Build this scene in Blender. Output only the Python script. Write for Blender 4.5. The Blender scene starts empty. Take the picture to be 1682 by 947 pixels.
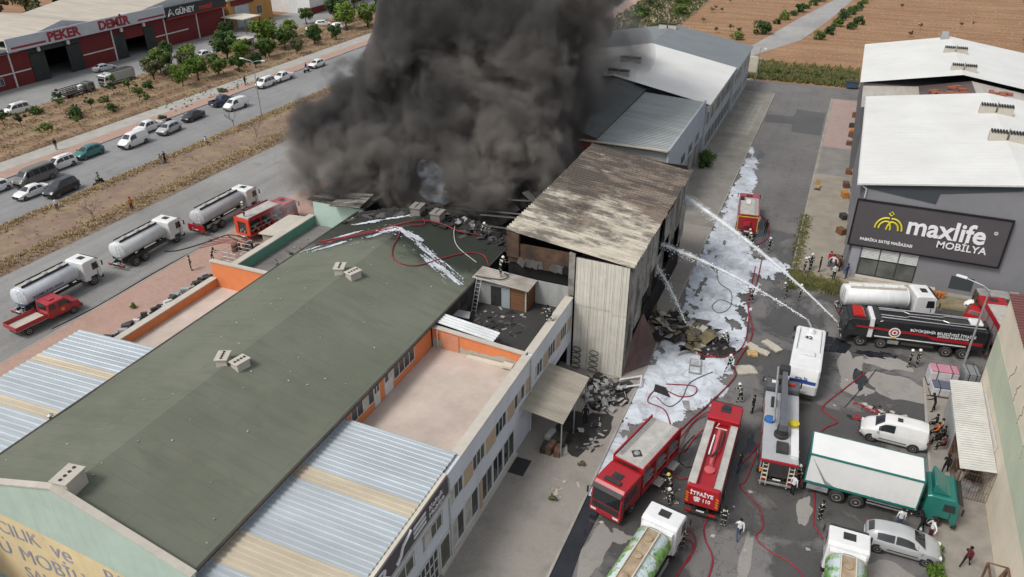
import bpy, bmesh, math, random
from mathutils import Vector, Matrix, noise as mnoise
R = math.radians
rnd = random.Random(7)
S = bpy.context.scene
COL = S.collection

# ------------------------------------------------------------------ camera, sky, sun, exposure
cam = bpy.data.cameras.new('camera'); camo = bpy.data.objects.new('camera', cam); COL.objects.link(camo)
camo.location = (0, 0, 38.0); camo.rotation_euler = (R(90 - 29.48), 0, R(22.99))
cam.sensor_width = 36; cam.lens = 36 * 1270 / 1682; cam.clip_start = 0.5; cam.clip_end = 3000
S.camera = camo
SUN_EL, SUN_AZ = 54.0, 214.0          # compass-like: direction the light comes from, degrees from +Y clockwise
W = bpy.data.worlds.new('World'); S.world = W; W.use_nodes = True
wn = W.node_tree.nodes; wl = W.node_tree.links
sky = wn.new('ShaderNodeTexSky'); sky.sky_type = 'NISHITA'; sky.sun_disc = False
sky.sun_elevation = R(SUN_EL); sky.sun_rotation = R(SUN_AZ); sky.dust_density = 3.0; sky.air_density = 1.0
hs = wn.new('ShaderNodeHueSaturation'); hs.inputs['Saturation'].default_value = 0.28   # overcast: nearly white sky
wl.new(sky.outputs[0], hs.inputs['Color']); wl.new(hs.outputs[0], wn['Background'].inputs[0])
wn['Background'].inputs[1].default_value = 0.13
sl = bpy.data.lights.new('sun', 'SUN'); sl.energy = 1.5; sl.angle = R(16); sl.color = (1, 0.965, 0.91)
so = bpy.data.objects.new('sun', sl); COL.objects.link(so); so.location = (-60, -60, 120)
_a = R(SUN_AZ); _e = R(SUN_EL)
so.rotation_euler = Vector((-math.sin(_a) * math.cos(_e), -math.cos(_a) * math.cos(_e), -math.sin(_e))).to_track_quat('-Z', 'Y').to_euler()
S.view_settings.view_transform = 'Standard'; S.view_settings.look = 'None'
S.view_settings.exposure = 0.27; S.view_settings.gamma = 1.0; S.view_settings.use_curve_mapping = False
S.render.engine = 'CYCLES'
cy = S.cycles; cy.use_denoising = True; cy.max_bounces = 6; cy.diffuse_bounces = 2; cy.glossy_bounces = 2
cy.transmission_bounces = 3; cy.transparent_max_bounces = 12; cy.volume_bounces = 1
cy.volume_step_rate = 1.0; cy.volume_max_steps = 256; cy.sample_clamp_indirect = 6.0
try: cy.denoiser = 'OPENIMAGEDENOISE'
except Exception: pass

# ------------------------------------------------------------------ mesh helpers
class MB:
    """collects shapes; build() links them as ONE mesh object"""
    def __init__(s): s.v = []; s.f = []; s.m = []; s.M = Matrix.Identity(4); s.mi = 0
    def xf(s, loc=(0, 0, 0), rz=0.0, ry=0.0, rx=0.0):
        s.M = Matrix.Translation(loc) @ Matrix.Rotation(R(rz), 4, 'Z') @ Matrix.Rotation(R(ry), 4, 'Y') @ Matrix.Rotation(R(rx), 4, 'X'); return s
    def add(s, vs, fs):
        n = len(s.v); s.v += [tuple(s.M @ Vector(p)) for p in vs]
        s.f += [tuple(n + i for i in f) for f in fs]; s.m += [s.mi] * len(fs); return s
    def box(s, x0, x1, y0, y1, z0, z1):
        return s.add([(x0, y0, z0), (x1, y0, z0), (x1, y1, z0), (x0, y1, z0), (x0, y0, z1), (x1, y0, z1), (x1, y1, z1), (x0, y1, z1)],
                     [(0, 3, 2, 1), (4, 5, 6, 7), (0, 1, 5, 4), (1, 2, 6, 5), (2, 3, 7, 6), (3, 0, 4, 7)])
    def cbox(s, c, d): return s.box(c[0] - d[0] / 2, c[0] + d[0] / 2, c[1] - d[1] / 2, c[1] + d[1] / 2, c[2] - d[2] / 2, c[2] + d[2] / 2)
    def hexa(s, p):     # 8 points: bottom 4 ccw, top 4 ccw
        return s.add(p, [(0, 3, 2, 1), (4, 5, 6, 7), (0, 1, 5, 4), (1, 2, 6, 5), (2, 3, 7, 6), (3, 0, 4, 7)])
    def prism(s, poly, z0, z1):
        n = len(poly); a = [(x, y, z0) for x, y in poly] + [(x, y, z1) for x, y in poly]
        return s.add(a, [tuple(range(n - 1, -1, -1)), tuple(range(n, 2 * n))] + [(i, (i + 1) % n, n + (i + 1) % n, n + i) for i in range(n)])
    def prof(s, poly, w, bev=0.0):   # poly in (x,z), extruded along y, sides pulled in by bev
        n = len(poly); cx = sum(p[0] for p in poly) / n; cz = sum(p[1] for p in poly) / n
        def ins(p):
            d = math.hypot(p[0] - cx, p[1] - cz) or 1; k = max(0, 1 - bev * 1.2 / d); return (cx + (p[0] - cx) * k, cz + (p[1] - cz) * k)
        rows = [(-w / 2, True), (-w / 2 + bev, False), (w / 2 - bev, False), (w / 2, True)] if bev else [(-w / 2, False), (w / 2, False)]
        vs = []
        for y, i in rows: vs += [((ins(p) if i else p)[0], y, (ins(p) if i else p)[1]) for p in poly]
        fs = [tuple(range(n)), tuple(range(len(vs) - 1, len(vs) - n - 1, -1))]
        for k in range(len(rows) - 1):
            o = k * n
            fs += [(o + (i + 1) % n, o + i, o + n + i, o + n + (i + 1) % n) for i in range(n)]
        return s.add(vs, fs)
    def tube(s, pts, r, n=6, cap=True):
        pts = [Vector(p) for p in pts]; rs = r if isinstance(r, (list, tuple)) else [r] * len(pts); vs = []; fs = []
        for i, p in enumerate(pts):
            d = (pts[min(i + 1, len(pts) - 1)] - pts[max(i - 1, 0)])
            if d.length < 1e-9: d = Vector((0, 0, 1))
            d.normalize(); u = d.cross(Vector((0, 0, 1)))
            if u.length < 1e-3: u = d.cross(Vector((1, 0, 0)))
            u.normalize(); w = d.cross(u)
            for k in range(n):
                a = 2 * math.pi * k / n; vs.append(tuple(p + (u * math.cos(a) + w * math.sin(a)) * rs[i]))
        for i in range(len(pts) - 1):
            for k in range(n): fs.append((i * n + k, i * n + (k + 1) % n, (i + 1) * n + (k + 1) % n, (i + 1) * n + k))
        if cap: fs += [tuple(range(n - 1, -1, -1)), tuple(range((len(pts) - 1) * n, len(pts) * n))]
        return s.add(vs, fs)
    def rod(s, a, b, r, n=6): return s.tube([a, b], r, n)
    def lathe(s, prof, axis='X', n=20, sy=1.0, sz=1.0):  # prof [(t,r)] revolved about the axis
        vs = []; fs = []
        for t, r in prof:
            for k in range(n):
                a = 2 * math.pi * k / n; c, d = r * math.cos(a) * sy, r * math.sin(a) * sz
                vs.append((t, c, d) if axis == 'X' else ((c, t, d) if axis == 'Y' else (c, d, t)))
        for i in range(len(prof) - 1):
            for k in range(n):
                q = (i * n + k, i * n + (k + 1) % n, (i + 1) * n + (k + 1) % n, (i + 1) * n + k); fs.append(q if axis != 'X' else q[::-1] if False else q)
        fs += [tuple(range(n - 1, -1, -1)), tuple(range((len(prof) - 1) * n, len(prof) * n))]
        return s.add(vs, fs)
    def quad(s, a, b, c, d): return s.add([a, b, c, d], [(0, 1, 2, 3)])
    def pane(s, a, b, c, d, off=0.012, th=0.02):   # thin slab on a quad, raised along its normal
        A, B, C_, D = map(Vector, (a, b, c, d)); nrm = (B - A).cross(D - A).normalized()
        lo = [p + nrm * (off - th) for p in (A, B, C_, D)]; hi = [p + nrm * off for p in (A, B, C_, D)]
        return s.add([tuple(p) for p in lo + hi], [(0, 3, 2, 1), (4, 5, 6, 7), (0, 1, 5, 4), (1, 2, 6, 5), (2, 3, 7, 6), (3, 0, 4, 7)])
    def mesh(s, name, smooth=False, bevel=0.0, fix=True):
        me = bpy.data.meshes.new(name); me.from_pydata(s.v, [], s.f)
        me.polygons.foreach_set('material_index', s.m)
        if fix or bevel:
            b = bmesh.new(); b.from_mesh(me)
            if bevel:
                bmesh.ops.bevel(b, geom=[e for e in b.edges if len(e.link_faces) == 2 and e.calc_face_angle(0) > 0.5], offset=bevel, segments=2, profile=0.6, affect='EDGES', clamp_overlap=True)
            bmesh.ops.recalc_face_normals(b, faces=b.faces[:]); b.to_mesh(me); b.free()
        if smooth: me.polygons.foreach_set('use_smooth', [True] * len(me.polygons))
        me.update(); return me
    def build(s, name, mat, parent=None, smooth=False, bevel=0.0, loc=None, rz=0, fix=True):
        return obj(name, s.mesh(name, smooth, bevel, fix), mat, parent, loc, rz)
def obj(name, me, mat, parent=None, loc=None, rz=0):
    o = bpy.data.objects.new(name, me); COL.objects.link(o)
    ms = mat if isinstance(mat, (list, tuple)) else [mat]
    if len(me.materials) == 0:
        for m in ms: me.materials.append(m)
    else:
        for i, m in enumerate(ms):
            if i < len(me.materials) and me.materials[i] != m: o.material_slots[i].link = 'OBJECT'; o.material_slots[i].material = m
    if loc is not None: o.location = loc
    if rz: o.rotation_euler = (0, 0, R(rz))
    if parent: o.parent = parent
    return o
def tag(o, label, cat, group=None):
    o['label'] = label; o['category'] = cat
    if group: o['group'] = group
    return o
def thing(name, label, cat, loc=(0, 0, 0), rz=0, group=None, sc=1.0):
    o = bpy.data.objects.new(name, None); COL.objects.link(o); o.location = loc; o.rotation_euler = (0, 0, R(rz)); o.empty_display_size = .3
    if sc != 1.0: o.scale = (sc, sc, sc)
    return tag(o, label, cat, group)
def struct(o): o['kind'] = 'structure'; return o
def copy_tree(o, parent=None):
    c = o.copy(); COL.objects.link(c); c.parent = parent
    for ch in o.children: copy_tree(ch, c)
    return c
def bx(name, mat, parent, *b, bevel=0.0):
    return MB().box(*b).build(name, mat, parent, bevel=bevel)

# ------------------------------------------------------------------ materials
MATS = {}
def _c(c): return (c[0], c[1], c[2], 1)
def nodes_of(name):
    m = bpy.data.materials.new(name); m.use_nodes = True; nt = m.node_tree; b = nt.nodes['Principled BSDF']; return m, nt, b
def nz(nt, vec, scale, detail=3, rough=.6, dist=0.0):
    n = nt.nodes.new('ShaderNodeTexNoise'); n.inputs['Scale'].default_value = scale; n.inputs['Detail'].default_value = detail
    n.inputs['Roughness'].default_value = rough; n.inputs['Distortion'].default_value = dist
    if vec is not None: nt.links.new(vec, n.inputs['Vector'])
    return n.outputs['Fac']
def ramp(nt, fac, a, b, ca=(0, 0, 0), cb=(1, 1, 1)):
    r = nt.nodes.new('ShaderNodeValToRGB'); e = r.color_ramp.elements; e[0].position = a; e[1].position = b; e[0].color = _c(ca); e[1].color = _c(cb)
    nt.links.new(fac, r.inputs[0]); return r.outputs[0]
def mix(nt, fac, a, b, mode='MIX'):
    m = nt.nodes.new('ShaderNodeMix'); m.data_type = 'RGBA'; m.blend_type = mode
    for s_, v in ((m.inputs[0], fac), (m.inputs[6], a), (m.inputs[7], b)):
        if hasattr(v, 'links') or hasattr(v, 'is_linked'): nt.links.new(v, s_)
        elif isinstance(v, (int, float)): s_.default_value = v
        else: s_.default_value = _c(v)
    return m.outputs[2]
def math_(nt, op, a, b=None, clamp=False):
    m = nt.nodes.new('ShaderNodeMath'); m.operation = op; m.use_clamp = clamp
    for s_, v in ((m.inputs[0], a), (m.inputs[1], b)):
        if v is None: continue
        if isinstance(v, (int, float)): s_.default_value = v
        else: nt.links.new(v, s_)
    return m.outputs[0]
def coord(nt, world=False, sc=(1, 1, 1), rz=0):
    if world: o = nt.nodes.new('ShaderNodeNewGeometry').outputs['Position']
    else: o = nt.nodes.new('ShaderNodeTexCoord').outputs['Object']
    if sc != (1, 1, 1) or rz:
        mp = nt.nodes.new('ShaderNodeMapping'); mp.inputs['Scale'].default_value = sc; mp.inputs['Rotation'].default_value = (0, 0, R(rz)); nt.links.new(o, mp.inputs[0]); o = mp.outputs[0]
    return o
def bump(nt, b, h, strength=.3, dist=.05):
    n = nt.nodes.new('ShaderNodeBump'); n.inputs['Strength'].default_value = strength; n.inputs['Distance'].default_value = dist
    nt.links.new(h, n.inputs['Height']); nt.links.new(n.outputs[0], b.inputs['Normal'])
def mat(name, col, rough=.6, metal=0.0, var=.12, scale=2.0, dirt=0.0, dirtcol=(.1, .085, .07), world=False, bmp=0.0, spec=.5, coat=0.0):
    if name in MATS: return MATS[name]
    m, nt, b = nodes_of(name); v = coord(nt, world)
    f = nz(nt, v, scale, 4)
    c = mix(nt, ramp(nt, f, .3, .7), tuple(max(0, x * (1 - var)) for x in col), tuple(min(1, x * (1 + var)) for x in col))
    if dirt:
        g = ramp(nt, nz(nt, v, scale * .37, 5, .65), .5 - dirt * .3, .85); c = mix(nt, math_(nt, 'MULTIPLY', g, min(1, dirt)), c, dirtcol)
    nt.links.new(c, b.inputs['Base Color']); b.inputs['Roughness'].default_value = rough; b.inputs['Metallic'].default_value = metal
    b.inputs['Specular IOR Level'].default_value = spec
    if coat: b.inputs['Coat Weight'].default_value = coat; b.inputs['Coat Roughness'].default_value = .08
    if bmp: bump(nt, b, nz(nt, v, scale * 6, 4), bmp)
    MATS[name] = m; return m
def paint(name, col, dirt=.25): return mat('paint_' + name, col, .32, 0, .05, 1.5, dirt, tuple(.35 * x + .06 for x in col), coat=.35)
GLASS = mat('vehicle_glass', (.018, .022, .025), .08, 0, .2, 1, spec=.8)
RUBBER = mat('rubber', (.022, .021, .02), .85, 0, .3, 4, .4, (.09, .08, .07))
RIM = mat('wheel_rim', (.42, .42, .42), .4, .5, .15, 5, .4)
DARK = mat('dark_plastic', (.025, .025, .027), .6, 0, .3, 3, .3)
CHASSIS = mat('chassis', (.03, .029, .028), .7, 0, .3, 2, .5, (.1, .085, .07))
CHROME = mat('bright_metal', (.55, .55, .54), .3, .8, .15, 3)
ALU = mat('aluminium', (.45, .46, .46), .45, .5, .15, 3, .4)
LAMP = mat('lamp_glass', (.75, .76, .74), .15, 0, .05, 3)
REDLAMP = mat('red_lamp', (.45, .02, .015), .25, 0, .1, 3)
ORLAMP = mat('orange_lamp', (.75, .22, .02), .3, 0, .1, 3)
PLATE = mat('number_plate', (.75, .75, .73), .5, 0, .03, 3)
BLUELAMP = mat('blue_lamp', (.02, .09, .5), .2, 0, .1, 3)
def text(name, body, size, m, parent, loc, face='-Y', off=0.0, ext=.02, sx=1.0, align='LEFT', shear=0.0, rot=0.0):
    cu = bpy.data.curves.new(name, 'FONT'); cu.body = body; cu.size = size; cu.offset = off; cu.extrude = ext; cu.align_x = align; cu.resolution_u = 3; cu.shear = shear
    t = bpy.data.objects.new(name, cu); me = bpy.data.meshes.new_from_object(t); me.name = name
    bpy.data.objects.remove(t); bpy.data.curves.remove(cu); me.materials.clear()
    A = Matrix.Rotation(R(90), 4, 'X')
    Z = {'-Y': 0, '+X': 90, '+Y': 180, '-X': -90, 'UP': None}[face]
    M = (Matrix.Rotation(R(Z), 4, 'Z') @ A if Z is not None else Matrix.Identity(4))
    me.transform(Matrix.Translation(loc) @ Matrix.Rotation(R(rot), 4, 'Z') @ M @ Matrix.Diagonal((sx, 1, 1, 1)))
    return obj(name, me, m, parent)
# ------------------------------------------------------------------ ground, roads, pavements
def asphalt(name, base, rough=.85, streak=.25, crack=.0, wet=None, stain=.5):
    m, nt, b = nodes_of(name); v = coord(nt, True)
    c = mix(nt, ramp(nt, nz(nt, v, .09, 6, .65), .3, .72), tuple(x * .78 for x in base), tuple(x * 1.18 for x in base))
    c = mix(nt, math_(nt, 'MULTIPLY', ramp(nt, nz(nt, coord(nt, True, (1.1, .035, 1)), 1.0, 4), .45, .75), streak), c, tuple(x * .5 for x in base))
    c = mix(nt, math_(nt, 'MULTIPLY', ramp(nt, nz(nt, v, .35, 7, .7), .56, .68), stain), c, tuple(x * .55 for x in base))
    c = mix(nt, math_(nt, 'MULTIPLY', ramp(nt, nz(nt, v, 9, 3), .35, .7), .22), c, tuple(min(1, x * 1.6) for x in base))
    if crack:
        vo = nt.nodes.new('ShaderNodeTexVoronoi'); vo.feature = 'DISTANCE_TO_EDGE'; vo.inputs['Scale'].default_value = .16
        ds = nt.nodes.new('ShaderNodeMix'); ds.data_type = 'VECTOR'; ds.inputs[0].default_value = .12
        nt.links.new(v, ds.inputs[4]); nn = nt.nodes.new('ShaderNodeTexNoise'); nn.inputs['Scale'].default_value = .8; nt.links.new(v, nn.inputs['Vector'])
        sc_ = nt.nodes.new('ShaderNodeVectorMath'); sc_.operation = 'SCALE'; sc_.inputs['Scale'].default_value = 12; nt.links.new(nn.outputs['Color'], sc_.inputs[0])
        ad = nt.nodes.new('ShaderNodeVectorMath'); nt.links.new(v, ad.inputs[0]); nt.links.new(sc_.outputs[0], ad.inputs[1]); nt.links.new(ad.outputs[0], vo.inputs['Vector'])
        c = mix(nt, math_(nt, 'MULTIPLY', ramp(nt, vo.outputs['Distance'], .004, .02, (1, 1, 1), (0, 0, 0)), crack), c, tuple(x * .4 for x in base))
    b.inputs['Roughness'].default_value = rough; b.inputs['Specular IOR Level'].default_value = .3
    if wet:      # hosed-down surface: a film of water with its own outline
        x0, x1, y0, y1, amt = wet
        sp = nt.nodes.new('ShaderNodeSeparateXYZ'); nt.links.new(v, sp.inputs[0])
        def band(o, a, q, s):
            l = nt.nodes.new('ShaderNodeMapRange'); l.inputs[1].default_value = a; l.inputs[2].default_value = a + s; nt.links.new(o, l.inputs[0])
            h = nt.nodes.new('ShaderNodeMapRange'); h.inputs[1].default_value = q; h.inputs[2].default_value = q - s; nt.links.new(o, h.inputs[0])
            return math_(nt, 'MULTIPLY', l.outputs[0], h.outputs[0])
        reg = math_(nt, 'MULTIPLY', band(sp.outputs[0], x0, x1, 5), band(sp.outputs[1], y0, y1, 7))
        k = ramp(nt, math_(nt, 'ADD', nz(nt, v, .16, 6, .62, .4), math_(nt, 'MULTIPLY', reg, amt)), .70, .76)
        c = mix(nt, math_(nt, 'MULTIPLY', k, .62), c, tuple(x * .22 for x in base))
        r = nt.nodes.new('ShaderNodeMapRange'); r.inputs[3].default_value = rough; r.inputs[4].default_value = .22; nt.links.new(k, r.inputs[0]); nt.links.new(r.outputs[0], b.inputs['Roughness'])
    nt.links.new(c, b.inputs['Base Color']); bump(nt, b, nz(nt, v, 14, 3), .25, .02)
    MATS[name] = m; return m
def soil(name, a, b_, furrow=0.0, fr=1.2, rz=0, grass=None, gs=.12):
    m, nt, b = nodes_of(name); v = coord(nt, True)
    c = mix(nt, ramp(nt, nz(nt, v, .05, 7, .68), .32, .7), a, b_)
    c = mix(nt, math_(nt, 'MULTIPLY', ramp(nt, nz(nt, v, 1.1, 5, .7), .42, .7), .4), c, tuple(x * .62 for x in a))
    if furrow:
        f = nz(nt, coord(nt, True, (.05, fr, 1), rz), 1.0, 3); c = mix(nt, math_(nt, 'MULTIPLY', ramp(nt, f, .45, .6), furrow), c, tuple(x * .66 for x in a))
    if grass: c = mix(nt, ramp(nt, nz(nt, v, gs, 6, .7), .48, .62), c, grass)
    b.inputs['Roughness'].default_value = .95; b.inputs['Specular IOR Level'].default_value = .1
    nt.links.new(c, b.inputs['Base Color']); bump(nt, b, nz(nt, v, 3, 5), .5, .08); MATS[name] = m; return m
def pavers(name, a, b_, bw=.4, bh=.2, mortar=.012, rz=0, stain=.45, gap=(.18, .15, .13)):
    m, nt, b = nodes_of(name); v = coord(nt, True, (1, 1, 1), rz)
    t = nt.nodes.new('ShaderNodeTexBrick'); nt.links.new(v, t.inputs['Vector']); t.inputs['Scale'].default_value = 1
    t.inputs['Brick Width'].default_value = bw; t.inputs['Row Height'].default_value = bh; t.inputs['Mortar Size'].default_value = mortar
    t.inputs['Color1'].default_value = _c(a); t.inputs['Color2'].default_value = _c(b_); t.inputs['Mortar'].default_value = _c(gap)
    w = coord(nt, True); c = mix(nt, ramp(nt, nz(nt, w, .25, 6, .7), .35, .75), t.outputs[0], tuple(.5 * (x + y) for x, y in zip(a, b_)))
    c = mix(nt, math_(nt, 'MULTIPLY', ramp(nt, nz(nt, w, .5, 7, .7), .5, .72), stain), c, tuple(x * .5 for x in a))
    b.inputs['Roughness'].default_value = .9; b.inputs['Specular IOR Level'].default_value = .2
    nt.links.new(c, b.inputs['Base Color']); bump(nt, b, t.outputs['Fac'], .3, -.01); MATS[name] = m; return m
def concrete(name, col, stain=.5, dark=.45, sc=.4): 
    m, nt, b = nodes_of(name); v = coord(nt, True)
    c = mix(nt, ramp(nt, nz(nt, v, sc, 7, .7), .3, .72), tuple(x * .75 for x in col), tuple(min(1, x * 1.12) for x in col))
    c = mix(nt, math_(nt, 'MULTIPLY', ramp(nt, nz(nt, v, sc * .45, 8, .72, .6), .52, .68), stain), c, tuple(x * dark for x in col))
    b.inputs['Roughness'].default_value = .9; b.inputs['Specular IOR Level'].default_value = .2
    nt.links.new(c, b.inputs['Base Color']); bump(nt, b, nz(nt, v, 8, 4), .25, .03); MATS[name] = m; return m
KERB = concrete('kerb_concrete', (.36, .34, .31))
FIELD = soil('field_soil', (.295, .17, .10), (.385, .24, .145), .55, .5, 12)
def sheet(name, poly, z, m):
    return struct(MB().add([(x, y, z) for x, y in poly], [tuple(range(len(poly)))]).build(name, m))
def rect(name, x0, x1, y0, y1, z, m): return sheet(name, [(x0, y0), (x1, y0), (x1, y1), (x0, y1)], z, m)
def raised(name, x0, x1, y0, y1, h, m, kerb='all'):
    o = struct(MB().box(x0, x1, y0, y1, -.3, h).build(name, m)); k = .16
    e = MB(); 
    L = []
    if 'r' in kerb or kerb == 'all': L.append((x1, x1 + k, y0, y1))
    if 'l' in kerb or kerb == 'all': L.append((x0 - k, x0, y0, y1))
    for a in L:           # kerb stones, each about 1 m, uneven
        y = a[2]
        while y < a[3] - .01:
            q = min(y + 2.0, a[3]); d = rnd.uniform(-.012, .012); e.box(a[0], a[1], y, q - .02, -.3, h + .012 + d); y = q
    if e.v: ko = e.build('kerb', KERB, o); ko['kind'] = 'stuff'
    return o
rect('ground', -900, 700, -300, 1500, -.02, FIELD)
rect('service_road', -75.4, -61.1, -80, 420, .008, asphalt('service_asphalt', (.25, .245, .235), .9, .5, .3))
rect('main_road', -99.8, -86.9, -80, 420, .008, asphalt('main_asphalt', (.235, .235, .235), .9, .35, .2))
BRICKW = pavers('brick_walk', (.385, .25, .20), (.44, .30, .245), .4, .2, .01, 0, .35)
raised('brick_sidewalk', -61.1, -40, -80, 300, .12, BRICKW, 'l')
raised('far_brick_strip', -102.6, -99.96, -80, 420, .12, BRICKW, 'r')
raised('footpath', -106.0, -102.6, -80, 420, .125, concrete('path_concrete', (.40, .385, .35), .25, .8), '')
rect('yard', -141, -126, 40, 320, .008, asphalt('yard_asphalt', (.25, .25, .245), .9, .2, .2))
rect('parking_lot', -126, -108, 157, 176, .014, MATS['yard_asphalt'])
ALLEY = asphalt('alley_asphalt', (.165, .159, .154), .8, .3, .6, (-12, 20, 24, 92, .26), .6)
sheet('alley_road', [(-10.4, 5), (40, 5), (40, 80), (-1.0, 80), (-1.0, 147), (40, 147), (40, 154.5), (-17, 154.5), (-17, 146.5), (-10.4, 146.5)], .008, ALLEY)
PATCH = asphalt('patch_asphalt', (.105, .105, .108), .85, .1, .1)
sheet('road_patch', [(-10.1, 128), (-5.8, 128.6), (-5.6, 124.5), (-1.3, 124.2), (-1.3, 137), (-5.9, 137.5), (-6, 133), (-10.2, 132.6)], .013, PATCH)
sheet('far_road', [(-18.4, 154), (-16, 154), (-14.8, 172), (-18.3, 175.5), (-10.4, 195.1), (-6, 222.2), (-1.4, 259), (14, 350), (30, 450), (24, 450), (8, 350), (-6.5, 256.8), (-13, 224.4), (-19.4, 188), (-22, 176), (-20, 160)], .010, asphalt('far_asphalt', (.31, .30, .29), .9, .15, .1))
APRON = pavers('apron_pavers', (.285, .262, .235), (.325, .305, .272), .2, .1, .008, 45, .55)
raised('apron', -30, -10.56, 5, 84, .12, APRON, 'r')
CONC = concrete('worn_concrete', (.27, .255, .225), .55, .6)
raised('far_pavement', -30, -10.56, 84.02, 146, .12, CONC, 'r')
raised('showroom_pavement', -.84, 34, 77.0, 146.4, .12, concrete('tan_concrete', (.33, .295, .245), .4, .62), 'l')
rect('pink_paving', -.6, 3.4, 119, 145.8, .128, pavers('pink_pavers', (.37, .27, .245), (.42, .315, .285), .4, .4, .012, 0, .25))
rect('grey_bay', -.6, 3.4, 107, 118.8, .127, concrete('grey_bay_concrete', (.25, .24, .225), .3, .7))
raised('yard_pavement', 11.1, 60, 5, 61.2, .12, concrete('yard_concrete', (.31, .285, .25), .75, .45, .6), 'l')
sheet('gravel_corner', [(4.5, 73.5), (14, 74.5), (32, 74.5), (32, 77), (.2, 77), (.0, 75.6), (1.5, 74.6)], .016, soil('corner_dirt', (.27, .225, .165), (.36, .31, .24), 0, 1, 0, (.16, .15, .07), .3))
# pale dried patches of the plaza
dry = asphalt('dry_asphalt', (.27, .255, .235), .9, .1, .2)
NBLOB = [0]
def blob(name, cx, cy_, rx, ry, z, m, seed=0, n=30, amp=.35):
    NBLOB[0] += 1; z += .0009 * (NBLOB[0] % 9) - (.0035 if name == 'dry_patch' else 0)      # never two in one plane
    r_ = random.Random(seed); P = []
    for i in range(n):
        a = 2 * math.pi * i / n; k = 1 + amp * mnoise.noise(Vector((math.cos(a) * 1.7 + seed, math.sin(a) * 1.7, seed * .3))) * 1.6 + r_.uniform(-.06, .06)
        P.append((cx + rx * k * math.cos(a), cy_ + ry * k * math.sin(a)))
    return sheet(name, P, z, m)
blob('dry_patch', 9.0, 59.0, 2.6, 1.6, .0125, dry, 3); blob('dry_patch', 5.4, 60.5, .9, 3.0, .0125, dry, 5); blob('dry_patch', 8.2, 62.6, 2.0, 1.0, .0125, dry, 8)
blob('dry_patch', 5.9, 57.6, 1.2, .8, .0125, dry, 11); blob('dry_patch', 8.3, 38.4, 1.7, 1.0, .0125, dry, 14); blob('dry_patch', .2, 36.2, .35, 2.6, .0125, dry, 17); blob('dry_patch', 3.2, 42.0, .5, 1.3, .0125, dry, 21)
blob('dry_patch', -8.6, 33.0, .8, 2.0, .0125, dry, 22); blob('dry_patch', -7.4, 35.0, .8, .5, .0125, dry, 24)

# strips of dry ground: modelled swells with furrows, then tufts
def strip(name, x0, x1, y0, y1, hf, m, nx=26, dy=3.0):
    ny = int((y1 - y0) / dy); b = MB(); vs = [(x0 + (x1 - x0) * i / nx, y0 + dy * j, hf(x0 + (x1 - x0) * i / nx, y0 + dy * j)) for j in range(ny + 1) for i in range(nx + 1)]
    b.add(vs, [(j * (nx + 1) + i, j * (nx + 1) + i + 1, (j + 1) * (nx + 1) + i + 1, (j + 1) * (nx + 1) + i) for j in range(ny) for i in range(nx)])
    return struct(b.build(name, m, smooth=True, fix=False))
def med_h(x, y):
    e = min(x + 86.85, -75.45 - x); n = mnoise.noise(Vector((x * .4, y * .15, 0))) * .08
    return max(0, min(.16, e * .3)) + (.22 if .7 < e < 2.2 else .05) * (e > .3) + n * (e > .5)
MED = soil('median_soil', (.225, .155, .12), (.285, .21, .16), .3, .3, 90, (.29, .22, .14), .35)
strip('median', -86.85, -75.45, 10, 330, med_h, MED, 24, 2.0)
ORCH = soil('orchard_soil', (.27, .175, .12), (.33, .235, .165), .35, .25, 90, (.31, .235, .14), .2)
def orc_h(x, y):
    e = min(x + 126, -106 - x); return max(0, min(.12, e * .25)) + max(0, math.cos((x + 126) * 2 * math.pi / 3.9)) ** 2 * .45 * (e > .6) + mnoise.noise(Vector((x * .5, y * .2, 3))) * .06 * (e > .5)
strip('orchard_strip', -126, -106, 40, 330, orc_h, ORCH, 60, 2.5)
STRAW = mat('straw', (.46, .35, .20), .9, 0, .35, 1.2, world=True); DRYGREEN = mat('dry_green', (.17, .17, .06), .9, 0, .4, 1, world=True); GREENG = mat('weed_green', (.085, .12, .035), .9, 0, .4, 1, world=True)
def tufts(name, pts, h, m, label, cat='grass', w=.05, n=5, spread=.16):
    b = MB(); V = b.v; F = b.f
    for x, y, z in pts:
        hh = h * rnd.uniform(.55, 1.25)
        for k in range(n):
            a = rnd.uniform(0, 6.283); r_ = rnd.uniform(0, spread); px, py = x + r_ * math.cos(a), y + r_ * math.sin(a); l = rnd.uniform(.1, .5) * hh
            i = len(V); ca, sa = math.cos(a) * w, math.sin(a) * w
            V += [(px - sa, py + ca, z), (px + sa, py - ca, z), (px + math.cos(a) * l, py + math.sin(a) * l, z + hh)]; F.append((i, i + 1, i + 2))
    b.m = [0] * len(F); o = b.build(name, m, fix=False); o['kind'] = 'stuff'; o['label'] = label; o['category'] = cat; return o
P1 = []
for _ in range(15000):
    y = rnd.uniform(20, 215); s = rnd.random()
    x = -86.85 + abs(rnd.gauss(1.3, .55)) if s < .46 else (-75.45 - abs(rnd.gauss(1.5, .7)) if s < .95 else rnd.uniform(-85, -77))
    P1.append((x, y, med_h(x, y) - .03))
tufts('dry_grass', P1, .27, STRAW, 'straw coloured dry grass along both edges of the road median', w=.07)
P2 = []
for _ in range(9000):
    y = rnd.uniform(55, 215); k = rnd.randrange(0, 6); x = -126 + 3.9 * k + rnd.gauss(0, .35)
    if rnd.random() < .25: x = rnd.uniform(-125.5, -106.5)
    if -125.8 < x < -106.2: P2.append((x, y, orc_h(x, y) - .03))
tufts('dry_grass', P2, .30, STRAW, 'straw coloured dry grass on the ridges of the young orchard', w=.08)
P3 = [(rnd.uniform(-106, -101), y, .12) for y in [rnd.uniform(95, 118) for _ in range(90)]]
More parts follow.
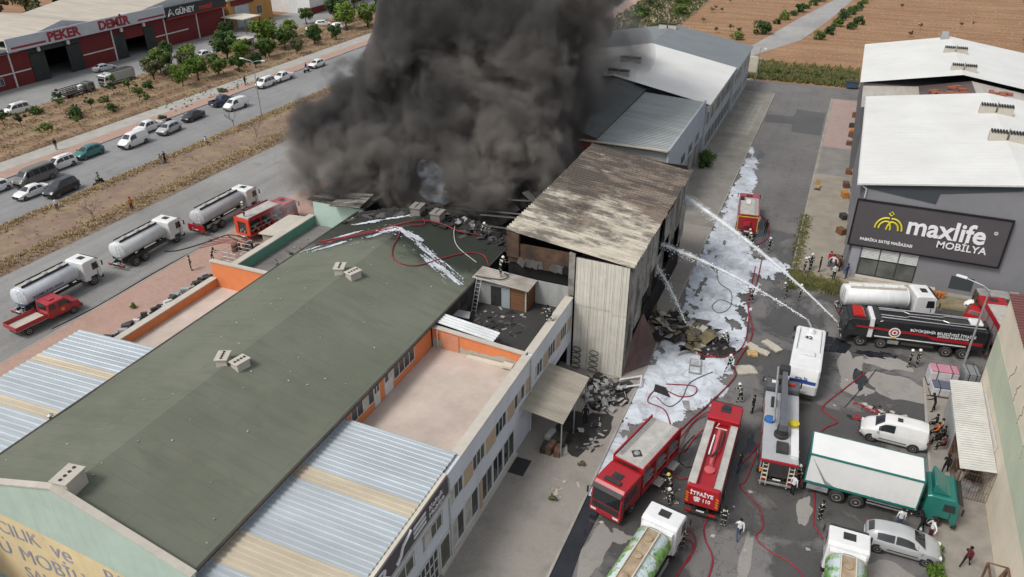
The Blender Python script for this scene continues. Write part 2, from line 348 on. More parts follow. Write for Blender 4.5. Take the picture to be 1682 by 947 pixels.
tufts('verge_weeds', P3, .22, GREENG, 'patch of green weeds beside the far footpath', w=.08)
P4 = [(rnd.gauss(-.6, .3), rnd.uniform(72.5, 92), .02) for _ in range(900)] + [(rnd.uniform(-.6, 4), rnd.gauss(74.7, .8), .02) for _ in range(1200)]
tufts('kerb_weeds', P4, .28, DRYGREEN, 'dry green weeds along the kerb by the furniture showroom', w=.05)
P5 = [(rnd.uniform(-17, 3), rnd.gauss(161, 4.0), 0) for _ in range(3800)]
tufts('verge_weeds', [p for p in P5 if 155.2 < p[1] < 172], .8, DRYGREEN, 'tall unkempt weeds beyond the end of the alley', w=.10)
P6 = [(rnd.uniform(-58, -40), rnd.uniform(170, 250), 0) for _ in range(3000)]
tufts('field_weeds', P6, .7, GREENG, 'green weedy field edge behind the far warehouses', w=.14)
P7 = []
for i in range(9000):
    a = rnd.uniform(0, 1); x, y = rnd.uniform(-45, 90), rnd.uniform(165, 330)
    if abs(x - (-19 + (y - 184) * .2)) > 7: P7.append((x, y, -.02))
tufts('stubble', P7, .25, STRAW, 'thin dry stubble scattered over the brown field', w=.08, n=3)
# ------------------------------------------------------------------ building materials
def wallmat(name, col, grime=.35, sc=.5, streak=.25):
    m, nt, b = nodes_of(name); v = coord(nt, True)
    c = mix(nt, ramp(nt, nz(nt, v, sc, 6, .68), .3, .75), tuple(x * .86 for x in col), tuple(min(1, x * 1.06) for x in col))
    c = mix(nt, math_(nt, 'MULTIPLY', ramp(nt, nz(nt, coord(nt, True, (2.2, 2.2, .18)), 1, 5, .7), .52, .75), streak), c, tuple(x * .6 for x in col))
    c = mix(nt, math_(nt, 'MULTIPLY', ramp(nt, nz(nt, v, sc * 2.5, 7, .75), .58, .75), grime), c, tuple(x * .45 + .02 for x in col))
    b.inputs['Roughness'].default_value = .85; b.inputs['Specular IOR Level'].default_value = .25
    nt.links.new(c, b.inputs['Base Color']); bump(nt, b, nz(nt, v, 9, 4), .15, .02); MATS[name] = m; return m
def roofmat(name, col, axis='X', rust=.0, rustcol=(.2, .1, .05), soot=.0, rough=.5, metal=.2, sheetw=1.0, var=.1):
    m, nt, b = nodes_of(name); v = coord(nt, True)
    ax = (.12, 1, 1) if axis == 'X' else (1, .12, 1)
    c = mix(nt, ramp(nt, nz(nt, coord(nt, True, ax), 1.0 / sheetw, 3), .35, .65), tuple(x * (1 - var) for x in col), tuple(min(1, x * (1 + var)) for x in col))
    c = mix(nt, math_(nt, 'MULTIPLY', ramp(nt, nz(nt, v, .3, 7, .7), .45, .75), .3), c, tuple(x * .7 for x in col))
    if rust: c = mix(nt, math_(nt, 'MULTIPLY', ramp(nt, nz(nt, coord(nt, True, (.5, 1.6, 1) if axis == 'X' else (1.6, .5, 1)), .35, 8, .72, .3), .42, .62), rust), c, rustcol)
    if soot: c = mix(nt, math_(nt, 'MULTIPLY', ramp(nt, nz(nt, coord(nt, True, (.35, 2.2, 1)), .4, 8, .75, .5), .44, .60), soot), c, (.018, .015, .013))
    b.inputs['Roughness'].default_value = rough; b.inputs['Metallic'].default_value = metal
    nt.links.new(c, b.inputs['Base Color']); MATS[name] = m; return m
PALEBLUE = wallmat('pale_blue_render', (.62, .66, .715), .3, .5, .3)
PEACH = wallmat('peach_panel', (.47, .36, .265), .25)
CREAMW = wallmat('cream_render', (.62, .57, .47), .3)
ORANGE = wallmat('orange_render', (.72, .235, .095), .14, .5, .12)
BARE = wallmat('bare_plaster', (.46, .41, .34), .45)
TEAL = wallmat('teal_render', (.135, .31, .235), .3)
MINT = wallmat('mint_render', (.44, .565, .49), .3, .4, .3)
SIGNY = wallmat('faded_yellow_paint', (.72, .60, .36), .5)
COPE = wallmat('coping_concrete', (.52, .48, .415), .4, .8)
TERR = concrete('terrace_screed', (.54, .45, .39), .35, .78, .25)
SOOTF = concrete('sooty_screed', (.055, .052, .05), .7, .5, .35)
WFRAME = mat('white_window_frame', (.62, .62, .6), .5, 0, .06, 3, .3)
PANE = mat('window_glass', (.03, .036, .04), .08, 0, .5, .8, spec=.8, world=True)
PANEG = mat('olive_window_glass', (.08, .085, .06), .12, 0, .4, .8, spec=.7, world=True)
CURT = mat('window_blind', (.45, .43, .38), .7, 0, .3, 1.5, world=True)
def green_roof():
    m, nt, b = nodes_of('green_roof_felt'); v = coord(nt, True)
    a, d = (.118, .132, .098), (.168, .178, .138)
    c = mix(nt, ramp(nt, nz(nt, v, .11, 6, .6), .3, .72), a, d)
    c = mix(nt, math_(nt, 'MULTIPLY', ramp(nt, nz(nt, coord(nt, True, (.25, 1.3, 1)), .8, 4), .5, .62), .22), c, tuple(x * .72 for x in a))
    c = mix(nt, math_(nt, 'MULTIPLY', ramp(nt, nz(nt, v, .45, 7, .7), .55, .72), .4), c, (.20, .185, .14))
    bk = nt.nodes.new('ShaderNodeTexBrick'); nt.links.new(coord(nt, True, (1, 1, 1), 0), bk.inputs['Vector']); bk.inputs['Scale'].default_value = 1; bk.inputs['Brick Width'].default_value = 8.2; bk.inputs['Row Height'].default_value = 1.0; bk.inputs['Mortar Size'].default_value = .02; bk.inputs['Mortar Smooth'].default_value = .6
    c = mix(nt, math_(nt, 'MULTIPLY', bk.outputs['Fac'], .4), c, tuple(x * .6 for x in a))
    sp = nt.nodes.new('ShaderNodeSeparateXYZ'); nt.links.new(v, sp.inputs[0])      # soot film near the fire
    mr = nt.nodes.new('ShaderNodeMapRange'); mr.inputs[1].default_value = 45.5; mr.inputs[2].default_value = 55; mr.inputs[4].default_value = .85; nt.links.new(sp.outputs[1], mr.inputs[0])
    k = ramp(nt, math_(nt, 'ADD', nz(nt, v, .22, 7, .7), mr.outputs[0]), .72, .95); c = mix(nt, math_(nt, 'MULTIPLY', k, .85), c, (.020, .025, .020))
    wk = ramp(nt, math_(nt, 'ADD', nz(nt, coord(nt, True, (.5, 1, 1)), .3, 6, .7), math_(nt, 'MULTIPLY', mr.outputs[0], .6)), .62, .7)
    rr = nt.nodes.new('ShaderNodeMapRange'); rr.inputs[3].default_value = .85; rr.inputs[4].default_value = .42; nt.links.new(wk, rr.inputs[0]); nt.links.new(rr.outputs[0], b.inputs['Roughness'])
    nt.links.new(c, b.inputs['Base Color']); bump(nt, b, nz(nt, v, 2.2, 5), .25, .05); b.inputs['Specular IOR Level'].default_value = .3
    return m
GREENR = green_roof()
CORR = roofmat('galvanised_sheet', (.50, .555, .585), 'X', .12, (.3, .25, .2), 0, .42, .35)
TANS = roofmat('tan_skylight_sheet', (.50, .44, .335), 'X', .35, (.35, .285, .20), 0, .6, 0)
def corr(y0, y1, xa, za, xb, zb, pitch=.36, h=.06, th=.012, duty=.4):
    """trapezoid-ribbed sheet; ribs run from (xa,za) to (xb,zb)"""
    prof = []; n = max(1, int(round((y1 - y0) / pitch))); p = (y1 - y0) / n
    for i in range(n):
        y = y0 + i * p; prof += [(y, 0), (y + p * .5, 0), (y + p * .6, h), (y + p * .9, h)]
    prof.append((y1, 0)); vs = []; fs = []; k = len(prof)
    for x, z in ((xa, za), (xb, zb)):
        for s in (0, -th): vs += [(x, y, z + d + s) for y, d in prof]
    for i in range(k - 1): fs += [(i, i + 1, 2 * k + i + 1, 2 * k + i), (k + i + 1, k + i, 3 * k + i, 3 * k + i + 1), (i + 1, i, k + i, k + i + 1), (2 * k + i, 2 * k + i + 1, 3 * k + i + 1, 3 * k + i)]
    fs += [(0, 2 * k, 3 * k, k), (k - 1, 2 * k - 1, 4 * k - 1, 3 * k - 1)]
    return MB().add(vs, fs)
def corr_roof(parent, y0, y1, xa, za, xb, zb, strips, m=CORR, m2=TANS, pitch=.36, w=1.08):
    y = y0
    while y < y1 - .05:
        q = min(y + w, y1); s = [1 for a, c in strips if a - .01 <= (y + q) / 2 <= c]
        o = corr(y, q - .004, xa, za + (.004 if s else 0), xb, zb + (.004 if s else 0), pitch).build('skylight_sheet' if s else 'roof_sheet', m2 if s else m, parent, fix=False); y = q
def vwin(parent, X, y0, y1, z0, z1, n, face=1, fm=WFRAME, pm=PANE, t=.06, name='window'):
    """window in a wall lying in the plane X, facing +X (face=1) or -X"""
    b = MB(); f = t
    a, c = (X - .03, X + .035) if face > 0 else (X - .035, X + .03)
    b.box(a, c, y0, y1, z0, z0 + f).box(a, c, y0, y1, z1 - f, z1)
    for i in range(n + 1):
        y = y0 + (y1 - y0 - f) * i / n; b.box(a, c, y, y + f, z0 + f, z1 - f)
    o = b.build(name, fm, parent)
    for i in range(n):
        ya = y0 + (y1 - y0 - f) * i / n + f; yb = y0 + (y1 - y0 - f) * (i + 1) / n
        bx('pane', pm if rnd.random() < .85 else CURT, o, X - .02, X + .012, ya, yb, z0 + f, z1 - f) if face > 0 else bx('pane', pm, o, X - .012, X + .02, ya, yb, z0 + f, z1 - f)
    return o
def hwin(parent, Y, x0, x1, z0, z1, n, fm=WFRAME, pm=PANE, t=.06, name='window'):   # plane Y, facing -Y
    b = MB(); f = t; b.box(x0, x1, Y - .035, Y + .03, z0, z0 + f).box(x0, x1, Y - .035, Y + .03, z1 - f, z1)
    for i in range(n + 1):
        x = x0 + (x1 - x0 - f) * i / n; b.box(x, x + f, Y - .035, Y + .03, z0 + f, z1 - f)
    o = b.build(name, fm, parent)
    for i in range(n):
        bx('pane', pm, o, x0 + (x1 - x0 - f) * i / n + f, x0 + (x1 - x0 - f) * (i + 1) / n, Y - .012, Y + .02, z0 + f, z1 - f)
    return o
# ------------------------------------------------------------------ the long hall with the green felt roof
def at0(name, label, cat, group=None): return thing(name, label, cat, (0, 0, 0), 0, group)
hall = at0('factory_hall', 'long factory hall with low green felt gable roof running into the smoke', 'building')
HY0, HY1, RX, EX, LX, EZ, RZ = 17.6, 57.5, -32.4, -24.3, -40.5, 7.7, 9.7
def gslope(x0, z0, x1, z1, y0, y1, nx, ny, f):
    b = MB(); vs = []
    for j in range(ny + 1):
        for i in range(nx + 1):
            t = i / nx; x = x0 + (x1 - x0) * t; y = y0 + (y1 - y0) * j / ny; vs.append((x, y, z0 + (z1 - z0) * t + f(x, y)))
    b.add(vs, [(j * (nx + 1) + i, j * (nx + 1) + i + 1, (j + 1) * (nx + 1) + i + 1, (j + 1) * (nx + 1) + i) for j in range(ny) for i in range(nx)])
    return b
wav = lambda x, y: mnoise.noise(Vector((x * .3, y * .3, 1))) * .035 * (abs(x - RX) > .1) - (max(0, y - 53) ** 1.5 * .10 * max(0, mnoise.noise(Vector((x * .25, y * .2, 9))) + .3))
gslope(RX, RZ, EX, EZ, HY0, HY1, 20, 60, wav).build('roof', GREENR, hall, smooth=True); gslope(LX, EZ, RX, RZ, HY0, HY1, 20, 60, wav).build('roof', GREENR, hall, smooth=True)
EDGE = mat('roof_edge_metal', (.05, .048, .045), .6, .3, .3, 2, .5, (.14, .07, .04), world=True)
PIPE = mat('pale_pipe', (.55, .56, .56), .5, 0, .1, 2, .3)
for x, s in ((EX, 1), (LX, -1)):
    MB().box(min(x, x + s * .16), max(x, x + s * .16), HY0, HY1, EZ - .14, EZ + .012).build('gutter', EDGE, hall)
bx('wall', PALEBLUE, hall, -24.62, -24.45, HY0 + .3, 41.9, 0, EZ - .06)
MB().box(-40.4, -40.2, HY0 + .3, HY1, 0, EZ - .1).build('wall', MINT, hall)
# gable wall (mint, painted lettering) rising as a parapet over the roof
g = MB(); gp = [(LX - .3, 0), (EX + .3, 0), (EX + .3, EZ + .15), (RX, RZ + .65), (LX - .3, EZ + .15)]
g.add([(x, HY0 - .25, z) for x, z in gp] + [(x, HY0, z) for x, z in gp], [(4, 3, 2, 1, 0), (5, 6, 7, 8, 9)] + [(i, (i + 1) % 5, 5 + (i + 1) % 5, 5 + i) for i in range(5)]).build('gable_wall', MINT, hall)
for xa, xb, za, zb in ((LX - .35, RX, EZ + .15, RZ + .65), (RX, EX + .35, RZ + .65, EZ + .15)):
    MB().hexa([(xa, HY0 - .32, za + .005), (xb, HY0 - .32, zb + .005), (xb, HY0 + .1, zb + .005), (xa, HY0 + .1, za + .005), (xa, HY0 - .32, za + .09), (xb, HY0 - .32, zb + .09), (xb, HY0 + .1, zb + .09), (xa, HY0 + .1, za + .09)]).build('coping', COPE, hall)
ya = HY0 - .258
MB().add([(-40.7, ya, .6), (-26.6, ya, .6), (-26.8, ya, 5.2), (-30.5, ya, 5.85), (-36, ya, 6.4), (-40.7, ya, 6.8)], [(0, 1, 2, 3, 4, 5)]).build('painted_panel', SIGNY, hall)
LET = mat('faded_blue_lettering', (.24, .27, .36), .8, 0, .3, 1.5, .6, (.5, .46, .36), world=True)
for tx_, sz_, x_, z_, al_ in (('MOBİLYACILIK', 1.42, -35.2, 4.95, 'RIGHT'), ('ve', 1.75, -34.4, 4.75, 'LEFT'), ('PAZ.', 1.42, -30.6, 4.5, 'LEFT'), ('Ü', 1.6, -38.1, 3.1, 'RIGHT'), ('MOBİLYALARI', 1.6, -37.5, 3.1, 'LEFT'), ('SAN. ve TİC.', 1.3, -37.7, 1.6, 'LEFT')):
    text('lettering', tx_, sz_, LET, hall, (x_, HY0 - .28, z_), '-Y', 0.0, .004, 1.0, al_)
# roof ventilators: pairs of pale concrete boxes
VENTC = wallmat('vent_concrete', (.50, .465, .40), .45, .9); GRIMY = wallmat('grimy_concrete', (.24, .225, .20), .9, .9, .6)
def vent(x, y, z, sx, sy, h, rz, label, grp='concrete roof vents', VENTC=VENTC):
    t = thing('roof_vent', label, 'vent', (x, y, z), rz, grp)
    MB().box(-sx / 2, sx / 2, -sy / 2, sy / 2, -.4, h).build('vent_body', VENTC, t, bevel=.02)
    MB().box(-sx / 2 - .08, sx / 2 + .08, -sy / 2 - .08, sy / 2 + .08, h + .002, h + .1).build('vent_cap', VENTC, t, bevel=.02)
    for i in range(4):
        q = -sy / 2 + sy * (i + .5) / 4; MB().xf((0, q, 0)).lathe([(h + .101, .09), (h + .14, .09)], 'Z', 8).build('vent_hole', DARK, t)
    return t
vent(-32.2, 18.3, 9.75, .9, 1.25, .75, 8, 'pale concrete vent box standing on the mint gable end of the green roof')
vent(-32.75, 30.2, 9.6, .68, .95, .5, 25, 'left box of the middle pair of vents on the green roof'); vent(-31.6, 30.4, 9.45, .68, .95, .5, -12, 'right box of the middle pair of vents on the green roof')
vent(-32.85, 43.4, 9.6, .7, 1.0, .5, 22, 'left box of the vent pair nearest the foam streaks on the green roof'); vent(-31.6, 43.3, 9.45, .7, 1.0, .5, -18, 'right box of the vent pair nearest the foam streaks on the green roof')
vent(-32.8, 55.6, 9.55, .9, 1.2, .75, 5, 'left of two grimy vent boxes at the edge of the smoke', VENTC=GRIMY); vent(-30.9, 55.8, 9.1, .9, 1.2, .85, 3, 'right of two grimy vent boxes at the edge of the smoke', VENTC=GRIMY)
# clerestory strip above the terrace
X = -24.44
OC = lambda y0, y1, z0, z1: bx('orange_wall_panel', ORANGE, hall, -24.47, X, y0, y1, z0, z1)
OC(31.2, 34.2, 5.62, 6.25); OC(34.9, 35.5, 5.62, 7.55); OC(36.6, 39.6, 5.62, 6.2); OC(39.6, 42.2, 5.62, 7.6); OC(31.0, 31.5, 6.25, 7.5)
vwin(hall, X + .01, 31.5, 34.2, 6.25, 7.55, 4); vwin(hall, X + .01, 36.7, 39.6, 6.2, 7.55, 4)
for y in (34.2, 35.55):        # two glazed doors with white lower panels
    d = vwin(hall, X + .01, y, y + .7 + .35 * (y > 35), 6.65, 7.55, 2, name='door_light'); bx('door_panel', WFRAME, hall, X - .01, X + .03, y, y + .7 + .35 * (y > 35), 5.66, 6.65)
# ------------------------------------------------------------------ annex along the alley, near section with ribbed roof and dark sign band
FX = -16.5
ax1 = at0('front_annex', 'two storey pale blue annex with ribbed metal roof and dark sign band', 'building')
bx('wall', PALEBLUE, ax1, -24.4, FX, 8, 29.3, 0, 5.45)
corr_roof(ax1, 8.2, 31.0, -24.5, 7.12, -16.75, 6.92, [(25.0, 26.2), (19.5, 20.7), (13.5, 14.7)])
bx('sign_backing', CREAMW, ax1, -17.1, FX, 8, 29.3, 5.46, 6.88)
SB = wallmat('sign_band_grey', (.105, .098, .105), .3)
sg = at0('facade_sign', 'dark grey sign band with large pale letters under the ribbed roof', 'sign')
bx('sign_panel', SB, sg, FX + .01, FX + .09, 8.2, 29.2, 5.55, 6.86)
WL = mat('pale_sign_letters', (.66, .66, .68), .5, 0, .06, 2)
text('lettering', 'AR', 1.35, WL, sg, (FX + .12, 20.3, 5.72), '+X', .035, .02, 1.3)
b = MB(); 
for a, c in (((23.3, 5.75), (23.75, 5.95)), ((23.75, 5.95), (24.0, 6.4)), ((24.0, 6.4), (24.9, 6.75))): b.rod((FX + .12, a[0], a[1]), (FX + .12, c[0], c[1]), .09)
b.build('sign_logo_stroke', WL, sg)
for z in (5.78, 6.1, 6.42): bx('sign_logo_bar', WL, sg, FX + .095, FX + .14, 25.15, 26.5, z, z + .17)
text('lettering', 'Koltuk', .48, WL, sg, (FX + .12, 26.9, 6.2), '+X', .01, .015, 1.2); text('lettering', 'Mobilya', .48, WL, sg, (FX + .12, 26.85, 5.72), '+X', .01, .015, 1.2)
bx('white_ledge', WFRAME, ax1, FX + .003, FX + .2, 8, 29.25, 5.3, 5.46)
for y0, y1 in ((26.3, 28.3), (22.4, 25.0), (18.4, 20.9)):
    bx('window_surround', wallmat('dim_blue', (.36, .40, .47), .3), ax1, FX + .003, FX + .03, y0 - .15, y1 + .2, 3.7, 5.05); vwin(ax1, FX + .05, y0, y1, 3.85, 4.9, 3, pm=PANEG)
vwin(ax1, FX + .05, 27.85, 29.15, .3, 2.6, 1, pm=PANEG, t=.09, name='shop_window')
for y0, y1, n in ((24.6, 27.6, 6), (20.8, 23.8, 6)):
    b = MB()
    for i in range(n + 1): yy = y0 + (y1 - y0) * i / n; b.box(FX + .02, FX + .08, yy - .03, yy + .03, .3, 2.75)
    for zz in (.3, 1.1, 1.9, 2.7): b.box(FX + .02, FX + .075, y0, y1, zz - .03, zz + .03)
    w = b.build('window_grid', WFRAME, ax1)
    for i in range(n):
        for zz in (.33, 1.13, 1.93): bx('pane', PANE, w, FX + .01, FX + .04, y0 + (y1 - y0) * i / n + .03, y0 + (y1 - y0) * (i + 1) / n - .03, zz, zz + .74)
# ------------------------------------------------------------------ annex with the open orange terrace
ax2 = at0('terrace_annex', 'pale blue two storey annex with open roof terrace and orange back wall', 'building')
def wall_open(par, m, X0, X1, y0, y1, z0, z1, holes):   # wall along Y built from strips around rectangular openings
    b = MB(); ys = sorted({y0, y1, *[h[0] for h in holes], *[h[1] for h in holes]})
    for a, c in zip(ys[:-1], ys[1:]):
        hs_ = sorted([(h[2], h[3]) for h in holes if h[0] <= a + 1e-6 and h[1] >= c - 1e-6]); z = z0
        for p, q in hs_:
            if p > z: b.box(X0, X1, a, c, z, p)
            z = q
        if z < z1: b.box(X0, X1, a, c, z, z1)
    return b.build('wall', m, par, fix=False)
hol = []
ups = [(29.6, 31.3), (32.7, 34.5), (36.2, 38.0), (39.4, 41.3)]
for a, c in ups: hol.append((a, c, 3.95, 5.25))
shops = [(29.5, 31.3), (31.4, 33.4), (33.9, 35.6), (35.7, 37.4), (37.5, 39.4)]
for a, c in shops: hol.append((a, c, .3, 2.5))
wall_open(ax2, PALEBLUE, FX - .3, FX, 29.32, 42.3, 0, 6.75, hol)
for a, c in ups: vwin(ax2, FX - .08, a, c, 3.95, 5.25, 3)
for a, c in shops: vwin(ax2, FX - .08, a, c, .3, 2.5, 2 if c - a > 1.5 else 1, t=.08, name='shop_window')
for a, c in ((31.4, 32.6), (34.6, 36.1), (38.1, 39.3), (41.4, 42.2)): bx('wall_panel', PEACH, ax2, FX + .003, FX + .02, a, c, 3.95, 5.25)
bx('string_course', WFRAME, ax2, FX + .003, FX + .05, 29.4, 42.2, 2.62, 2.74)
bx('pillar', PEACH, ax2, FX + .003, FX + .09, 33.45, 33.8, 0.12, 2.6)
bx('plinth', COPE, ax2, FX + .003, FX + .25, 27.8, 39.4, 0.12, .3)
bx('coping', COPE, ax2, FX - .62, FX + .06, 31.05, 42.3, 6.755, 6.84)
bx('parapet', COPE, ax2, FX - .55, FX - .31, 31.05, 42.28, 5.62, 6.75)
bx('terrace_floor', TERR, ax2, -24.42, FX - .56, 31.05, 42.28, 5.35, 5.62)
b = MB(); b.add([(-24.4, 42.3, 5.62), (-17.1, 42.3, 5.62), (-17.1, 42.3, 6.78), (-24.4, 42.3, 7.3), (-24.4, 42.5, 5.62), (-17.1, 42.5, 5.62), (-17.1, 42.5, 6.78), (-24.4, 42.5, 7.3)], [(0, 1, 2, 3), (7, 6, 5, 4), (3, 2, 6, 7), (1, 5, 6, 2), (0, 3, 7, 4), (0, 4, 5, 1)]).build('orange_wall', ORANGE, ax2)
MB().hexa([(-24.4, 42.2, 7.305), (-16.9, 42.2, 6.785), (-16.9, 42.62, 6.785), (-24.4, 42.62, 7.305), (-24.4, 42.2, 7.39), (-16.9, 42.2, 6.87), (-16.9, 42.62, 6.87), (-24.4, 42.62, 7.39)]).build('coping', COPE, ax2)
RAWB = wallmat('raw_orange_patch', (.62, .27, .16), .7, 1.5, .4)
bx('bricked_up_door', RAWB, ax2, -23.55, -22.2, 42.24, 42.297, 5.62, 7.0); bx('plaster_patch', BARE, ax2, -24.38, -23.62, 42.27, 42.298, 5.62, 6.4)
rr_ = random.Random(2); b = MB(); n = 22; top = [(-22.15 + 5.0 * i / n, 5.98 + .16 * rr_.random() + .1 * (i > 12)) for i in range(n + 1)]
b.add([(x, 42.285, 5.6) for x, z in top] + [(x, 42.285, z) for x, z in top], [(i, i + 1, n + 2 + i, n + 1 + i) for i in range(n)]).build('peeled_plaster', BARE, ax2)
MB().tube([(-23.9, 42.15, 7.2), (-23.9, 42.15, 5.7), (-23.3, 42.1, 5.66)], .045).build('downpipe', PIPE, ax2)
MB().box(-21.4, -18.4, 41.75, 42.2, 5.622, 5.74).box(-18.5, -17.7, 41.6, 42.15, 5.75, 5.95).build('loose_boards', CREAMW, ax2)
for y in (29.35, 42.2): MB().tube([(FX + .1, y, 6.6), (FX + .1, y, .2)], .055).build('downpipe', PIPE, ax2)
# small things left on the terrace floor
for i in range(7):
    x, y = rnd.uniform(-23.5, -18), rnd.uniform(32, 41.5); o = tag(blob('scrap', x, y, .12, .07, 5.64, BARE, 40 + i, 8), 'small scrap of plaster lying on the terrace floor', 'scrap', 'scraps on the terrace'); del o['kind']
# ------------------------------------------------------------------ sooty terrace next to the fire
ax3 = at0('burnt_annex', 'soot blackened roof terrace annex beside the burnt warehouse', 'building')
hol = [(43.2, 44.8, 3.95, 5.25), (46.0, 47.6, 3.95, 5.25), (48.8, 50.2, 3.95, 5.25), (42.6, 51.4, 0, 2.6)]
wall_open(ax3, PALEBLUE, FX - .3, FX, 42.31, 51.45, 0, 6.75, hol)
for h in hol[:3]: vwin(ax3, FX - .08, h[0], h[1], 3.95, 5.25, 3)
for a, c in ((44.9, 45.9), (47.7, 48.7), (50.3, 51.2)): bx('wall_panel', PEACH, ax3, FX + .003, FX + .02, a, c, 3.95, 5.25)
text('lettering', 'MOBİLYA DEKORASYON', .52, mat('faded_letters', (.60, .60, .61), .6), ax3, (FX + .01, 43.3, 3.05), '+X', .006, .015)
bx('dark_shopfront', DARK, ax3, FX - 1.0, FX - .9, 42.5, 51.4, .1, 2.7)
bx('coping', COPE, ax3, FX - .62, FX + .06, 42.65, 51.4, 6.755, 6.84); bx('parapet', wallmat('sooty_parapet', (.2, .19, .185), .7), ax3, FX - .55, FX - .31, 42.55, 51.4, 5.62, 6.75)
bx('terrace_floor', SOOTF, ax3, -24.42, FX - .56, 42.55, 51.45, 5.35, 5.615)
SOOTW = wallmat('sooty_wall', (.10, .095, .092), .8, .5, .6)
bx('sooty_wall', SOOTW, ax3, -24.5, -24.42, 42.6, 57, 5.6, 7.5)
for y in (43.5, 45.2, 46.9): vwin(ax3, -24.4, y, y + 1.4, 6.2, 7.3, 2, fm=SOOTW, pm=DARK)
corr(42.7, 44.0, -24.2, 7.55, -19.6, 7.0, .3).build('white_sheet', mat('white_sheet', (.68, .70, .70), .5, .1, .06, 1, .3, world=True), ax3)
# penthouse with charred timber and tin roof at the back of the sooty terrace
ph = at0('rooftop_hut', 'fire damaged rooftop hut with white tin roof and charred timber corner', 'hut')
TIMB = wallmat('scorched_timber', (.19, .095, .05), 1.0, .8, .9); WHITEW = wallmat('dirty_white_wall', (.36, .365, .355), .9, .7, .7)
bx('wall', WHITEW, ph, -24.2, -21.2, 49.6, 49.75, 5.62, 7.6); bx('door', mat('blue_grey_door', (.33, .38, .40), .5, 0, .1, 2, .4), ph, -21.9, -21.2, 49.5, 49.6, 5.65, 7.5); bx('doorway', DARK, ph, -22.9, -22.0, 49.56, 49.6, 5.65, 7.4)
for i in range(7): bx('timber_board', TIMB, ph, -21.18, -19.9, 49.55 + .02 * (i % 2), 49.7, 5.64 + i * .28, 5.64 + i * .28 + .25)
for i in range(7): bx('timber_board', TIMB, ph, -19.9, -19.75 + .02 * (i % 2), 49.72, 51.4, 5.64 + i * .28, 5.64 + i * .28 + .25)
MB().rod((-19.85, 49.6, 5.62), (-19.85, 49.6, 7.6), .06).build('corner_post', CREAMW, ph)
corr(49.2, 51.3, -24.4, 8.05, -19.5, 7.75, .25, .03).build('tin_roof', mat('pale_tin', (.46, .43, .385), .55, .2, .2, 1, .8, world=True), ph)
MB().hexa([(-19.7, 51.3, 5.6), (-16.8, 51.3, 5.6), (-16.8, 51.42, 5.6), (-19.7, 51.42, 5.6), (-19.7, 51.3, 7.7), (-16.8, 51.3, 7.7), (-16.8, 51.42, 7.7), (-19.7, 51.42, 7.7)]).build('side_wall', WHITEW, ph)
ld = at0('aluminium_ladder', 'aluminium ladder leaning against the rooftop hut', 'ladder')
b = MB()
for x in (-23.9, -23.5): b.rod((x, 47.9, 5.62), (x, 49.15, 8.2), .03)
for i in range(9): t = (i + .5) / 9; b.rod((-23.9, 47.9 + 1.25 * t, 5.62 + 2.58 * t), (-23.5, 47.9 + 1.25 * t, 5.62 + 2.58 * t), .02)
b.build('ladder_frame', ALU, ld)
tb = at0('tabletop', 'pale board lying tilted on the sooty terrace', 'board'); MB().xf((-24.0, 46.3, 6.3), 20, 12).box(-.7, .7, -.5, .5, 0, .06).build('board', WHITEW, tb); MB().rod((-24, 46.3, 5.62), (-24, 46.3, 6.28), .05).build('leg', DARK, tb)
# ------------------------------------------------------------------ burnt warehouse
bw = at0('burnt_warehouse', 'tall clad warehouse with scorched rusty ribbed roof and cream front panels', 'building')
def burnmat():
    m, nt, b = nodes_of('scorched_sheet'); v = coord(nt, True); sp = nt.nodes.new('ShaderNodeSeparateXYZ'); nt.links.new(v, sp.inputs[0])
    far = nt.nodes.new('ShaderNodeMapRange'); far.inputs[1].default_value = 54; far.inputs[2].default_value = 69; nt.links.new(sp.outputs[1], far.inputs[0])
    lf = nt.nodes.new('ShaderNodeMapRange'); lf.inputs[1].default_value = -13; lf.inputs[2].default_value = -21; nt.links.new(sp.outputs[0], lf.inputs[0])
    c = mix(nt, ramp(nt, nz(nt, coord(nt, True, (.3, 1, 1)), .9, 4), .3, .7), (.58, .535, .44), (.44, .395, .32))
    k = ramp(nt, math_(nt, 'ADD', nz(nt, v, .17, 7, .7), math_(nt, 'MULTIPLY', far.outputs[0], .30)), .55, .68); c = mix(nt, math_(nt, 'MULTIPLY', k, .9), c, mix(nt, nz(nt, v, .8, 5), (.085, .062, .05), (.24, .175, .13)))
    k = ramp(nt, math_(nt, 'ADD', nz(nt, coord(nt, True, (.42, 1.5, 1)), .55, 8, .75, .4), math_(nt, 'MULTIPLY', math_(nt, 'ADD', lf.outputs[0], far.outputs[0]), .055)), .49, .60); c = mix(nt, math_(nt, 'MULTIPLY', k, .74), c, (.03, .024, .02))
    k = ramp(nt, nz(nt, coord(nt, True, (.5, 2.2, 1)), .5, 6, .7), .62, .70); c = mix(nt, math_(nt, 'MULTIPLY', k, .6), c, (.6, .58, .53))
    b.inputs['Roughness'].default_value = .6; nt.links.new(c, b.inputs['Base Color']); bump(nt, b, nz(nt, v, 1.2, 5), .4, .1); return m
BURN = burnmat()
by0, by1, bxl, bxr, zl, zr = 51.3, 73.6, -22.3, -11.7, 11.8, 10.45
y = by0
while y < by1 - .1:
    q = min(y + 1.0, by1); d = rnd.uniform(-.02, .02); corr(y, q + .01, bxl + rnd.uniform(-.05, .05), zl + d, bxr + rnd.uniform(-.06, .06), zr + d * .5, .5, .12).build('roof_sheet', BURN, bw, fix=False); y = q
CLAD = roofmat('cream_cladding', (.70, .675, .59), 'Y', .2, (.36, .33, .26), 0, .5, .1, .6, .05)
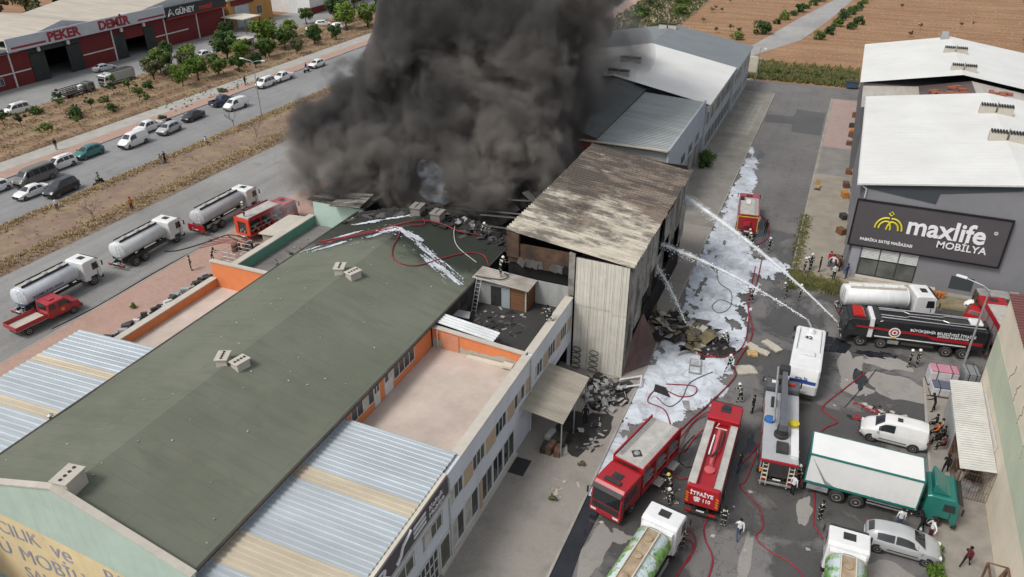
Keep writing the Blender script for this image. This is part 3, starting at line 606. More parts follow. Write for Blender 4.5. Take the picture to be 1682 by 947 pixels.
for i in range(7):
    x0 = -16.35 + i * .62
    for z0, z1, yo in ((.12, 6.35 + .06 * (i % 3), 51.55), (6.2 + (.0 if i < 5 else -.25), 10.4 - .01 * i, 51.5)):
        b = MB(); b.box(x0, x0 + .6, yo - .06 - .012 * (i % 2), yo, z0, z1).box(x0 + .05, x0 + .1, yo - .1, yo - .06, z0, z1).box(x0 + .34, x0 + .38, yo - .09, yo - .06, z0, z1); b.build('cladding_panel', CLAD, bw)
SOOTC = roofmat('sooty_cladding', (.33, .32, .29), 'Y', .3, (.1, .09, .08), .95, .6, .1)
for i in range(9):
    y0 = 51.7 + i * 2.4; z1 = [10.2, 10.2, 9.8, 10.2, 6.5, 9.6, 10.2, 10.2, 10.0][i]; z0 = [.12, 3.2, 5.0, 6.1, 4.6, 7.0, 5.5, 6.0, 3.5][i]
    MB().box(-12.06, -12.0 + .02 * (i % 2), y0, y0 + 2.34, z0, z1).build('cladding_panel', SOOTC, bw)
BLK = wallmat('charred_interior', (.016, .015, .015), .5)
b = MB(); b.box(-12.3, -12.2, 51.8, 73.4, 0, 3).box(-22.2, -12.3, 73.3, 73.4, 0, 11).box(-22.3, -22.15, 51.8, 73.4, 0, 11.5).box(-22.1, -16.4, 51.7, 51.8, 0, 10.2); b.build('charred_wall', BLK, bw)
for y in (51.8, 56.2, 60.6, 65, 69.4, 73.2): MB().box(-12.5, -12.2, y, y + .25, 0, 10.3).build('column', SOOTW, bw)
bx('roof_beam', SOOTW, bw, -22.2, -11.8, 51.62, 51.75, 10.0, 10.35); CTIM = mat('charred_timber', (.105, .06, .035), .9, 0, .6, .9, 1.0, (.018, .015, .013), world=True)
bx('scorched_lintel', CTIM, bw, -22.2, -16.9, 51.5, 51.69, 8.9, 10.6); MB().hexa([(-22.25, 51.35, 9.4), (-21.2, 51.35, 9.4), (-21.2, 51.69, 9.4), (-22.25, 51.69, 9.4), (-22.25, 51.35, 11.7), (-21.2, 51.35, 11.5), (-21.2, 51.69, 11.5), (-22.25, 51.69, 11.7)]).build('scorched_pier', CTIM, bw)
for i in range(8): 
    x = -21 + i * .55; MB().xf((x, 51.35, 8.9), rnd.uniform(-20, 20), rnd.uniform(-30, 30)).box(-.35, .35, -.1, .1, -.08, .5).build('charred_board', rnd.choice([CTIM, BLK, SOOTW]), bw)
MB().hexa([(-16.9, 51.28, 7.0), (-16.42, 51.28, 7.0), (-16.42, 51.5, 7.0), (-16.9, 51.5, 7.0), (-16.9, 51.28, 10.8), (-16.42, 51.28, 10.7), (-16.42, 51.5, 10.7), (-16.9, 51.5, 10.8)]).build('corner_flashing', SOOTC, bw)
# collapsed hall beyond the green roof: charred sheets and trusses under the smoke
cb = at0('collapsed_hall', 'charred collapsed roof sheets and trusses under the black smoke', 'ruin')
bx('charred_floor', BLK, cb, -42, -22.4, 58.0, 84, 4.6, 5.0)
CHS = roofmat('charred_sheet', (.06, .057, .055), 'X', .4, (.12, .10, .09), .5, .7, .1)
for i in range(26):
    x, y = rnd.uniform(-40, -23.5), rnd.uniform(58, 74); c_ = corr(-.6, .6, -1.8, 0, 1.8, 0, .3); 
    M_ = Matrix.Translation((x, y, 5.6 + rnd.uniform(0, 2.4))) @ Matrix.Rotation(rnd.uniform(0, 6.28), 4, 'Z') @ Matrix.Rotation(rnd.uniform(-.5, .5), 4, 'Y') @ Matrix.Rotation(rnd.uniform(-.4, .4), 4, 'X')
    c_.v = [tuple(M_ @ Vector(p)) for p in c_.v]; c_.build('charred_sheet', CHS, cb, fix=False)
for i in range(7):
    y = 59 + i * 2.6; MB().rod((-40, y, 6.0), (-24, y + rnd.uniform(-1, 1), rnd.uniform(6, 8.5)), .12, 5).build('truss', SOOTW, cb)
bx('far_wall', SOOTW, cb, -42, -22.4, 84, 84.3, 0, 7.2); bx('side_wall', SOOTW, cb, -42.2, -42, 60, 84, 0, 6.4)
MB().hexa([(-44, 57.6, 7.6), (-40.4, 57.6, 8.0), (-40.4, 60.2, 8.4), (-44, 60.2, 8.0), (-44, 57.6, 7.68), (-40.4, 57.6, 8.08), (-40.4, 60.2, 8.48), (-44, 60.2, 8.08)]).build('hanging_sheet', SOOTC, cb)
# ------------------------------------------------------------------ annex on the highway side
al = at0('highway_annex', 'low annex beside the highway with ribbed roof, orange terrace and teal parapet', 'building')
corr_roof(al, 8, 33.1, -50.0, 6.1, -41.2, 6.5, [(28.9, 29.9), (24.0, 25.0), (17, 18)], w=.9)
bx('wall', PALEBLUE, al, -49.9, -40.5, 8, 33.05, 0, 5.9)
bx('terrace_floor', TERR, al, -47.75, -40.4, 33.1, 45.2, 3.9, 4.15)
bx('parapet', ORANGE, al, -48.2, -47.75, 33.1, 45.2, 0, 4.95); bx('coping', COPE, al, -48.3, -47.65, 33.1, 45.2, 4.955, 5.05)
bx('orange_wall', ORANGE, al, -48.0, -40.5, 45.2, 45.45, 4.0, 6.6); bx('coping', COPE, al, -48.1, -40.45, 45.12, 45.55, 6.605, 6.72)
bx('terrace_floor', concrete('sooty_terrace', (.20, .19, .18), .6, .5), al, -46.6, -40.4, 45.46, 58.5, 4.5, 4.8)
bx('teal_parapet', TEAL, al, -47.1, -46.6, 45.46, 58.5, 0, 5.75); bx('coping', COPE, al, -47.25, -46.55, 45.58, 58.5, 5.755, 5.87)
bx('mint_wall', MINT, al, -46.6, -40.7, 58.5, 58.75, 4.5, 7.4); bx('sooty_roof', SOOTC, al, -47.2, -40.6, 58.45, 64, 7.41, 7.55)
bx('steel_shelf', ALU, al, -49.5, -48.32, 33.4, 45.2, 4.5, 4.6)
MB().xf((-43.3, 50.0, 4.82), 15).box(-.5, .5, -1.4, 1.4, 0, .28).build('fallen_block', CREAMW, al, bevel=.03)
ck = at0('flue_pipe', 'rusty flue pipe with cap beside the green roof gutter', 'chimney'); MB().tube([(-40.9, 23.5, 6.4), (-40.9, 23.5, 7.7)], .09, 8).build('pipe', mat('rust', (.12, .065, .045), .8, .2, .4, 3), ck); MB().xf((-40.9, 23.5, 7.75)).lathe([(0, .22), (.06, .2), (.16, .03)], 'Z', 10).build('cap', ALU, ck)
# steel junk rack and scrap on the ledge along the orange terrace
for i in range(34):
    y = 33.8 + i * .36; s = rnd.uniform(.15, .4)
    t = tag(MB().xf((-48.9 + rnd.uniform(-.3, .3), y, 4.61), rnd.uniform(0, 90), 0, 0).box(-s, s, -s * .5, s * .5, 0, rnd.uniform(.1, .5)).build('scrap_metal', rnd.choice([ALU, CHASSIS, DARK, PIPE, SOOTW]), None, bevel=.03), 'piece of scrap metal on the ledge outside the orange terrace', 'scrap', 'scrap metal on the ledge')
# ------------------------------------------------------------------ porch, door mat on the alley side
pc = at0('entrance_canopy', 'weathered grey tin canopy hung from the burnt annex above the forecourt', 'canopy')
CANM = roofmat('weathered_tin', (.34, .31, .255), 'X', .5, (.23, .195, .15), 0, .6, .1, .6, .12)
y = 40.2
while y < 46.2: corr(y, y + .98, -16.45, 3.75, -13.2, 3.3, .25, .03).build('roof_sheet', CANM, pc, fix=False); y += 1.0
for y in (40.4, 43.2, 45.9): MB().rod((-13.35, y, .12), (-13.35, y, 3.3), .05).build('post', ALU, pc)
mt = tag(bx('door_mat', mat('black_mat', (.028, .028, .03), .9), None, -16.4, -15.1, 37.5, 39.2, .12, .14), 'black rubber mat on the forecourt paving', 'mat')
# ------------------------------------------------------------------ warehouses farther along the row
FARW = wallmat('far_grey_wall', (.40, .40, .385), .4); FARB = wallmat('far_blue_wall', (.43, .48, .52), .3)
GREYR = roofmat('grey_ribbed_sheet', (.31, .345, .345), 'X', .35, (.22, .22, .20), 0, .5, .3); DARKR = roofmat('dark_roof', (.085, .095, .09), 'X', .4, (.05, .055, .05), 0, .7, .1)
def wroof():
    m, nt, b = nodes_of('white_membrane'); v = coord(nt, True); sp = nt.nodes.new('ShaderNodeSeparateXYZ'); nt.links.new(v, sp.inputs[0])
    c = mix(nt, ramp(nt, nz(nt, v, .18, 7, .7), .35, .75), (.73, .73, .705), (.62, .615, .58)); c = mix(nt, math_(nt, 'MULTIPLY', ramp(nt, nz(nt, coord(nt, True, (.12, 1.4, 1)), 1, 6, .7), .55, .75), .3), c, (.52, .50, .45))
    fr = math_(nt, 'FRACT', sp.outputs[1]); c = mix(nt, math_(nt, 'MULTIPLY', math_(nt, 'LESS_THAN', fr, .05), .35), c, (.45, .45, .44)); b.inputs['Roughness'].default_value = .5; nt.links.new(c, b.inputs['Base Color']); MATS['white_membrane'] = m; return m
WROOF = wroof(); SLATE = roofmat('slate_grey_sheet', (.20, .225, .235), 'X', .3, (.16, .17, .17), 0, .55, .2)
def roofvent(x, y, z, label, w=1.6):
    t = thing('ridge_vent', label, 'vent', (x, y, z), 0, 'ridge ventilators')
    for sx_ in (-1, 1):
        MB().box(sx_ * .12 if sx_ > 0 else -w, w if sx_ > 0 else -.12, -.4, .4, -.6, .5).build('vent_box', VENTC, t); b = MB()
        for i in range(6): xx = sx_ * (.2 + (w - .35) * i / 5); b.box(xx - .07, xx + .07, -.46, .46, .505, .72)
        b.build('vent_slat', DARK, t)
    MB().rod((0, 0, -.5), (0, 0, 1.0), .05).build('lightning_rod', ALU, t)
    return t
fa = at0('grey_warehouse', 'warehouse with dark hall roof and grey ribbed side roof past the fire', 'building')
corr_roof(fa, 84.6, 107.0, -25.1, 8.5, -16.6, 8.0, [], GREYR, GREYR, .45, 1.1)
bx('wall', FARW, fa, -24.5, -16.7, 84.8, 107.2, 0, 7.95); bx('parapet', FARB, fa, -16.69, -16.45, 84.6, 107.2, 3.2, 8.3)
gslope(-29.4, 10.0, -25.05, 8.75, 84.4, 110, 4, 8, lambda x, y: 0).build('roof', DARKR, fa); gslope(-44, 7.6, -29.4, 10.0, 84.4, 110, 6, 8, lambda x, y: 0).build('roof', DARKR, fa)
bx('red_wall', wallmat('dull_red_wall', (.22, .075, .055), .5), fa, -34, -24.5, 84.2, 84.5, 3, 8.3); bx('coping', COPE, fa, -34, -16.5, 84.1, 84.6, 8.31, 8.42)
for y in (88, 92.5, 97, 101.5): vwin(fa, -16.43, y, y + 2.4, 3.7, 5.0, 3, fm=FARB)
for y in (86, 90.5, 95, 99.5, 104): bx('pilaster', FARW, fa, -16.66, -16.35, y, y + .3, .1, 3.2)
vent(-31.5, 100, 9.4, .9, 2.2, .9, 0, 'pale vent box on the dark hall roof half hidden in smoke')
fb = at0('white_roof_warehouse', 'warehouse with broad white roof in the row behind the fire', 'building')
gslope(-30.0, 10.3, -15.9, 7.6, 107.4, 130.4, 6, 6, lambda x, y: 0).build('roof', WROOF, fb); gslope(-45, 7.6, -30, 10.3, 107.4, 130.4, 6, 6, lambda x, y: 0).build('roof', WROOF, fb)
bx('roof_fascia', FARW, fb, -15.95, -15.85, 107.4, 130.4, 7.2, 7.6); bx('wall', FARB, fb, -30, -16.3, 107.5, 130.3, 0, 7.2); bx('gable_strip', FARW, fb, -45, -15.9, 107.3, 107.42, 6.6, 7.5)
for i in range(8):
    y = 108.2 + i * 2.75
    for z in (1.0, 4.4): vwin(fb, -16.28, y, y + 2.2, z, z + 1.9, 3, fm=FARW)
fc = at0('slate_warehouse', 'warehouse with slate grey roof at the far end of the row', 'building')
gslope(-30.5, 10.0, -15.7, 7.2, 130.6, 149.5, 4, 4, lambda x, y: 0).build('roof', SLATE, fc); gslope(-46, 7.4, -30.5, 10.0, 130.6, 149.5, 4, 4, lambda x, y: 0).build('roof', SLATE, fc)
bx('wall', FARB, fc, -45, -16.1, 130.5, 149.4, 0, 7.1)
for i in range(6):
    y = 131.6 + i * 2.9
    for z in (1.0, 4.3): vwin(fc, -16.08, y, y + 2.3, z, z + 1.8, 3, fm=WFRAME)
fd = at0('cream_outbuilding', 'low cream outbuilding with pale gable roof behind the warehouse row', 'building')
bx('wall', CREAMW, fd, -43, -22, 151, 164, 0, 4.6); gslope(-32.5, 6.8, -21.8, 4.9, 150.8, 164, 2, 2, lambda x, y: 0).build('roof', roofmat('pale_grey_roof', (.44, .43, .41), 'X'), fd); gslope(-43.2, 4.9, -32.5, 6.8, 150.8, 164, 2, 2, lambda x, y: 0).build('roof', MATS['pale_grey_roof'], fd)
yw = tag(MB().box(-22, -15.4, 157.5, 157.8, 0, 3.6).box(-22, -15.4, 157.48, 157.5, 3.0, 3.6).build('boundary_wall', CREAMW), 'cream boundary wall behind the end of the warehouse row', 'wall')
roofvent(-30, 117, 10.2, 'twin ridge vent in the middle of the smoky white roof'); roofvent(-29.6, 109, 10.1, 'twin ridge vent at the near edge of the smoky white roof'); roofvent(-31, 146, 10, 'twin ridge vent on the slate grey roof'); roofvent(-32.4, 162, 6.6, 'small twin vent on the cream outbuilding ridge', 1.0)
# slabs of the pavement by the far warehouses
SLABM = concrete('slab_concrete', (.30, .285, .255), .4, .7); sb = None
pv = [o for o in COL.objects if o.name == 'far_pavement'][0]; base = MB().box(-.36, .36, -.95, .95, -.02, .035).mesh('slab', bevel=.015)
for i in range(5):
    for j in range(9): obj('slab', base, SLABM, pv, (-14.9 + i * .78, 120.5 + j * 2.0, .12 + rnd.uniform(-.01, .012)))
# ------------------------------------------------------------------ furniture showroom (right)
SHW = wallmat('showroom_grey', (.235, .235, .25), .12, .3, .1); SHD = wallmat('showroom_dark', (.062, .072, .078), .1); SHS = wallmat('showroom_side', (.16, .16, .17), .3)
mx = at0('furniture_showroom', 'grey furniture showroom with white gable roof on the right', 'building')
gslope(3.4, 10.1, 17.0, 12.0, 77.4, 110.6, 8, 8, lambda x, y: 0).build('roof', WROOF, mx); gslope(17.0, 12.0, 31, 10.1, 77.4, 110.6, 8, 8, lambda x, y: 0).build('roof', WROOF, mx)
MB().hexa([(3.4, 77.36, 9.98), (17, 77.36, 11.88), (17, 77.4, 11.88), (3.4, 77.4, 9.98), (3.4, 77.36, 10.13), (17, 77.36, 12.03), (17, 77.4, 12.03), (3.4, 77.4, 10.13)]).build('roof_edge', WFRAME, mx)
MB().box(3.36, 3.44, 77.4, 110.6, 9.95, 10.13).build('roof_edge', WFRAME, mx)
MB().add([(4.2, 77.75, 0), (30, 77.75, 0), (30, 77.75, 10.1), (17, 77.75, 11.85), (4.2, 77.75, 10.0), (4.2, 110.3, 0), (30, 110.3, 0), (30, 110.3, 10.1), (17, 110.3, 11.85), (4.2, 110.3, 10.0)],
         [(0, 1, 2, 3, 4), (9, 8, 7, 6, 5), (0, 4, 9, 5), (1, 6, 7, 2)]).build('wall', SHW, mx)
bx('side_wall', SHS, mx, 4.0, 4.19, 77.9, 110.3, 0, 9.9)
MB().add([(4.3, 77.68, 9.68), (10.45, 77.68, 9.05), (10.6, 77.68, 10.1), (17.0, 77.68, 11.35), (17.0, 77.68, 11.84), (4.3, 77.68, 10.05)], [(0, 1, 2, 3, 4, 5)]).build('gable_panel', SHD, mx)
MB().tube([(3.75, 77.6, 9.95), (4.3, 77.62, 9.6), (4.3, 77.62, 8.7)], .07).build('downpipe', PIPE, mx)
bx('corner_pier', wallmat('pier_grey', (.33, .33, .36), .15), mx, 4.25, 5.1, 77.6, 77.74, .1, 3.7)
w = hwin(mx, 77.72, 5.2, 10.4, .5, 2.35, 3, DARK, mat('shop_glass', (.12, .13, .12), .1, 0, .4, .5, spec=.7, world=True), .09, 'shop_window')
for k in range(3):
    for i in range(7): bx('louvre_slat', mat('white_louvre', (.70, .71, .69), .5), mx, 5.25 + k * 1.75, 6.85 + k * 1.75, 77.62, 77.70, 2.42 + i * .165, 2.42 + i * .165 + .115)
bx('shop_sill', COPE, mx, 5.1, 12.5, 77.2, 77.74, .1, .42); bx('panel_outline', SHD, mx, 13.6, 15.6, 77.735, 77.745, .6, 2.0)
for i in range(9): bx('side_window', SHD, mx, 3.95, 4.0, 80 + i * 3.3, 82 + i * 3.3, 4.5, 6.8)
for i in range(10): bx('side_pillar', SHW, mx, 3.8, 4.0, 78.6 + i * 3.3, 79.0 + i * 3.3, .1, 9.6)
for i, y in enumerate((83, 101.7, 91.2)): roofvent(17.0, y, 12.2, ['twin slatted ridge vent on the showroom roof, nearest of three', 'twin slatted ridge vent on the showroom roof, farthest of three', 'twin slatted ridge vent on the showroom roof, middle of three'][i], 1.7) if i else None
sn = at0('showroom_sign', 'large dark sign on the showroom front reading maxlife mobilya', 'sign')
SGN = mat('sign_anthracite', (.085, .077, .082), .5, 0, .06, .6); SBK = mat('sign_frame_black', (.012, .012, .013), .4); WHT = mat('sign_white', (.82, .82, .83), .45, 0, .02, 2); YEL = mat('sign_yellow', (.72, .64, .03), .45, 0, .04, 2)
bx('sign_panel', SGN, sn, 3.85, 17.0, 77.42, 77.55, 3.8, 8.45)
for b_ in ((3.7, 17.15, 8.45, 8.6), (3.7, 17.15, 3.65, 3.8), (3.7, 3.85, 3.8, 8.45), (17.0, 17.15, 3.8, 8.45)): bx('sign_border', SBK, sn, b_[0], b_[1], 77.36, 77.56, b_[2], b_[3])
bx('sign_bracket', SBK, sn, 4.2, 16.6, 77.56, 77.74, 5.8, 6.3)
text('lettering', 'maxlife', 2.55, WHT, sn, (8.55, 77.40, 5.80), '-Y', .055, .05, .93); text('lettering', 'MOBİLYA', .98, WHT, sn, (11.45, 77.40, 4.83), '-Y', .012, .03, 1.0)
text('lettering', 'FABRİKA SATIŞ MAĞAZASI', .40, WHT, sn, (4.75, 77.40, 4.38), '-Y', .01, .02, .98); text('lettering', '®', .42, WHT, sn, (15.85, 77.40, 6.95), '-Y', .01, .02)
def stroke(pts, r): return MB().tube([(x, 77.40, z) for x, z in pts], r, 6)
def arc(cx, cz, rx, rz_, a0, a1, n=10): return [(cx + rx * math.cos(R(a0 + (a1 - a0) * i / n)), cz + rz_ * math.sin(R(a0 + (a1 - a0) * i / n))) for i in range(n + 1)]
for pts in (arc(6.75, 5.9, .95, 1.15, 180, 80), arc(6.75, 5.9, .62, .80, 180, 70), arc(7.25, 5.9, .95, 1.15, 0, 100), arc(7.25, 5.9, .62, .80, 0, 110), arc(7.45, 5.85, .62, .95, 180, 110), arc(6.55, 5.85, .62, .95, 0, 70)): stroke(pts, .085).build('logo_arch', YEL, sn)
stroke([(7.0, 7.32), (7.2, 7.52), (7.0, 7.74), (6.8, 7.52), (7.0, 7.32)], .07).build('logo_diamond', YEL, sn)
m2 = at0('white_roof_factory', 'white roofed factory behind the showroom on the right', 'building')
gslope(2.6, 9.0, 15.3, 11.3, 122.5, 150, 6, 6, lambda x, y: 0).build('roof', WROOF, m2); gslope(15.3, 11.3, 30, 9.0, 122.5, 150, 6, 6, lambda x, y: 0).build('roof', WROOF, m2); bx('wall', SHS, m2, 3.3, 29, 122.8, 149.8, 0, 8.9)
roofvent(15.3, 138, 11.3, 'twin ridge vent on the far white factory roof, farther one'); roofvent(15.6, 126, 11.3, 'twin ridge vent on the far white factory roof, nearer one')
bx('chimney', WHITEW, m2, 13.8, 14.8, 148, 149.2, 10, 12.2)
lk = at0('link_building', 'low roof with rust stained sheets between two white roofs', 'building')
bx('wall', SHS, lk, 3.3, 29, 110.7, 122.4, 0, 8.5); gslope(3.1, 8.6, 10.2, 9.2, 110.7, 122.4, 3, 3, lambda x, y: 0).build('roof', roofmat('cream_sheet', (.50, .47, .41), 'Y', .2), lk)
gslope(10.2, 9.3, 16.5, 10.6, 110.7, 122.4, 3, 3, lambda x, y: 0).build('roof', roofmat('brown_sheet', (.10, .075, .07), 'X', .2), lk); gslope(16.5, 10.6, 29, 8.6, 110.7, 122.4, 3, 3, lambda x, y: 0).build('roof', MATS['cream_sheet'], lk)
TILE = mat('stacked_tiles', (.30, .10, .06), .8, 0, .3, 3); tl = MB().box(-.5, .5, -.3, .3, 0, .3).mesh('tile_stack', bevel=.03)
for i in range(26):
    x = rnd.uniform(11.2, 15.2) if i < 18 else rnd.uniform(18.5, 21); z = 9.3 + (x - 10.2) * .206 if x < 16.5 else 10.6 - (x - 16.5) * .16
    tag(obj('tile_stack', tl, TILE, None, (x, rnd.uniform(113.5, 119.5), z + .02), rnd.uniform(0, 90)), 'stack of red clay tiles on the low roof between the white roofs', 'tiles', 'red tile stacks')
# ------------------------------------------------------------------ beige and green building at the right edge, with its lean-to
BEIGE = wallmat('beige_render', (.78, .69, .55), .2, .4, .2); PGREEN = wallmat('pale_green_render', (.54, .59, .45), .22, .4, .2)
rb = at0('beige_workshop', 'tall beige workshop wall with pale green band at the right edge', 'building')
bx('wall', BEIGE, rb, 14.3, 30, 20, 58.5, 0, 10.1); bx('painted_band', PGREEN, rb, 14.28, 14.297, 20, 58.5, 4.1, 7.0)
corr(20, 58.7, 14.15, 10.15, 30, 11.6, .4).build('roof', roofmat('maroon_sheet', (.145, .05, .045), 'X', .3, (.1, .05, .04)), rb, fix=False)
CRK = mat('plaster_crack', (.17, .14, .11), .9)
for i in range(4):
    y, z = rnd.uniform(44, 57), rnd.uniform(7.3, 9.2); p = [(14.29, y, z)]
    for _ in range(9): p.append((14.29, p[-1][1] + rnd.uniform(-.22, .22), p[-1][2] - rnd.uniform(.05, .25)))
    MB().tube(p, .025, 4).build('plaster_crack', CRK, rb)
MB().tube([(14.2, 56, 3.4), (14.2, 49, 3.5), (14.2, 49, 3.2)], .05).build('conduit', PIPE, rb)
sh = at0('lean_to_shed', 'lean-to shed with pale ribbed roof and wire cage against the beige wall', 'shed')
y = 47.1
while y < 56.9: corr(y, y + 1.05, 12.15, 2.55, 14.26, 2.85, .26, .03).build('roof_sheet', mat('shed_tin', (.57, .56, .52), .55, .15, .08, 1, .35, world=True), sh, fix=False); y += 1.07
RUSTY = mat('rusty_steel', (.15, .085, .055), .8, .2, .4, 3)
for y in (47.2, 51.5, 56.6): MB().rod((12.3, y, .12), (12.3, y, 2.56), .05).build('post', RUSTY, sh)
bx('grey_wall', wallmat('block_grey', (.36, .37, .37), .3), sh, 12.25, 12.35, 51.6, 56.7, .12, 2.0)
b = MB()
for i in range(13): xx = 12.3 + i * .165; b.rod((xx, 47.15, .12), (xx, 47.15, 2.6), .012, 4)
for zz in (.2, .9, 1.6, 2.3): b.rod((12.3, 47.15, zz), (14.25, 47.15, zz), .018, 4)
for i in range(24): yy = 47.2 + i * .18; b.rod((12.3, yy, .12), (12.3, yy, 2.5), .012, 4)
for zz in (.2, .9, 1.6, 2.3): b.rod((12.3, 47.2, zz), (12.3, 51.5, zz), .018, 4)
b.build('wire_cage', RUSTY, sh)
for i in range(9): tag(MB().xf((rnd.uniform(12.7, 14), rnd.uniform(47.6, 51), .12), rnd.uniform(0, 90)).box(-.3, .3, -.25, .25, 0, rnd.uniform(.3, .9)).build('crate', rnd.choice([CHASSIS, VENTC, RUSTY, ALU]), None, bevel=.03), 'crate or drum stored inside the wire cage', 'crate', 'clutter in the wire cage')
fr = at0('rusty_frame', 'brown steel stair frame at the bottom right corner', 'frame')
b = MB()
for p, q in (((13.2, 37.6, .1), (13.2, 37.6, 2.2)), ((14.2, 37.6, .1), (14.2, 37.6, 2.2)), ((13.2, 39.4, .1), (13.2, 39.4, 2.2)), ((14.2, 39.4, .1), (14.2, 39.4, 2.2)), ((13.2, 37.6, 2.2), (14.2, 37.6, 2.2)), ((13.2, 39.4, 2.2), (14.2, 39.4, 2.2)), ((13.2, 37.6, 2.2), (13.2, 39.4, 2.2)), ((14.2, 37.6, 2.2), (14.2, 39.4, 2.2)), ((13.2, 37.6, 2.2), (14.2, 39.4, 2.2))): b.rod(p, q, .07, 4)
b.build('steel_frame', RUSTY, fr)
# ------------------------------------------------------------------ steel dealer across the highway
MAROON = wallmat('maroon_wall', (.165, .03, .03), .3, .3, .2); PKR = roofmat('beige_roof', (.43, .385, .325), 'X', .15, (.36, .31, .26), 0, .8, 0); PFAS = mat('pale_fascia', (.50, .53, .57), .5, 0, .05, 1, .2, world=True)
PX = -140
pk = at0('steel_dealer', 'maroon steel dealer warehouse with open bays across the highway', 'building')
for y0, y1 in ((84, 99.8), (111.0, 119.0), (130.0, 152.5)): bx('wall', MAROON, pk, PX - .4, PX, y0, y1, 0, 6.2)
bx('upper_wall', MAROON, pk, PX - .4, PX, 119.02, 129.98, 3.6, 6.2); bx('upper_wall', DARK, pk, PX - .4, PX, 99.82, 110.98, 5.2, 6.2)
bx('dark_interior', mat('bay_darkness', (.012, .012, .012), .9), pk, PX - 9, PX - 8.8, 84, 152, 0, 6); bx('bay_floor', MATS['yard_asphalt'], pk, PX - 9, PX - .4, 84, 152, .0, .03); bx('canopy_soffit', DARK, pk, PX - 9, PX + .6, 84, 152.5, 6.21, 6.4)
for y0, y1 in ((99.8, 103), (107.8, 111), (119, 122), (127.2, 130)): bx('sliding_door', mat('black_door', (.022, .024, .024), .6, 0, .3, 1, world=True), pk, PX + .02, PX + .14, y0, y1, .05, 5.1)
for y in (95.8, 118.9, 133.2, 143, 152): bx('white_pillar', WFRAME, pk, PX + .01, PX + .2, y - .12, y + .12, 0, 6.2)
for y0, y1 in ((84, 99.5), (111.2, 118.7), (130.2, 133), (133.5, 140)): bx('white_stripe', WFRAME, pk, PX + .003, PX + .06, y0, y1, 2.5, 2.72)
for y in (101.5, 108, 121, 127): bx('lamp_bracket', WFRAME, pk, PX + .2, PX + .6, y, y + .5, 5.4, 6.15)
for y in (86, 92): vwin(pk, PX + .01, y, y + 1.6, .9, 2.2, 2)
bx('fascia', PFAS, pk, PX + .55, PX + .8, 95.5, 133.4, 6.3, 8.7)
for x0, x1, y0, y1, za, zb in ((-166, -140, 76, 98, 6.4, 7.6), (-166, -140, 98, 119, 7.6, 7.4), (-166, -140, 119, 152.5, 7.4, 6.9)):
    ym = (y0 + y1) / 2
    MB().add([(x0, y0, za), (x1, y0, za), (x0, ym, za + 2.2), (x1, ym, za + 2.2), (x0, y1, za), (x1, y1, za)], [(0, 1, 3, 2), (2, 3, 5, 4)]).build('roof', PKR, pk)
    MB().add([(x1 + .02, y0, za - .4), (x1 + .02, y1, za - .4), (x1 + .02, y1, za), (x1 + .02, ym, za + 2.2), (x1 + .02, y0, za)], [(0, 1, 2, 3, 4)]).build('gable', PFAS, pk)
RL = mat('red_letters', (.30, .018, .03), .5, 0, .06, 2)
ps = at0('dealer_sign', 'pale fascia sign with red letters reading PEKER DEMIR', 'sign'); bx('sign_panel', PFAS, ps, PX + .81, PX + .86, 95.6, 133.3, 6.35, 8.65)
text('lettering', 'PEKER', 2.3, RL, ps, (PX + .9, 103.9, 6.75), '+X', .085, .05, 1.12); text('lettering', 'DEMİR', 2.3, RL, ps, (PX + .9, 115.6, 6.75), '+X', .085, .05, 1.10)
for y0, y1 in ((96.2, 103.4), (125.6, 133)): bx('red_stripe', RL, ps, PX + .865, PX + .9, y0, y1, 6.75, 7.1)
g2 = at0('metal_sign', 'black fascia sign with white and red letters reading GÜNEY metal', 'sign'); bx('sign_panel', mat('black_sign', (.02, .025, .03), .4), g2, PX + .55, PX + .85, 133.5, 152.5, 5.9, 8.2)
text('lettering', 'GÜNEY', 1.7, WHT, g2, (PX + .9, 136.2, 6.3), '+X', .03, .04, 1.05); text('lettering', 'metal', 1.7, mat('bright_red_letters', (.55, .05, .04), .5), g2, (PX + .9, 143.6, 6.3), '+X', .02, .04, 1.1)
MB().tube([(PX + .9, 134.0, 6.3), (PX + .9, 134.9, 7.7), (PX + .9, 135.8, 6.3), (PX + .9, 134.9, 6.9), (PX + .9, 134.0, 6.3)], .12, 5).build('sign_logo', WHT, g2); bx('red_stripe', RL, g2, PX + .3, PX + .88, 133.5, 152.5, 5.6, 5.85)
# buildings at the top left
yb = at0('orange_workshop', 'orange walled workshop with grey gate beside the steel dealer', 'building')
OCH = wallmat('ochre_wall', (.50, .27, .09), .3); bx('wall', OCH, yb, -158, -140, 154, 170, 0, 6.5); bx('roof', PKR, yb, -159, -139.5, 153.6, 170.5, 6.52, 6.9); bx('grey_gate', FARB, yb, -139.99, -139.8, 156, 161, 0, 5); bx('name_board', MAROON, yb, -139.98, -139.7, 155, 163, 5.2, 6.3)
vwin(yb, -139.95, 164, 166, 2, 4, 2); bx('porch_roof', CREAMW, yb, -139.9, -133, 150.8, 157, 3.2, 3.4)
for y in (151.2, 156.6): bx('porch_post', RUSTY, yb, -133.3, -133.1, y, y + .2, 0, 3.2)
wb = at0('white_plant', 'large white industrial hall with red base at the top left', 'building'); WHW = wallmat('white_wall', (.72, .72, .70), .15)
bx('wall', WHW, wb, -175, -134, 178, 205, 0, 12); bx('red_base', MAROON, wb, -133.99, -133.7, 178, 205, 0, 1.6); bx('grey_bay', FARB, wb, -133.98, -133.6, 198, 205, 1.7, 10); bx('corner_pier', WFRAME, wb, -133.97, -133.4, 195.5, 196.5, 0, 11)
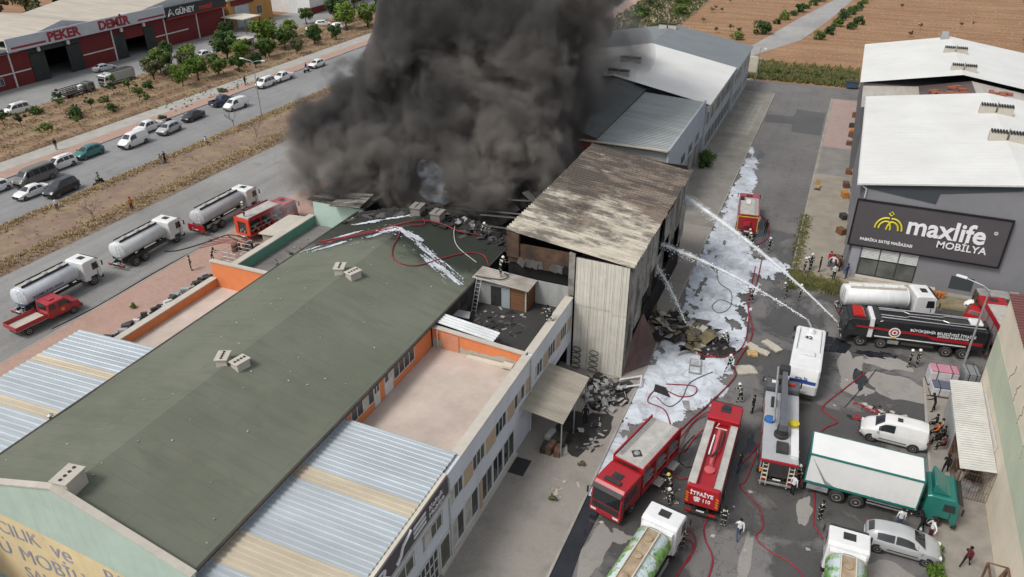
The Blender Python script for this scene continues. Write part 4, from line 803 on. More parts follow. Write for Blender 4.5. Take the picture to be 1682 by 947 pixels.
kk = at0('kiosk', 'small white kiosk among the trees by the highway yard', 'kiosk'); bx('wall', WHW, kk, -123.2, -120.6, 136, 139, 0, 2.3); bx('roof', COPE, kk, -123.5, -120.3, 135.7, 139.3, 2.31, 2.5); bx('window', PANE, kk, -120.59, -120.55, 136.8, 138, 1, 1.9)
# ------------------------------------------------------------------ vehicles (local +X is forward)
WHEELS = {}
def wheel(par, x, y, r, w, hub=None, dual=False):
    k = (r, w, dual)
    if k not in WHEELS:
        t = MB().lathe([(-w / 2, r * .62), (-w / 2 + .01, r * .93), (-w / 2 + .04, r), (w / 2 - .04, r), (w / 2 - .01, r * .93), (w / 2, r * .62)], 'Y', 20).mesh('wheel', True)
        h = MB().lathe([(w / 2 - .10 if dual else w / 2 - .03, r * .60), (w / 2 + .003, r * .60), (w / 2 + .004, r * .52), (w / 2 - .05, r * .42), (w / 2 - .05, r * .2), (w / 2 + .01, r * .18), (w / 2 + .01, .01)], 'Y', 16).mesh('rim', False)
        WHEELS[k] = (t, h)
    t, h = WHEELS[k]; o = obj('wheel', t, RUBBER, par, (x, y, r), 0 if y > 0 else 180); obj('rim', h, hub or RIM, o)
    return o
def interp(P, x):
    if x <= P[0][0]: return P[0][1]
    for (xa, a), (xb, c) in zip(P[:-1], P[1:]):
        if x <= xb:
            t_ = (x - xa) / (xb - xa); return a + (c - a) * t_
    return P[-1][1]
CARS = dict(   # roof line, belt line, half width, tumblehome, side windows, windscreen x, rear window x, wheels x, wheel radius
    hatch=([(-2.02, .92), (-1.95, 1.1), (-1.62, 1.36), (-1.2, 1.46), (-.3, 1.52), (.15, 1.47), (.42, 1.38), (1.12, 1.0), (1.5, .93), (1.85, .78), (2.02, .55)], [(-2.02, .86), (-1.5, .95), (1.12, .93), (1.5, .85), (1.9, .68), (2.02, .5)], [(-2.02, .68), (-1.8, .82), (-1, .88), (1.2, .88), (1.7, .8), (2.02, .58)], .20, ((-1.45, -.55), (-.47, .72)), (.42, 1.08), (-1.93, -1.62), (1.25, -1.3), .315),
    sedan=([(-2.2, .9), (-2.1, .97), (-1.6, 1.0), (-1.05, 1.36), (-.5, 1.44), (.1, 1.43), (.38, 1.34), (1.12, .97), (1.7, .88), (2.05, .74), (2.22, .52)], [(-2.2, .86), (-1.5, .93), (1.12, .9), (1.7, .82), (2.05, .66), (2.22, .48)], [(-2.2, .66), (-1.95, .82), (-1, .88), (1.2, .88), (1.8, .8), (2.22, .56)], .20, ((-1.25, -.48), (-.4, .7)), (.38, 1.08), (-1.56, -1.07), (1.38, -1.32), .315),
    suv=([(-2.2, 1.0), (-2.15, 1.3), (-1.95, 1.6), (-1.4, 1.7), (-.2, 1.72), (.3, 1.66), (.5, 1.58), (1.2, 1.12), (1.7, 1.04), (2.05, .86), (2.2, .6)], [(-2.2, .95), (-1.5, 1.03), (1.2, 1.02), (1.7, .95), (2.05, .78), (2.2, .55)], [(-2.2, .74), (-2, .86), (-1, .91), (1.3, .91), (1.85, .84), (2.2, .62)], .17, ((-1.85, -1.15), (-1.07, -.3), (-.22, .8)), (.5, 1.15), (-2.14, -1.97), (1.38, -1.38), .36),
    van=([(-2.18, 1.1), (-2.15, 1.55), (-2.05, 1.78), (-1.6, 1.86), (0, 1.86), (.5, 1.82), (.72, 1.74), (1.35, 1.22), (1.75, 1.05), (2.05, .86), (2.2, .58)], [(-2.18, 1.05), (1.35, 1.08), (1.75, .96), (2.05, .76), (2.2, .52)], [(-2.18, .82), (-2.05, .9), (-1, .92), (1.3, .92), (1.8, .84), (2.2, .62)], .11, ((.02, 1.05),), (.72, 1.32), None, (1.42, -1.35), .33),
    wagon=([(-2.1, 1.05), (-2.05, 1.5), (-1.95, 1.72), (-1.4, 1.8), (0, 1.8), (.4, 1.75), (.62, 1.66), (1.28, 1.16), (1.7, 1.02), (2.0, .84), (2.12, .56)], [(-2.1, 1.0), (1.28, 1.04), (1.7, .92), (2.0, .74), (2.12, .5)], [(-2.1, .78), (-1.95, .87), (-1, .9), (1.3, .9), (1.75, .82), (2.12, .6)], .13, ((-1.85, -1.0), (-.92, -.05), (.03, .95)), (.62, 1.24), (-2.06, -1.95), (1.35, -1.3), .33),
    minibus=([(-2.6, 1.2), (-2.55, 1.8), (-2.45, 2.0), (-2, 2.06), (.6, 2.06), (1.1, 2.0), (1.35, 1.9), (1.95, 1.3), (2.3, 1.12), (2.52, .9), (2.6, .6)], [(-2.6, 1.12), (1.95, 1.15), (2.3, 1.02), (2.52, .8), (2.6, .55)], [(-2.6, .88), (-2.45, .96), (-1, .97), (1.8, .97), (2.3, .88), (2.6, .68)], .10, ((-2.35, -1.4), (-1.3, -.35), (-.25, .6), (.7, 1.6)), (1.35, 1.92), (-2.56, -2.45), (1.75, -1.6), .36),
    pickup=([(-2.5, .66), (-.95, .66), (-.93, 1.35), (-.75, 1.66), (0, 1.72), (.35, 1.68), (.55, 1.58), (1.25, 1.1), (1.8, 1.02), (2.3, .88), (2.5, .6)], [(-2.5, .62), (-.95, .64), (-.93, 1.02), (1.25, 1.02), (1.8, .94), (2.3, .8), (2.5, .55)], [(-2.5, .88), (-1, .9), (1.3, .9), (2.0, .84), (2.5, .64)], .17, ((-.7, -.1), (-.02, .85)), (.55, 1.2), (-.925, -.76), (1.6, -1.5), .37))
CARM = {}
def car(name, label, cat, loc, rz, colour, kind='hatch', sc=1.0, group='cars on and beside the highway', det=1):
    ZR, ZB, HW, tum, wins, ws, rw, wx, wr = CARS[kind]; col = paint(colour[0], colour[1]); t = thing(name, label, cat, loc, rz, group, sc)
    xs = sorted({p[0] for p in ZR} | {p[0] for p in ZB} | {p[0] for p in HW}); xs = sorted(set(xs) | {(a_ + c_) / 2 for a_, c_ in zip(xs[:-1], xs[1:]) if c_ - a_ > .3}); h = xs[-1]; h0 = xs[0]
    def sec(x):
        w, zb, zr = interp(HW, x), interp(ZB, x), interp(ZR, x); k = max(0, zr - zb); wt = max(.2, w - .05 - min(.16, k * .5) - tum * min(1, k / .55)); zf = .24 if h0 + .2 < x < h - .2 else .34
        return [(w - .10, zf), (w - .015, zf + .14), (w, zf + .32), (w - .005, zb - .14), (w - .03, zb), (wt + .03, zr - .05 - .02 * min(1, k * 3)), (wt - .06, zr - .012), (wt * .5, zr + .012), (0, zr + .018)]
    def pt(x, i): a = sec(x); lo = int(min(i, 7.999)); f_ = i - lo; return (x, a[lo][0] + (a[lo + 1][0] - a[lo][0]) * f_, a[lo][1] + (a[lo + 1][1] - a[lo][1]) * f_)
    if kind not in CARM:
        b = MB(); n = 17
        for x in xs: q = sec(x); b.v += [(x, y, z) for y, z in q] + [(x, -y, z) for y, z in q[-2::-1]]
        for k in range(len(xs) - 1):
            o = k * n
            for i in range(n - 1): b.f.append((o + i, o + i + 1, o + n + i + 1, o + n + i))
            b.f.append((o + n - 1, o, o + n, o + 2 * n - 1))
        b.f += [tuple(range(n)), tuple(range((len(xs) - 1) * n, len(xs) * n))]; b.m = [0] * len(b.f); me = b.mesh('body', True)
        try: me.set_sharp_from_angle(angle=R(32))
        except Exception: pass
        def patch(x0, x1, i0, i1, nx, ni, off, name, mir):
            g = MB(); V = []
            for a_ in range(nx + 1):
                for c_ in range(ni + 1):
                    x = x0 + (x1 - x0) * a_ / nx; p = Vector(pt(x, i0 + (i1 - i0) * c_ / ni)); e = Vector(pt(x + .02, i0 + (i1 - i0) * c_ / ni)) - Vector(pt(x - .02, i0 + (i1 - i0) * c_ / ni)); i_ = i0 + (i1 - i0) * c_ / ni; u = Vector(pt(x, min(8, i_ + .15))) - Vector(pt(x, max(0, i_ - .15))); nn = e.cross(u).normalized()
                    if nn.y * 1 + nn.z * .5 < 0: nn = -nn
                    V.append(p + nn * off)
            for sgn in ((1, -1) if mir else (1,)):
                g.add([(v.x, v.y * sgn, v.z) for v in V], [(a_ * (ni + 1) + c_, a_ * (ni + 1) + c_ + 1, (a_ + 1) * (ni + 1) + c_ + 1, (a_ + 1) * (ni + 1) + c_) for a_ in range(nx) for c_ in range(ni)])
            return g.mesh(name, True)
        L_ = [('windscreen', patch(ws[0] + .03, ws[1] - .02, 6.2, 8, 5, 5, .008, 'windscreen', True), GLASS)]
        if rw: L_.append(('rear_window', patch(rw[0], rw[1] - .03, 6.2, 8, 4, 4, .010, 'rear_window', True), GLASS))
        for a_, c_ in wins:
            m1 = patch(a_, c_, 4.12, 4.86, 6, 3, .010, 'side_window', False); m2 = m1.copy(); m2.transform(Matrix.Diagonal((1, -1, 1, 1))); L_ += [('side_window', m1, GLASS), ('side_window', m2, GLASS)]
        CARM[kind] = (me, L_)
    me, L_ = CARM[kind]; obj('body', me, col, t)
    for nm, m1, mm in L_: obj(nm, m1, mm, t)
    Wd = 2 * max(p[1] for p in HW); zb = interp(ZB, 0)
    for s in (-1, 1):
        xm = ws[1] - .22; MB().cbox((xm, s * (interp(HW, xm) + .07), zb + .09), (.13, .17, .14)).build('mirror', DARK if det < 2 else col, t, bevel=.035)
        MB().cbox((h - .17, s * (interp(HW, h - .17) - .13), interp(ZB, h - .17) - .04), (.26, .24, .14)).build('headlight', LAMP, t, bevel=.04); MB().cbox((h0 + .05, s * (interp(HW, h0 + .05) - .06), interp(ZB, h0) - .06), (.1, .16, .26)).build('tail_light', REDLAMP, t, bevel=.03)
        MB().box(wx[1] + wr + .15, wx[0] - wr - .15, s * (Wd / 2 - .0) - .012, s * (Wd / 2) + .012, .5, .56).build('door_moulding', DARK, t) if det > 1 else None
        for x in wx:
            MB().xf((x, s * (interp(HW, x) - .105), wr)).lathe([(-.11, wr + .055), (.11, wr + .055)], 'Y', 20).build('wheel_arch', DARK, t); wheel(t, x, s * (interp(HW, x) - .095), wr, .2)
    MB().box(h - .1, h + .02, -interp(HW, h) + .02, interp(HW, h) - .02, .3, .42).build('bumper', DARK, t, bevel=.03); MB().box(h - .06, h + .012, -.35, .35, .46, .53).build('grille', DARK, t); MB().box(h0 - .03, h0 + .1, -interp(HW, h0) - .04, interp(HW, h0) + .04, .32, .5).build('bumper', DARK if kind in ('van', 'pickup', 'minibus') else col, t, bevel=.03); MB().box(h0 - .05, h0 - .03, -.26, .26, .52, .63).build('number_plate', PLATE, t)
    if kind == 'pickup':
        b = MB(); b.box(-2.5, -.98, -.92, -.86, .66, 1.02).box(-2.5, -.98, .86, .92, .66, 1.02).box(-2.5, -2.44, -.86, .86, .66, 1.02); b.build('bed_side', col, t, bevel=.01); MB().box(-2.44, -.98, -.86, .86, .685, .72).build('bed_floor', CHASSIS, t)
    if kind in ('suv', 'wagon'):
        for s in (-1, 1): MB().rod((-1.6, s * .62, interp(ZR, -1.3) + .05), (.2, s * .62, interp(ZR, .1) + .05), .022, 4).build('roof_rail', DARK, t)
    if kind == 'van' and det > 1: MB().cbox((-.2, .1, 1.9), (.34, .4, .07)).build('roof_vent', DARK, t, bevel=.02)
    return t
CW, CB, CS, CG, CT, CN = ('white', (.74, .74, .73)), ('black', (.02, .021, .024)), ('silver', (.42, .43, .44)), ('grey', (.13, .125, .115)), ('teal', (.03, .17, .16)), ('navy', (.03, .04, .08))
car('parked_van', 'white people carrier parked at the left end of the dealer yard', 'car', (-125.0, 84, .03), -95, CW, 'wagon')
car('sedan_car', 'silver saloon parked in front of the maroon steel dealer wall', 'car', (-135.2, 111.3, .02), 75, CS, 'sedan')
car('pickup_truck', 'white pickup parked between trees beside the dealer yard', 'pickup', (-124.5, 127.3, .02), -100, CW, 'pickup')
car('small_van', 'white small van nearest the lamp post on the far carriageway', 'van', (-98.0, 114, .015), -90, CW, 'wagon')
car('small_van', 'white double cab vehicle behind another white van near the lamp post', 'van', (-97.9, 119.0, .015), -90, CW, 'pickup')
car('pickup_truck', 'dark blue pickup parked half on the brick strip', 'pickup', (-97.2, 101.9, .015), 84, CN, 'pickup')
car('panel_van', 'white panel van driving beside the dark blue pickup', 'van', (-93.5, 100.6, .015), -96, CW, 'van')
car('sedan_car', 'black saloon next to the roadside bush on the far carriageway', 'car', (-95.8, 93.1, .015), -86, CB, 'sedan')
car('hatchback', 'silver hatchback driving past the white vans on the highway', 'car', (-94.4, 86.4, .015), -84, CS, 'hatch', 1.05)
car('pickup_truck', 'white pickup with grey load bed behind the silver hatchback', 'pickup', (-97.9, 85.6, .015), -90, CW, 'pickup')
car('panel_van', 'white panel van in front of the silver hatchback on the highway', 'van', (-94.7, 79.7, .015), -88, CW, 'van', 1.08)
car('hatchback', 'teal green hatchback on the far carriageway', 'car', (-96.9, 73.6, .015), -90, CT, 'hatch', 1.08)
car('suv_car', 'white estate car between the teal hatchback and the grey minibus', 'car', (-96.6, 68.6, .015), -92, CW, 'suv')
car('minibus', 'grey minibus in the queue on the far carriageway', 'minibus', (-95.1, 63.6, .015), -90, CG, 'minibus', 1.05)
car('sedan_car', 'white car cut by the left edge of the picture', 'car', (-96.9, 59.0, .015), -90, CW, 'hatch')
car('sedan_car', 'white saloon beside the dark sport utility car', 'car', (-91.5, 60.1, .015), -90, CW, 'sedan')
car('suv_car', 'black sport utility car with grey bonnet nearest the median', 'car', (-88.7, 62.2, .015), -84, CB, 'suv', 1.05)
car('sedan_car', 'white car fading into the smoke on the far carriageway', 'car', (-98.2, 130.3, .015), -90, CW, 'hatch')
for i, (x, y) in enumerate(((-119, 158.5), (-116, 165), (-121.5, 166))): car('parked_car', ['white car parked below the trees by the lot', 'white car at the far end of the lot near the smoke', 'white car parked before the white hall'][i], 'car', (x, y, .02), 20 * i, CW, 'hatch')
RED = paint('fire_red', (.36, .011, .018), .25); ORR = paint('orange_red', (.62, .06, .02), .15); WHITE = paint('white_truck', (.74, .745, .74)); BLACK = paint('black_truck', (.014, .015, .017), .2); TEALC = paint('teal_truck', (.012, .16, .135), .25); GREYT = paint('grey_deck', (.40, .41, .425), .35)
DECK = mat('pale_deck', (.50, .485, .45), .6, .1, .12, 2, .45)
def rails(t, pts, r, m, name='rail'): return MB().tube(pts, r, 5).build(name, m, t)
def truck(name, label, cat, loc, rz, cab, L=8.4, Wd=2.35, axles=((3.0, 0), (-1.7, 1), (-3.0, 1)), cz=2.75, cl=1.95, x1=None, roofm=None, sc=1.0, hatch=True, mir=True, crew=False, group='lorries and fire engines'):
    t = thing(name, label, cat, loc, rz, group, sc); x1 = x1 if x1 is not None else L / 2; x0 = x1 - cl
    for s in (-1, 1): MB().box(-L / 2 + .2, x1 - .3, s * .42 - .06, s * .42 + .06, .62, .88).build('chassis_rail', CHASSIS, t)
    cp = [(x0, .72), (x0 + .0, cz - .08), (x0 + .25, cz), (x1 - .42, cz), (x1 - .18, cz - .22), (x1, 1.42), (x1 + .02, .55), (x1 - .25, .5), (x1 - .42, .98), (x1 - 1.35, .98), (x1 - 1.42, .62)]
    MB().prof(cp, Wd, .06).build('cab', cab, t, bevel=.035)
    a = (x1 - .2, cz - .26); b_ = (x1 + .005, 1.36); hw = Wd / 2 - .12
    MB().pane((b_[0], -hw, b_[1]), (b_[0], hw, b_[1]), (a[0], hw - .03, a[1]), (a[0], -hw + .03, a[1]), .02, .03).build('windscreen', GLASS, t)
    MB().box(x1 + .0, x1 + .045, -hw + .06, hw - .06, .78, 1.26).build('grille', DARK, t); MB().box(x1 - .22, x1 + .1, -Wd / 2, Wd / 2, .38, .72).build('bumper', DARK if cab in (WHITE, TEALC, BLACK) else cab, t, bevel=.05)
    MB().prof([(x1 - .2, cz - .2), (x1 + .08, cz - .34), (x1 + .09, cz - .3), (x1 - .18, cz - .12)], Wd - .15).build('sun_visor', DARK, t)
    for s in (-1, 1):
        y = s * (Wd / 2)
        q = [(x1 - .95, y, 1.6), (x1 - .22, y, 1.6), (x1 - .34, y, cz - .42), (x1 - .95, y, cz - .42)]; MB().pane(*(q if s < 0 else q[::-1]), .012, .02).build('side_window', GLASS, t)
        if crew: q = [(x1 - 1.95, y, 1.6), (x1 - 1.1, y, 1.6), (x1 - 1.1, y, cz - .42), (x1 - 1.95, y, cz - .42)]; MB().pane(*(q if s < 0 else q[::-1]), .012, .02).build('side_window', GLASS, t)
        MB().cbox((x1 + .06, s * (Wd / 2 - .32), .62), (.1, .42, .16)).build('headlight', LAMP, t, bevel=.03); MB().box(x1 - .5, x1 - .46 + .02, y - .0 if s > 0 else y - .012, y + .012 if s > 0 else y, .95, 1.55).build('door_seam', DARK, t)
        if mir: MB().cbox((x1 + .1, s * (Wd / 2 + .18), 2.0), (.12, .1, .5)).rod((x1 - .1, s * Wd / 2, 2.25), (x1 + .1, s * (Wd / 2 + .18), 2.25), .025, 4).build('mirror', DARK, t, bevel=.02)
    if hatch: MB().cbox((x0 + cl * .48, 0, cz + .02), (.55, .7, .07)).build('roof_hatch', DARK, t, bevel=.02)
    for x, d in axles:
        for s in (-1, 1):
            wheel(t, x, s * (Wd / 2 - .17), .50, .52 if d else .32, dual=bool(d))
            if d: MB().add([(x + .62 * math.cos(R(k * 15)), s * (Wd / 2 - .42) + e, .5 + .62 * math.sin(R(k * 15))) for k in range(1, 12) for e in (-.24, .24)], [(2 * k, 2 * k + 1, 2 * k + 3, 2 * k + 2) for k in range(10)]).build('mudguard', DARK, t)
        MB().rod((x, -Wd / 2 + .3, .5), (x, Wd / 2 - .3, .5), .09).build('axle', CHASSIS, t)
    MB().box(-L / 2, -L / 2 + .12, -Wd / 2 + .1, Wd / 2 - .1, .42, .62).build('rear_bumper', CHASSIS, t, bevel=.02)
    for s in (-1, 1): MB().cbox((-L / 2 - .02, s * (Wd / 2 - .35), .62), (.06, .45, .14)).build('tail_light', REDLAMP, t, bevel=.02)
    MB().box(-L / 2 - .03, -L / 2 - .005, -.26, .26, .68, .79).build('number_plate', PLATE, t)
    return t
def tanker(t, x0, x1, rad, zc, m, sy=1.05, sz=.92, walk=True, railm=DARK, endm=None, skirt=None, walkm=None):
    R_ = rad; pr = [(x0, .04), (x0 + .02, R_ * .6), (x0 + .1, R_ * .9), (x0 + .22, R_), (x1 - .22, R_), (x1 - .1, R_ * .9), (x1 - .02, R_ * .6), (x1, .04)]
    tk = MB().lathe(pr, 'X', 28, sy, sz); tk.v = [(x, y, z + zc) for x, y, z in tk.v]; o = tk.build('tank', m, t, smooth=True)
    for x in (x0 + .22, x1 - .22, *[x0 + .22 + (x1 - x0 - .44) * k / 3 for k in (1, 2)]):
        rg = MB().lathe([(x - .03, R_ + .012), (x + .03, R_ + .012)], 'X', 28, sy, sz); rg.v = [(a, b_, c + zc) for a, b_, c in rg.v]; rg.build('tank_band', m if walkm is None else walkm, o)
    top = zc + R_ * sz
    if walk:
        MB().box(x0 + .5, x1 - .4, -.38, .38, top - .04, top + .05).build('walkway', walkm or DECK, t)
        for s in (-1, 1): MB().box(x0 + .5, x1 - .4, s * .40 - .03, s * .40 + .03, top - .05, top + .16).build('walkway_edge', railm, t)
        for k in (.25, .55, .8): MB().xf((x0 + (x1 - x0) * k, 0, top + .05)).lathe([(0, .26), (.1, .26), (.13, .18), (.14, .01)], 'Z', 12).build('manhole', walkm or ALU, t)
    for x in (x0 + .8, (x0 + x1) / 2, x1 - .8): MB().box(x - .12, x + .12, -.6, .6, .86, zc - R_ * sz * .6).build('saddle', CHASSIS, t)
    for s in (-1, 1):
        if skirt: MB().box(x0 + .4, x1 - .2, s * (R_ * sy) - .02, s * (R_ * sy) + .02, .78, 1.12).build('side_skirt', skirt, t)
        MB().box(x0 + 2.6, x1 - .1, s * 1.02 - .04, s * 1.02 + .04, .55, .62).box(x0 + 2.6, x1 - .1, s * 1.02 - .03, s * 1.02 + .03, .8, .86).build('side_guard', ALU, t)
    b = MB()
    for s in (-.22, .22): b.rod((x0 - .08, s - .5, .7), (x0 - .03, s - .5, top), .02, 4)
    for k in range(6): zz = .8 + (top - .9) * k / 5; b.rod((x0 - .07, -.72, zz), (x0 - .07, -.28, zz), .018, 4)
    b.build('rear_ladder', ALU, t); MB().tube([(x0 - .05, .4, .95), (x0 - .3, .4, .9), (x0 - .32, .4, .6)], .07, 8).build('outlet_pipe', ALU, t)
    return o
def tankmat(name, col, stripe=None, green=False, z0=1.15, z1=1.55):
    m, nt, b = nodes_of(name); v = coord(nt)
    c = mix(nt, ramp(nt, nz(nt, v, 1.0, 5), .3, .7), tuple(x * .88 for x in col), col)
    c = mix(nt, math_(nt, 'MULTIPLY', ramp(nt, nz(nt, coord(nt, False, (1.2, 1.2, .2)), 1, 6, .7), .5, .72), .3), c, tuple(x * .5 for x in col))
    sp = nt.nodes.new('ShaderNodeSeparateXYZ'); nt.links.new(coord(nt), sp.inputs[0])
    if stripe: c = mix(nt, math_(nt, 'MULTIPLY', math_(nt, 'GREATER_THAN', sp.outputs[2], z0), math_(nt, 'LESS_THAN', sp.outputs[2], z1)), c, stripe)
    if green:   # printed landscape: trees on a pale sky
        f = math_(nt, 'ADD', nz(nt, v, 1.3, 6, .7), math_(nt, 'MULTIPLY', math_(nt, 'SUBTRACT', 2.72, sp.outputs[2]), .34)); k = ramp(nt, f, .52, .60)
        c = mix(nt, k, c, mix(nt, ramp(nt, nz(nt, v, 4, 5), .35, .65), (.05, .20, .05), (.30, .50, .13)))
    nt.links.new(c, b.inputs['Base Color']); b.inputs['Roughness'].default_value = .35; return m
# --- three tankers and the red pickup on the service road
t = truck('water_tanker', 'white water tanker with blue stripe behind the red pickup', 'tanker', (-66.3, 43.0, .015), 90, WHITE, 8.6, axles=((3.2, 0), (-1.6, 1), (-2.9, 1)))
tanker(t, -4.0, 2.0, 1.02, 1.98, tankmat('tank_blue_stripe', (.62, .66, .70), (.06, .16, .40), False, 1.15, 1.42)); text('lettering', 'SULAMA SUYU ARACI', .34, mat('blue_letters', (.07, .12, .27), .5), t, (-3.2, -1.09, 1.75), '-Y', .004, .01)
t = truck('water_tanker', 'white water tanker between two others, hose lying behind its cab', 'tanker', (-65.7, 53.7, .015), 91, WHITE, 8.6, axles=((3.2, 0), (-1.5, 1), (-2.8, 1))); tanker(t, -4.0, 2.0, 1.0, 1.98, tankmat('tank_white', (.66, .69, .70)), skirt=CHASSIS)
t = truck('water_tanker', 'silver water tanker nearest the smoke with red rear', 'tanker', (-63.9, 63.9, .015), 90, WHITE, 9.4, axles=((3.5, 0), (-1.9, 1), (-3.2, 1))); tanker(t, -4.5, 2.6, 1.0, 2.0, tankmat('tank_silver', (.52, .53, .54)), skirt=ALU)
MB().box(-4.72, -4.6, -1.15, 1.15, .6, 1.3).build('red_rear_frame', RED, t); MB().box(4.66, 4.72, -1.1, 1.1, 1.3, 1.55).build('red_stripe', RED, t)
t = thing('crew_pickup', 'red double cab pickup with open drop side bed on the service road', 'pickup', (-63.6, 39.2, .015), 83, None, 1.02)
MB().prof([(.0, .5), (.0, 1.25), (.12, 1.95), (1.7, 1.98), (2.3, 1.3), (2.95, 1.12), (3.1, .8), (3.1, .42)], 1.85, .08).build('cab', RED, t, bevel=.04)
MB().pane((2.3, -.78, 1.32), (2.3, .78, 1.32), (1.76, .7, 1.92), (1.76, -.7, 1.92), .02, .03).build('windscreen', GLASS, t); MB().pane((.02, .75, 1.3), (.02, -.75, 1.3), (.12, -.7, 1.88), (.12, .7, 1.88), .02, .03).build('rear_window', GLASS, t)
for s in (-1, 1):
    for a, c in ((.2, .85), (1.0, 1.85)): q = [(a, s * .925, 1.3), (c + (.25 if c > 1 else 0), s * .925, 1.3), (c - .1, s * .925, 1.82), (a + .03, s * .925, 1.82)]; MB().pane(*(q if s < 0 else q[::-1])).build('side_window', GLASS, t)
    MB().box(-3.0, -.1, s * .98 - .03, s * .98 + .03, .82, 1.22).build('drop_side', RED, t, bevel=.01); MB().cbox((3.05, s * .65, .82), (.12, .35, .2)).build('headlight', LAMP, t, bevel=.04)
    MB().cbox((2.05, s * 1.05, 1.35), (.15, .18, .25)).build('mirror', DARK, t, bevel=.03)
    for x in (2.25, -2.0): wheel(t, x, s * .83, .36, .24)
MB().box(-3.04, -2.98, -.95, .95, .8, 1.22).build('tailgate', RED, t); MB().box(-3.0, -.1, -.95, .95, .74, .82).build('bed_floor', VENTC, t); MB().box(-2.9, 3.0, -.5, .5, .42, .72).build('chassis_rail', CHASSIS, t); MB().box(2.95, 3.2, -.9, .9, .38, .66).build('bumper', DARK, t, bevel=.05); MB().box(1.2, 1.5, -.94, -.926, .8, 1.1).build('door_badge', ORLAMP, t); MB().cbox((.9, 0, 2.0), (.5, .8, .1)).build('roof_lamp', RED, t, bevel=.03)
# --- fire engines
def firebody(t, x0, x1, Wd, zt, m, sd=-1, deck=True):
    MB().box(x0, x1, -Wd / 2 + .35, Wd / 2 - .35, .9, zt - .12).build('body_core', DARK, t)
    MB().box(x0, x1, -Wd / 2, Wd / 2, zt - .30, zt - .05).build('body_top', m, t, bevel=.02); MB().box(x0, x1, -Wd / 2, Wd / 2, .75, 1.05).build('body_sill', m, t, bevel=.02)
    n = 3; w = (x1 - x0) / n
    for s in (-1, 1):
        for i in range(n + 1): xx = x0 + w * i; MB().box(max(x0, xx - .07), min(x1, xx + .07), s * Wd / 2 - .4 * (s > 0), s * Wd / 2 + .4 * (s < 0), 1.05, zt - .3).build('body_pillar', m, t)
        for i in range(n):
            if s == sd:
                for zz in (1.4, 1.85): MB().box(x0 + w * i + .07, x0 + w * (i + 1) - .07, s * (Wd / 2 - .2) - .15, s * (Wd / 2 - .2) + .15, zz, zz + .05).build('locker_shelf', ALU, t)
                for k in range(3): MB().cbox((x0 + w * (i + .25 + .25 * k), s * (Wd / 2 - .22), 1.2 + .45 * (k % 2)), (.25, .2, .3)).build('locker_gear', [REDLAMP, ALU, ORLAMP][k], t, bevel=.03)
            else:
                for k in range(9): MB().box(x0 + w * i + .07, x0 + w * (i + 1) - .07, s * (Wd / 2 - .03) - .012, s * (Wd / 2 - .03) + .012, 1.06 + k * (zt - 1.4) / 9, 1.06 + (k + .88) * (zt - 1.4) / 9).build('shutter_slat', ALU, t)
    if deck:
        MB().box(x0 + .08, x1 - .08, -Wd / 2 + .12, Wd / 2 - .12, zt - .049, zt + .0).build('roof_deck', DECK, t)
        b = MB()
        for i in range(26): xx = x0 + .15 + (x1 - x0 - .3) * i / 25; b.box(xx - .03, xx + .03, sd * (Wd / 2 - .38) - .18, sd * (Wd / 2 - .38) + .18, zt + .001, zt + .03)
        b.build('tread_ribs', ALU, t)
        for s in (-1, 1): MB().box(x0, x1, s * (Wd / 2 - .04) - .04, s * (Wd / 2 - .04) + .04, zt - .049, zt + .16).build('roof_rail', m, t, bevel=.015)
t = truck('fire_engine', 'red fire engine facing the camera on the left of the alley', 'fire engine', (-7.7, 39.8, .015), -105, RED, 7.9, 2.3, ((2.4, 0), (-1.7, 1)), 2.75, 2.6, crew=True)
firebody(t, -3.95, 1.28, 2.35, 3.0, RED, 1); MB().xf((.2, 0, 3.0)).lathe([(0, .42), (.05, .42), (.06, .3), (.02, .28)], 'Z', 4).build('monitor_base', DARK, t); MB().xf((.2, 0, 3.0)).lathe([(.0, .24), (.1, .2), (.14, .01)], 'Z', 10).build('monitor', ALU, t)
rails(t, [(-3.7, -.75, 3.14), (1.0, -.75, 3.14)], .03, CHROME, 'roof_ladder'); rails(t, [(-3.7, -.95, 3.14), (1.0, -.95, 3.14)], .03, CHROME, 'roof_ladder')
for i in range(14): rails(t, [(-3.6 + i * .35, -.72, 3.14), (-3.6 + i * .35, -.98, 3.14)], .02, CHROME, 'ladder_rung')
for x in (-2.6, -.6): MB().box(x - .45, x + .45, 1.2, 1.75, .75, .8).build('drop_step', ALU, t)
MB().cbox((3.2, 0, 2.83), (.3, 1.2, .14)).build('light_bar', DARK, t, bevel=.03)
t = truck('fire_tanker', 'red fire tanker with pale walkways seen from behind in mid alley', 'fire engine', (-3.05, 43.2, .015), 90, RED, 9.6, 2.25, ((3.4, 0), (-2.2, 1), (-3.5, 1)), 2.85, 2.3, mir=False)
MB().box(-4.7, 2.4, -1.12, 1.12, .95, 2.35).build('tank_body', RED, t, bevel=.2)
for s in (-1, 1): MB().box(-4.4, 2.3, s * .82 - .26, s * .82 + .26, 2.36, 2.62).build('walkway', DECK, t, bevel=.02); MB().box(-4.4, 2.3, s * .53 - .025, s * .53 + .025, 2.36, 2.72).build('walkway_edge', RED, t)
